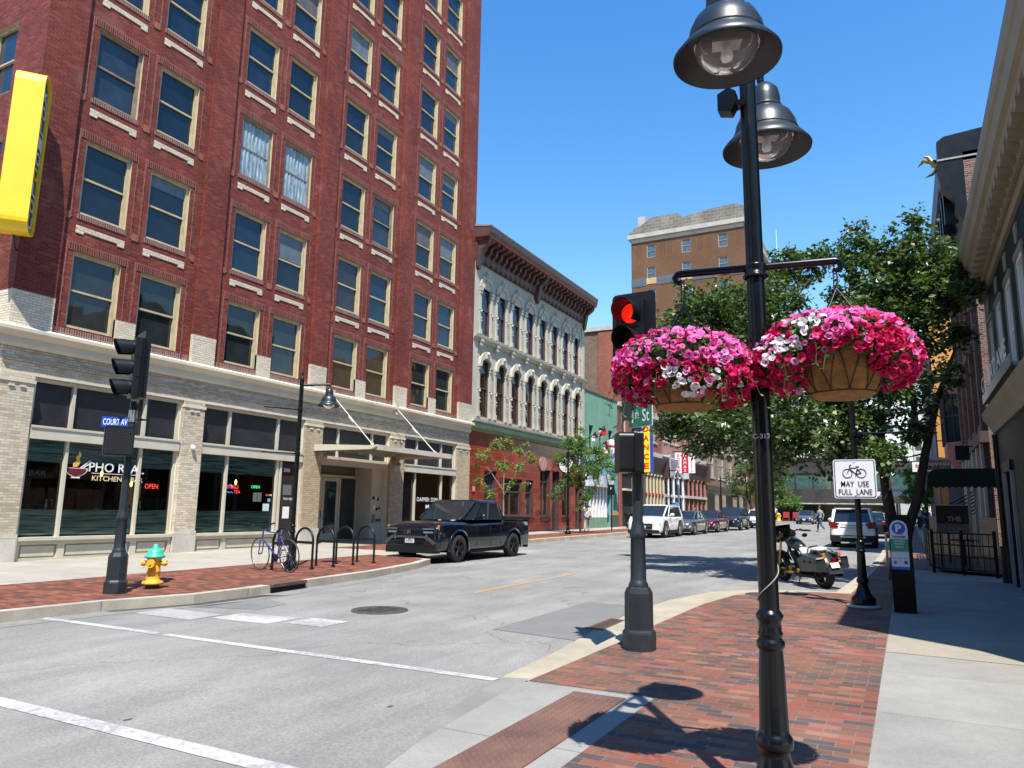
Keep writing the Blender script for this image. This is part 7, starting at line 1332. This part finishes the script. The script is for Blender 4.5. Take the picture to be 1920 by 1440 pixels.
for a,b,r_ in ((bb_,sc_,.016),(sc_,ht,.014),(bb_,hb,.018),(ht,hb,.018)): q.tube([a,b],r_,8)
for s in (.05,-.05): q.tube([(bb_[0],s*.4,bb_[2]),(0,s,.352)],.009,6); q.tube([(sc_[0],s*.3,sc_[2]-.04),(0,s,.352)],.008,6)
for s in (.045,-.045): q.tube([(hb[0]+.01,s,hb[2]-.02),(FL-.03,s,.45),(FL,s,.352)],[.014,.012,.009],6)
o=q.build('frame',BLU,None); o.parent=K
q=MB(); q.tube([ht,(ht[0]-.02,0,.95)],.013,6); q.tube([(ht[0]-.02,0,.95),(ht[0]+.06,0,.97)],.013,6); q.tube([(ht[0]+.02,-.26,.99),(ht[0]+.06,-.1,.97),(ht[0]+.06,.1,.97),(ht[0]+.02,.26,.99)],.012,8); o=q.build('handlebar',BLACK,None); o.parent=K
for s in (1,-1): q=MB(); q.tube([(ht[0]+.03,s*.20,.99),(ht[0]-.01,s*.30,.99)],.018,8); q.tube([(ht[0]+.08,s*.17,.98),(ht[0]+.07,s*.28,.96)],.007,5); o=q.build('grip',RUBBER,None); o.parent=K
q=MB(); q.tube([sc_,(.25,0,.90)],.013,6); o=q.build('seat_post',ALU,None); o.parent=K
q=MB(); q.cyl((bb_[0],-.05,.29),(bb_[0],.05,.29),.02); q.cyl((bb_[0],.045,.29),(bb_[0],.052,.29),.09,n=22); q.tube([(bb_[0],.06,.29),(bb_[0]+.09,.06,.14)],.009,5); q.tube([(bb_[0],-.06,.29),(bb_[0]-.09,-.06,.44)],.009,5); q.obox((bb_[0]+.09,.10,.13),(.09,.08,.02)); q.obox((bb_[0]-.09,-.10,.45),(.09,.08,.02)); o=q.build('crankset',PLAS,None); o.parent=K
q=MB(); q.tube([(bb_[0],.05,.375),(0,.045,.39)],.004,4); q.tube([(bb_[0],.05,.205),(0,.045,.31)],.004,4); o=q.build('chain',RUST,None); o.parent=K
q=MB(); q.tube([(.25,-.02,.28),(.36,-.18,-.0)],.008,5); o=q.build('kickstand',ALU,None); o.parent=K
q=MB(); q.obox((.06,0,.66),(.12,.09,.07)); o=q.build('rear_light_bracket',PLAS,None); o.parent=K
# ---------------- trees ----------------
def blob_tree(name,label,base,limbs,lobes,nleaf,ls,lm,group=None,bark=BARK,clusters=9,seed=1,droop=.3,cr=.42,cat='tree'):
    rr=random.Random(seed); K=thing(name,label,cat,base,group)
    q=MB()
    for P,rs in limbs: q.tube(P,rs,10)
    # twigs reaching into every lobe
    ends=[Vector(p) for P,rs in limbs for p in P[len(P)//2:]]
    for x,y,z,r in lobes:
        c=Vector((x,y,z)); e=min(ends,key=lambda v:(v-c).length+ (0 if v.z<c.z+.3 else 1.5)); m=(e+c)/2+Vector((rr.uniform(-.15,.15),rr.uniform(-.15,.15),-.1))*min(1,r*1.5)
        k=min(1,r); q.tube([e,m,c],[.035*k+.008,.022*k+.006,.010*k+.003],5)
        for i in range(3): d=Vector((rr.gauss(0,1),rr.gauss(0,1),rr.gauss(0,.8))).normalized(); q.tube([m if i%2 else c,c+d*r*.8],[.012*k+.003,.004],4)
    q.build('trunk',bark,K); V=[];F=[]; tot=sum(l[3]**2 for l in lobes)
    for x,y,z,r in lobes:
        nl=int(nleaf*r*r/tot); nc=max(3,int(clusters*(1+r*1.5))); cc=[]
        for i in range(nc):
            d=Vector((rr.gauss(0,1),rr.gauss(0,1),rr.gauss(0,1))).normalized(); cc.append((Vector((x,y,z))+d*r*rr.uniform(.45,1.12),r*cr*rr.uniform(.5,1.15)))
        for i in range(nl):
            c,cr_=rr.choice(cc); p=c+Vector((rr.gauss(0,.5),rr.gauss(0,.5),rr.gauss(0,.42)))*cr_
            n=Vector((rr.gauss(0,.8),rr.gauss(0,.8),1)).normalized(); t=n.orthogonal().normalized(); t=Matrix.Rotation(rr.random()*6.28,3,n)@t; t=(t+Vector((0,0,-droop))).normalized(); b=n.cross(t).normalized(); s=ls*rr.uniform(.5,1.4); k=len(V)
            V+=[p,p+t*s*.5+b*s*.32,p+t*s,p+t*s*.5-b*s*.32]; F.append((k,k+1,k+2,k+3))
    me=bpy.data.meshes.new('crown'); bb=Vector(base); me.from_pydata([tuple(v-bb) for v in V],[],F); me.materials.append(lm); o=bpy.data.objects.new('crown',me); COL.objects.link(o); o.parent=K; return K
LF1=leafmat('pear_leaf',(.018,.038,.012),(.13,.18,.065),.26,.36); LF2=leafmat('locust_leaf',(.05,.10,.02),(.15,.24,.06),.4,.5); LF3=leafmat('young_leaf',(.08,.12,.02),(.24,.28,.07),.4,.5); LF4=leafmat('far_leaf',(.03,.06,.015),(.11,.17,.04),.3,.5)
TA=[(-5.0,19,4.2,0.66),(-4.22,18.5,4.0,0.92),(-3.27,19,3.88,1.06),(-2.15,18,3.72,0.98),(-1.44,19,3.67,0.89),(-5.63,21,7.37,0.79),(-4.62,20,6.86,0.88),(-3.8,21,7.01,1.06),(-4.22,21,7.69,0.61),(-2.79,20,6.81,0.99),(-2.44,21,8.7,0.67),(-1.79,21,9.07,0.51),(-1.82,19,5.52,0.78),(-0.75,20,8.7,0.62),(-0.19,19,7.45,0.89),(0.41,19,8.02,0.69),(0.88,19,7.69,0.62),(1.37,20,7.81,0.51),(1.09,19,6.76,0.73),(0.31,18.5,6.47,0.97),(-0.73,20,7.0,0.81),(-0.52,19,5.66,0.88),(0.4,18.5,5.5,0.55),(1.28,18.5,5.75,0.35),(0.95,18,4.62,0.3),(0.18,18.5,4.51,0.6),(-0.7,19,4.65,0.75),(-0.45,18.5,2.98,0.42),(0.33,18.5,3.67,0.35),(-1.39,19,4.7,0.77),(-2.92,19,3.2,0.52),(-0.95,18.6,3.73,0.61),(-1.28,20,5.94,0.81)]
T1=[(-16.47,28,2.99,0.28),(-16.23,28,4.03,0.37),(-15.57,28,4.36,0.32),(-15.05,28,4.46,0.28),(-14.4,28,4.21,0.32),(-13.89,28,3.86,0.31),(-15.29,28,3.55,0.41),(-14.38,28,3.31,0.36),(-14.12,28,2.75,0.22),(-15.92,28,2.41,0.32),(-14.89,28,2.75,0.27),(-16.62,28,3.62,0.19)]
T2=[(-17.46,39,4.56,0.49),(-17.78,39,2.44,0.31),(-16.63,39,5.16,0.67),(-15.65,39,4.83,0.78),(-16.3,39,5.76,0.49),(-14.69,39,4.36,0.48),(-14.23,39,3.77,0.35),(-16.79,39,3.94,0.67),(-15.49,39,3.78,0.66),(-15.81,39,2.59,0.48),(-17.12,39,3.04,0.43),(-15.98,39,2.0,0.36),(-16.3,39,3.19,0.48)]
T3=[(-16.7,84,5.25,0.94),(-15.51,84,6.41,1.17),(-14.08,84,6.97,1.16),(-12.72,84,6.37,1.15),(-11.65,84,5.79,0.91),(-15.31,84,4.38,1.05),(-13.61,84,4.95,1.15),(-12.24,84,4.66,0.92),(-16.46,84,3.8,0.59)]
T4=[(-12.92,98,3.2,0.79),(-11.88,98,2.88,0.79),(-13.94,98,2.86,0.6)]
T5=[(-12.02,125,11.12,1.34),(-9.69,125,11.48,1.66),(-7.44,125,11.02,1.64),(-5.25,125,10.32,1.3),(-0.16,125,10.86,1.28),(-1.58,125,10.89,1.12)]
T6=[(0.55,70,4.57,0.88),(1.28,70,3.91,0.96),(1.74,70,5.0,0.61),(0.27,70,3.25,0.79),(1.2,70,2.83,0.79),(0.99,70,5.44,0.53)]
TAF=[(x,y+.6*((i%3)-1),z-(.12 if z<7.3 else .45),r) for i,(x,y,z,r) in enumerate(TA)]
z0=gz(18.6)+.1
blob_tree('street_tree','large dark leafy street tree with a forked trunk behind the parking pillar',(-.2,18.6,z0),[
 ([(-.2,18.6,z0),(-.17,18.6,.8),(-.1,18.6,1.15)],[.27,.19,.18]),
 ([(-.13,18.6,.9),(.02,18.6,1.4),(.25,18.6,2.04),(.44,18.6,2.97),(.59,18.6,3.55),(.79,18.55,4.25),(1.16,18.5,5.2)],[.14,.115,.10,.09,.08,.065,.03]),
 ([(.50,18.6,3.2),(.30,18.6,3.7),(.26,18.7,4.8),(.28,18.8,6.1),(.2,19,7.4)],[.08,.065,.05,.035,.015]),
 ([(-.15,18.6,.9),(-.31,18.6,1.46),(-.37,18.6,2.16),(-.42,18.6,2.99),(-.73,18.7,3.72),(-1.39,18.8,4.3),(-1.9,19.3,5.6),(-2.2,20,7.2)],[.16,.13,.115,.10,.09,.07,.045,.02]),
 ([(-.73,18.7,3.72),(-1.6,18.6,3.95),(-2.4,18.6,4.1),(-3.3,18.7,4.15),(-4.3,18.8,4.2),(-5.2,19,4.3)],[.08,.07,.06,.045,.03,.015]),
 ([(-.42,18.6,2.99),(-.35,18.8,4.2),(-.5,19.2,5.6),(-.6,19.6,7.2)],[.09,.07,.05,.02]),
 ([(-1.9,19.3,5.6),(-3.2,19.8,6.1),(-4.4,20.2,6.8)],[.05,.035,.015])],TAF,80000,.122,LF1,seed=3,clusters=19,cr=.38)
b=(-15.15,28,gz(28)+.15); blob_tree('young_tree','slender young pavement tree with sparse yellow green leaves right of the pickup truck',b,[([b,(-15.15,28,1.5),(-15.17,28,2.7),(-15.1,28,4.2)],[.05,.04,.03,.01]),([(-15.15,28,2.2),(-14.4,28,3.4),(-13.9,28,3.9)],[.02,.015,.006]),([(-15.15,28,2.4),(-15.8,28,3.2),(-16.4,28,3.9)],[.02,.015,.006])],T1,2600,.10,LF3,'young trees on the left pavement',mat('pale_bark',(.20,.17,.13),.85,0,.2,8),3,5,.5,.5)
b=(-16.2,39,gz(39)+.15); blob_tree('young_tree','fuller green young tree beside the street lamp in front of the ornate building',b,[([b,(-16.2,39,1.8),(-16.2,39,3.3),(-16.1,39,5.4)],[.07,.06,.045,.015])],T2,9500,.11,LF2,'young trees on the left pavement',seed=6,clusters=6,cr=.45)
b=(-14.6,84,gz(84)+.15); blob_tree('pavement_tree','rounded olive green tree with a leaning trunk at the far end of the parked cars',b,[([b,(-14.9,84,2.3),(-15.3,84,3.6),(-15.4,84,5.5)],[.17,.14,.11,.05]),([(-14.7,84,1.6),(-13.6,84,3.2),(-12.8,84,5.2)],[.12,.09,.04])],T3,11000,.17,LF4,'trees far down the street',seed=8)
b=(-12.9,98,gz(98)+.15); blob_tree('small_tree','small low tree before the dark glass storefront',b,[([b,(-12.9,98,3.2)],[.06,.03])],T4,1800,.18,LF2,'trees far down the street',seed=9,droop=.1)
b=(-8.6,125,8); blob_tree('terrace_tree','feathery green trees rising above the left half of the skywalk',b,[([(-8.6,125,0),(-8.6,125,11)],[.15,.05])],T5[:4],4500,.3,LF2,'trees far down the street',seed=10)
b=(-.9,125,8); blob_tree('terrace_tree','small tree rising above the right half of the skywalk',b,[([(-.9,125,0),(-.9,125,10.6)],[.15,.05])],T5[4:],1800,.3,LF2,'trees far down the street',seed=11)
b=(.9,70,gz(70)+.13); blob_tree('pavement_tree','bright green tree on the right pavement beyond the white canopy',b,[([b,(.9,70,2.5),(1.0,70,5)],[.1,.08,.03])],T6,6500,.16,LF2,'trees far down the street',seed=12)
for x,y,r,l,s in ((3.0,84,1.6,'deep green tree behind the bright tree on the right pavement',13),(-15.8,104,2.0,'dark green tree left of the skywalk glazing',14)):
    b=(x,y,gz(y)); blob_tree('background_tree',l,b,[([b,(x,y,4.5)],[.14,.06])],[(x,y,5,r),(x-.9,y,3.8,r*.8),(x+.8,y,4.2,r*.8)],4500,.2,LF4,'trees far down the street',seed=s)
# ---------------- people ----------------
def skin(name,nodes,edges,m,parent,sub=2):
    me=bpy.data.meshes.new(name); me.from_pydata([n[:3] for n in nodes],edges,[]); o=bpy.data.objects.new(name,me); COL.objects.link(o)
    sk=o.modifiers.new('s','SKIN'); o.modifiers.new('ss','SUBSURF').levels=sub
    for i,n in enumerate(nodes): r=n[3] if isinstance(n[3],tuple) else (n[3],n[3]); me.skin_vertices[0].data[i].radius=r
    me.skin_vertices[0].data[0].use_root=True
    dg=bpy.context.evaluated_depsgraph_get(); dg.update(); m2=bpy.data.meshes.new_from_object(o.evaluated_get(dg)); o.modifiers.clear(); o.data=m2; m2.materials.clear(); m2.materials.append(m); m2.polygons.foreach_set('use_smooth',[True]*len(m2.polygons)); o.parent=parent; return o
SKIN=mat('skin_tone',(.45,.25,.17),.55,0,0); HAIRB=mat('brown_hair',(.06,.03,.018),.7,0,.2,20)
def person(label,loc,rz,pose,shirt,pants,hair=HAIRB,long=False,shorts=False,hat=None,group=None,scale=1,skirt=None):
    K=thing('person',label,'person',loc,group,rz); K.scale=(scale,)*3
    P=pose; J={k:Vector(v) for k,v in P.items()}
    nodes=[];idx={}
    def nd(k,r): idx[k]=len(nodes); nodes.append((*J[k],r))
    nd('pelvis',(.13,.10)); nd('waist',(.115,.085)); nd('chest',(.15,.10)); nd('neck',.052); nd('jaw',.066); nd('head',(.078,.09)); nd('crown',(.06,.07))
    E_=[('pelvis','waist'),('waist','chest'),('chest','neck'),('neck','jaw'),('jaw','head'),('head','crown')]
    for s in 'LR':
        nd('sh'+s,.058); nd('el'+s,.04); nd('wr'+s,.027); nd('ha'+s,(.036,.018)); nd('hip'+s,.088); nd('kn'+s,.056); nd('an'+s,.038); nd('he'+s,.04); nd('to'+s,(.04,.025))
        E_+=[('chest','sh'+s),('sh'+s,'el'+s),('el'+s,'wr'+s),('wr'+s,'ha'+s),('pelvis','hip'+s),('hip'+s,'kn'+s),('kn'+s,'an'+s),('an'+s,'he'+s),('he'+s,'to'+s)]
        for f,(dx,ln) in enumerate(((-.022,.07),(-.008,.085),(.007,.08),(.021,.065))):
            k='f%d%s'%(f,s); h=J['ha'+s]; d=(h-J['wr'+s]).normalized(); b=d.cross(Vector((0,1,0)) if abs(d.y)<.9 else Vector((1,0,0))).normalized(); J[k]=h+b*dx*1.1+d*ln; nd(k,.008); E_.append(('ha'+s,k))
        k='th'+s; h=(J['ha'+s]*.5+J['wr'+s]*.5); d=(J['ha'+s]-J['wr'+s]).normalized(); J[k]=h+Vector((0,.05,0))+d*.04; nd(k,.009); E_.append(('ha'+s,k))
    skin('body',nodes,[(idx[a],idx[b]) for a,b in E_],SKIN,K)
    lerp=lambda a,b,t:J[a]*(1-t)+J[b]*t
    n=[(*lerp('pelvis','waist',.1),(.15,.12)),(*J['waist'],(.135,.105)),(*J['chest'],(.17,.12)),(*lerp('chest','neck',.7),.075)]; e=[(0,1),(1,2),(2,3)]
    for s in 'LR': k=len(n); n+=[(*J['sh'+s],.075),(*lerp('sh'+s,'el'+s,.85),.058)]; e+=[(2,k),(k,k+1)]
    skin('shirt',n,e,shirt,K,1)
    n=[(*J['pelvis'],(.15,.12))]; e=[]
    for s in 'LR':
        k=len(n); n.append((*J['hip'+s],.105)); e.append((0,k))
        if shorts: n.append((*lerp('hip'+s,'kn'+s,.6),.095)); e.append((k,k+1))
        else: n+=[(*J['kn'+s],.075),(*lerp('kn'+s,'an'+s,.93),.058)]; e+=[(k,k+1),(k+1,k+2)]
    skin('shorts' if shorts else 'trousers',n,e,pants,K,1)
    for s in 'LR': skin('shoe',[(*(J['he'+s]-Vector((0,0,.01))),.047),(*(J['to'+s]-Vector((0,0,.005))),(.05,.032))],[(0,1)],WHITE,K,1)
    h=J['head']; q=MB(); q.ball(h+Vector((0,-.018,.045)),(.094,.104,.098),12); 
    if long: q.ball(h+Vector((0,-.06,-.12)),(.10,.07,.20),12)
    if hat: q=MB(); q.ball(h+Vector((0,-.01,.05)),(.098,.11,.09),12); q.cyl(h+Vector((0,.09,.06)),h+Vector((0,.10,.065)),.09,n=12)
    o=q.build('cap' if hat else 'hair',hat or hair,None); o.parent=K
    q=MB(); q.ball(h+Vector((0,.10,-.01)),(.014,.022,.02),6); 
    for s in (1,-1): q.ball(h+Vector((s*.085,0,-.01)),(.012,.022,.03),6)
    o=q.build('nose_and_ears',SKIN,None); o.parent=K
    q=MB(); 
    for s in (1,-1): q.ball(h+Vector((s*.032,.088,.015)),(.012,.008,.008),6)
    q.ball(h+Vector((0,.088,-.05)),(.025,.008,.006),6,1); o=q.build('face_features',[BLACK,mat('lip',(.35,.1,.09),.5,0,0)],None); o.parent=K
    return K
WALK=dict(pelvis=(0,0,.95),waist=(0,.01,1.10),chest=(0,.02,1.32),neck=(0,.03,1.50),jaw=(0,.055,1.58),head=(0,.05,1.65),crown=(0,.04,1.72),shL=(.19,.01,1.42),elL=(.23,-.12,1.16),wrL=(.22,-.06,.93),haL=(.22,-.03,.86),shR=(-.19,.03,1.42),elR=(-.23,.10,1.15),wrR=(-.20,.26,.99),haR=(-.19,.31,.94),hipL=(.09,.02,.90),knL=(.10,.26,.52),anL=(.10,.30,.10),heL=(.10,.30,.06),toL=(.10,.46,.06),hipR=(-.09,-.02,.90),knR=(-.10,-.08,.50),anR=(-.10,-.36,.16),heR=(-.10,-.38,.13),toR=(-.10,-.24,.05))
STAND=dict(WALK,knL=(.10,.03,.50),anL=(.11,.0,.09),heL=(.11,-.03,.05),toL=(.12,.13,.04),knR=(-.10,.03,.50),anR=(-.11,.0,.09),heR=(-.11,-.03,.05),toR=(-.12,.13,.04),elL=(.25,-.03,1.15),wrL=(.24,.04,.92),haL=(.24,.05,.85),elR=(-.25,-.03,1.15),wrR=(-.24,.04,.92),haR=(-.24,.05,.85))
SIT=dict(pelvis=(0,0,.50),waist=(0,.02,.65),chest=(0,.10,.88),neck=(0,.15,1.06),jaw=(0,.19,1.13),head=(0,.18,1.20),crown=(0,.17,1.27),shL=(.19,.10,.98),elL=(.24,.28,.78),wrL=(.10,.42,.80),haL=(.03,.44,.82),shR=(-.19,.10,.98),elR=(-.25,.30,.78),wrR=(-.10,.36,1.0),haR=(-.05,.30,1.08),hipL=(.09,.02,.48),knL=(.12,.46,.48),anL=(.12,.44,.09),heL=(.12,.42,.05),toL=(.12,.58,.04),hipR=(-.09,.02,.48),knR=(-.12,.46,.48),anR=(-.12,.44,.09),heR=(-.12,.42,.05),toR=(-.12,.58,.04))
TS=mat('teal_shirt',(.12,.24,.28),.8,0,.1,10); JN=mat('blue_jeans',(.05,.08,.14),.85,0,.2,8); WS=mat('white_top',(.6,.62,.66),.8,0,.05,8); DN=mat('denim_shorts',(.14,.24,.38),.85,0,.1,8); DKS=mat('dark_shirt',(.03,.03,.04),.8,0,.1,6); GYS=mat('grey_top',(.2,.2,.21),.8,0,.1,6)
person('man in a teal shirt and jeans walking across the road',(-5.49,57.79,gz(57.8)),R(65),WALK,TS,JN,scale=1.05)
w_=person('woman with long brown hair and denim shorts walking on the left pavement',(-17.2,42.4,gz(42)+.15),R(20),WALK,WS,DN,long=True,shorts=True,scale=.96)
q=MB(); q.ball((.26,-.05,.95),(.06,.12,.12),8); o=q.build('shoulder_bag',mat('pink_bag',(.5,.2,.2),.7,0,0),None); o.parent=w_
person('seated diner in a dark cap, left of the pair in the restaurant window',(-19.66,12.65,.30),R(-50),SIT,DKS,JN,hat=DKS,group=None); person('seated diner with a hand at the face, right of the pair in the restaurant window',(-19.66,13.72,.30),R(-100),SIT,GYS,JN,long=True)
person('distant pedestrian in a bright shirt on the right pavement',(.88,70,gz(70)+.13),R(170),STAND,WS,DKS); person('distant pedestrian in dark clothes left of the white car on the right',(1.3,76,gz(76)+.13),0,STAND,DKS,DKS); person('distant pedestrian in dark clothes nearest the bar sign',(1.25,66,gz(66)+.13),R(10),WALK,DKS,JN)
person('distant pedestrian in a pale shirt by the red seats on the left corner',(-14.1,95,gz(95)+.15),R(180),STAND,WS,DKS); person('distant pedestrian at the left edge of the far corner fence',(-16.2,93,gz(93)+.15),R(180),STAND,GYS,JN)
# ---------------- small street things ----------------
t=thing('restaurant_table','dark restaurant table with sauce bottles behind the window glass','table',(-19.75,13.2,.25)); q=MB(); q.box(-19.6,-19.3,11,14.5,1.38,1.42); q.build('tabletop',INT,t); q=MB(); q.cyl((-19.45,13.2,.25),(-19.45,13.2,1.38),.04); q.build('pedestal',BLACK,t)
for y,c,l in ((11.35,(.5,.5,.48),'white topped sauce bottle in the left restaurant window'),(11.5,(.5,.05,.03),'red sauce bottle in the left restaurant window'),(14.0,(.45,.4,.3),'pale sauce bottle behind the right restaurant window')):
    z=1.44 if y<12 else 1.44; t=thing('sauce_bottle',l,'bottle',(-19.4,y,1.42),'sauce bottles in the restaurant window'); q=MB(); q.lathe([(0,0),(.035,0),(.035,.14),(.013,.2),(.013,.24),(0,.24)],(-19.4,y,1.42),10); q.build('bottle_body',mat('bottle_%d'%int(y*10),c,.3,0,0),t); q=MB(); q.cyl((-19.4,y,1.66),(-19.4,y,1.69),.018,n=8); q.build('bottle_cap',WHITE,t)
def bin_(x,y,lab): z=gz(y)+.15; K=thing('litter_bin',lab,'litter bin',(x,y,z)); q=MB(); q.lathe([(0,.08),(.24,.08),(.30,.95),(.33,.98),(.30,1.02),(.12,1.12),(0,1.14)],(x,y,z),16,flute=(.1,.9,.95)); q.build('bin_body',BLACK,K); q=MB(); q.box(x+.2,x+.34,y-.28,y-.2,z+.25,z+.8); q.build('liner_bag',WHITE,K); q=MB(); q.cyl((x,y,z),(x,y,z+.08),.15); q.build('foot',BLACK,K)
bin_(-17.6,51.3,'black fluted litter bin by the dark pub doorway')
x,y=-16.0,43.5; z=gz(y)+.15; K=thing('parking_sign_post','thin black post with a small dark parking sign in front of the green pub','sign',(x,y,z)); q=MB(); q.cyl((x,y,z),(x,y,z+2.5),.035,n=8); q.build('post',BLACK,K); q=MB(); q.obox((x,y-.05,z+2.5),(.42,.04,.62),R(20)); q.build('sign_plate',BLACK,K)
text('P',(x,y-.08,z+2.5),(1,0,0),(0,0,1),.14,WHITE,K,bold=.02)
x,y=-14.2,76; z=gz(y)+.15; K=thing('parking_pay_station','distant black pay station with a round blue emblem above the grey sedan','pay station',(x-1.5,57,z)); q=MB(); q.box(-15.9,-15.3,56.9,57.1,z,z+1.7); q.build('cabinet',BLACK,K); q=MB(); q.cyl((-15.6,56.88,z+1.5),(-15.6,56.9,z+1.5),.22,n=18); q.build('emblem',mat('sky_blue_emblem',(.05,.3,.55),.4,0,0),K)
x,y=-.52,21.6; z=gz(y)+.13; K=thing('parking_meter','slim grey parking meter post beside the tree trunk','parking meter',(x,y,z)); q=MB(); q.cyl((x,y,z),(x,y,z+.95),.03,n=10); q.build('post',ALU,K); q=MB(); q.ball((x,y,z+1.02),(.07,.05,.11),10); q.build('meter_head',DGREY,K)
K=thing('fire_hydrant','small distant yellow hydrant on the far left corner','fire hydrant',(-13.5,93.5,gz(93.5)+.15)); z=gz(93.5)+.15; q=MB(); q.lathe([(0,0),(.3,0),(.22,.08),(.2,.7),(.26,.74),(.2,.9),(0,1.0)],(-13.5,93.5,z),12); q.build('barrel',mat('bright_yellow',(.8,.5,.03),.5,0,0),K); q=MB(); q.cyl((-13.8,93.5,z+.6),(-13.2,93.5,z+.6),.08); q.build('nozzle_cap',mat('bright_yellow2',(.8,.5,.03),.5,0,0),K)
for i,x in enumerate((-12.8,-11.7)):
    K=thing('red_patio_chair',['red patio chair beside the distant yellow hydrant','red patio chair nearest the distant grey car'][i],'chair',(x,94.5,gz(94)+.15),'red patio chairs'); z=gz(94.5)+.15; RD=mat('red_plastic_%d'%i,(.35,.03,.03),.5,0,0)
    q=MB(); q.box(x-.35,x+.35,94.2,94.8,z+.42,z+.5); q.build('seat',RD,K); q=MB(); q.box(x-.35,x+.35,94.75,94.82,z+.5,z+1.1); q.build('backrest',RD,K)
    for a,b in ((-.32,94.22),(.32,94.22),(-.32,94.78),(.32,94.78)): q=MB(); q.cyl((x+a,b,z),(x+a,b,z+.45),.025,n=6); q.build('leg',RD,K)
K=thing('corner_fence','grey picket railing on the far left corner','fence',(-16,96,gz(96)+.15)); z=gz(96)+.15; q=MB()
for k in range(16): q.cyl((-18.5+k*.3,96,z),(-18.5+k*.3,96,z+1.4),.04,n=5)
q.box(-18.6,-13.9,95.97,96.03,z+1.3,z+1.36); q.build('picket',ALU,K)
# blade signs on the left
K=thing('dance_blade_sign','tall yellow blade sign with red vertical letters and blue edges','sign',(-18.1,57.4,4.7)); q=MB(); q.box(-18.5,-17.85,57.4,57.55,4.75,8.85,0); q.box(-17.85,-17.6,57.42,57.53,4.7,8.8,1); q.build('board',[mat('sign_yellow',(.80,.62,.02),.4,0,.03,2),mat('sign_blue',(.03,.06,.35),.4,0,0)],K)
for i,ch in enumerate('DANCE'): text(ch,(-18.15,57.39,8.0-i*.74),(1,0,0),(0,0,1),.42,mat('sign_red',(.6,.02,.02),.4,0,0),K,'letter',width=.45,bold=.03)
text('THE',(-18.15,57.39,8.55),(1,0,0),(0,0,1),.16,mat('sign_red',(.6,.02,.02),.4,0,0),K,width=.5); q=MB(); q.cyl((-18.6,57.5,8.3),(-19,57.5,8.3),.04); q.cyl((-18.6,57.5,5.2),(-19,57.5,5.2),.04); q.build('bracket',BLACK,K)
K=thing('pizzeria_banner_sign','white and red three column blade sign with vertical lettering on the white shopfront','sign',(-17.6,68,5.2)); X0=-18.75; q=MB()
for i,m_ in enumerate((0,1,0)): q.box(X0+i*.62,X0+.60+i*.62,68,68.08,5.2,7.1,m_)
q.build('board',[WHITE,mat('banner_red',(.5,.02,.04),.5,0,0)],K); BR=mat('banner_red',(.5,.02,.04),.5,0,0)
for s,i,m_ in (('DOUGH',0,BR),('MAMAS',1,WHITE),('PIZZERIA',2,mat('banner_pink',(.6,.2,.2),.5,0,0))):
    for k,ch in enumerate(s): text(ch,(X0+.3+i*.62,67.98,6.8-k*(1.75/len(s))-(.12 if len(s)==5 else 0)+.05),(1,0,0),(0,0,1),1.2/len(s),m_,K,'letter',bold=.03)
q=MB(); q.cyl((-19,68.04,7.2),(-16.9,68.04,7.2),.04); q.build('bracket',BLACK,K)
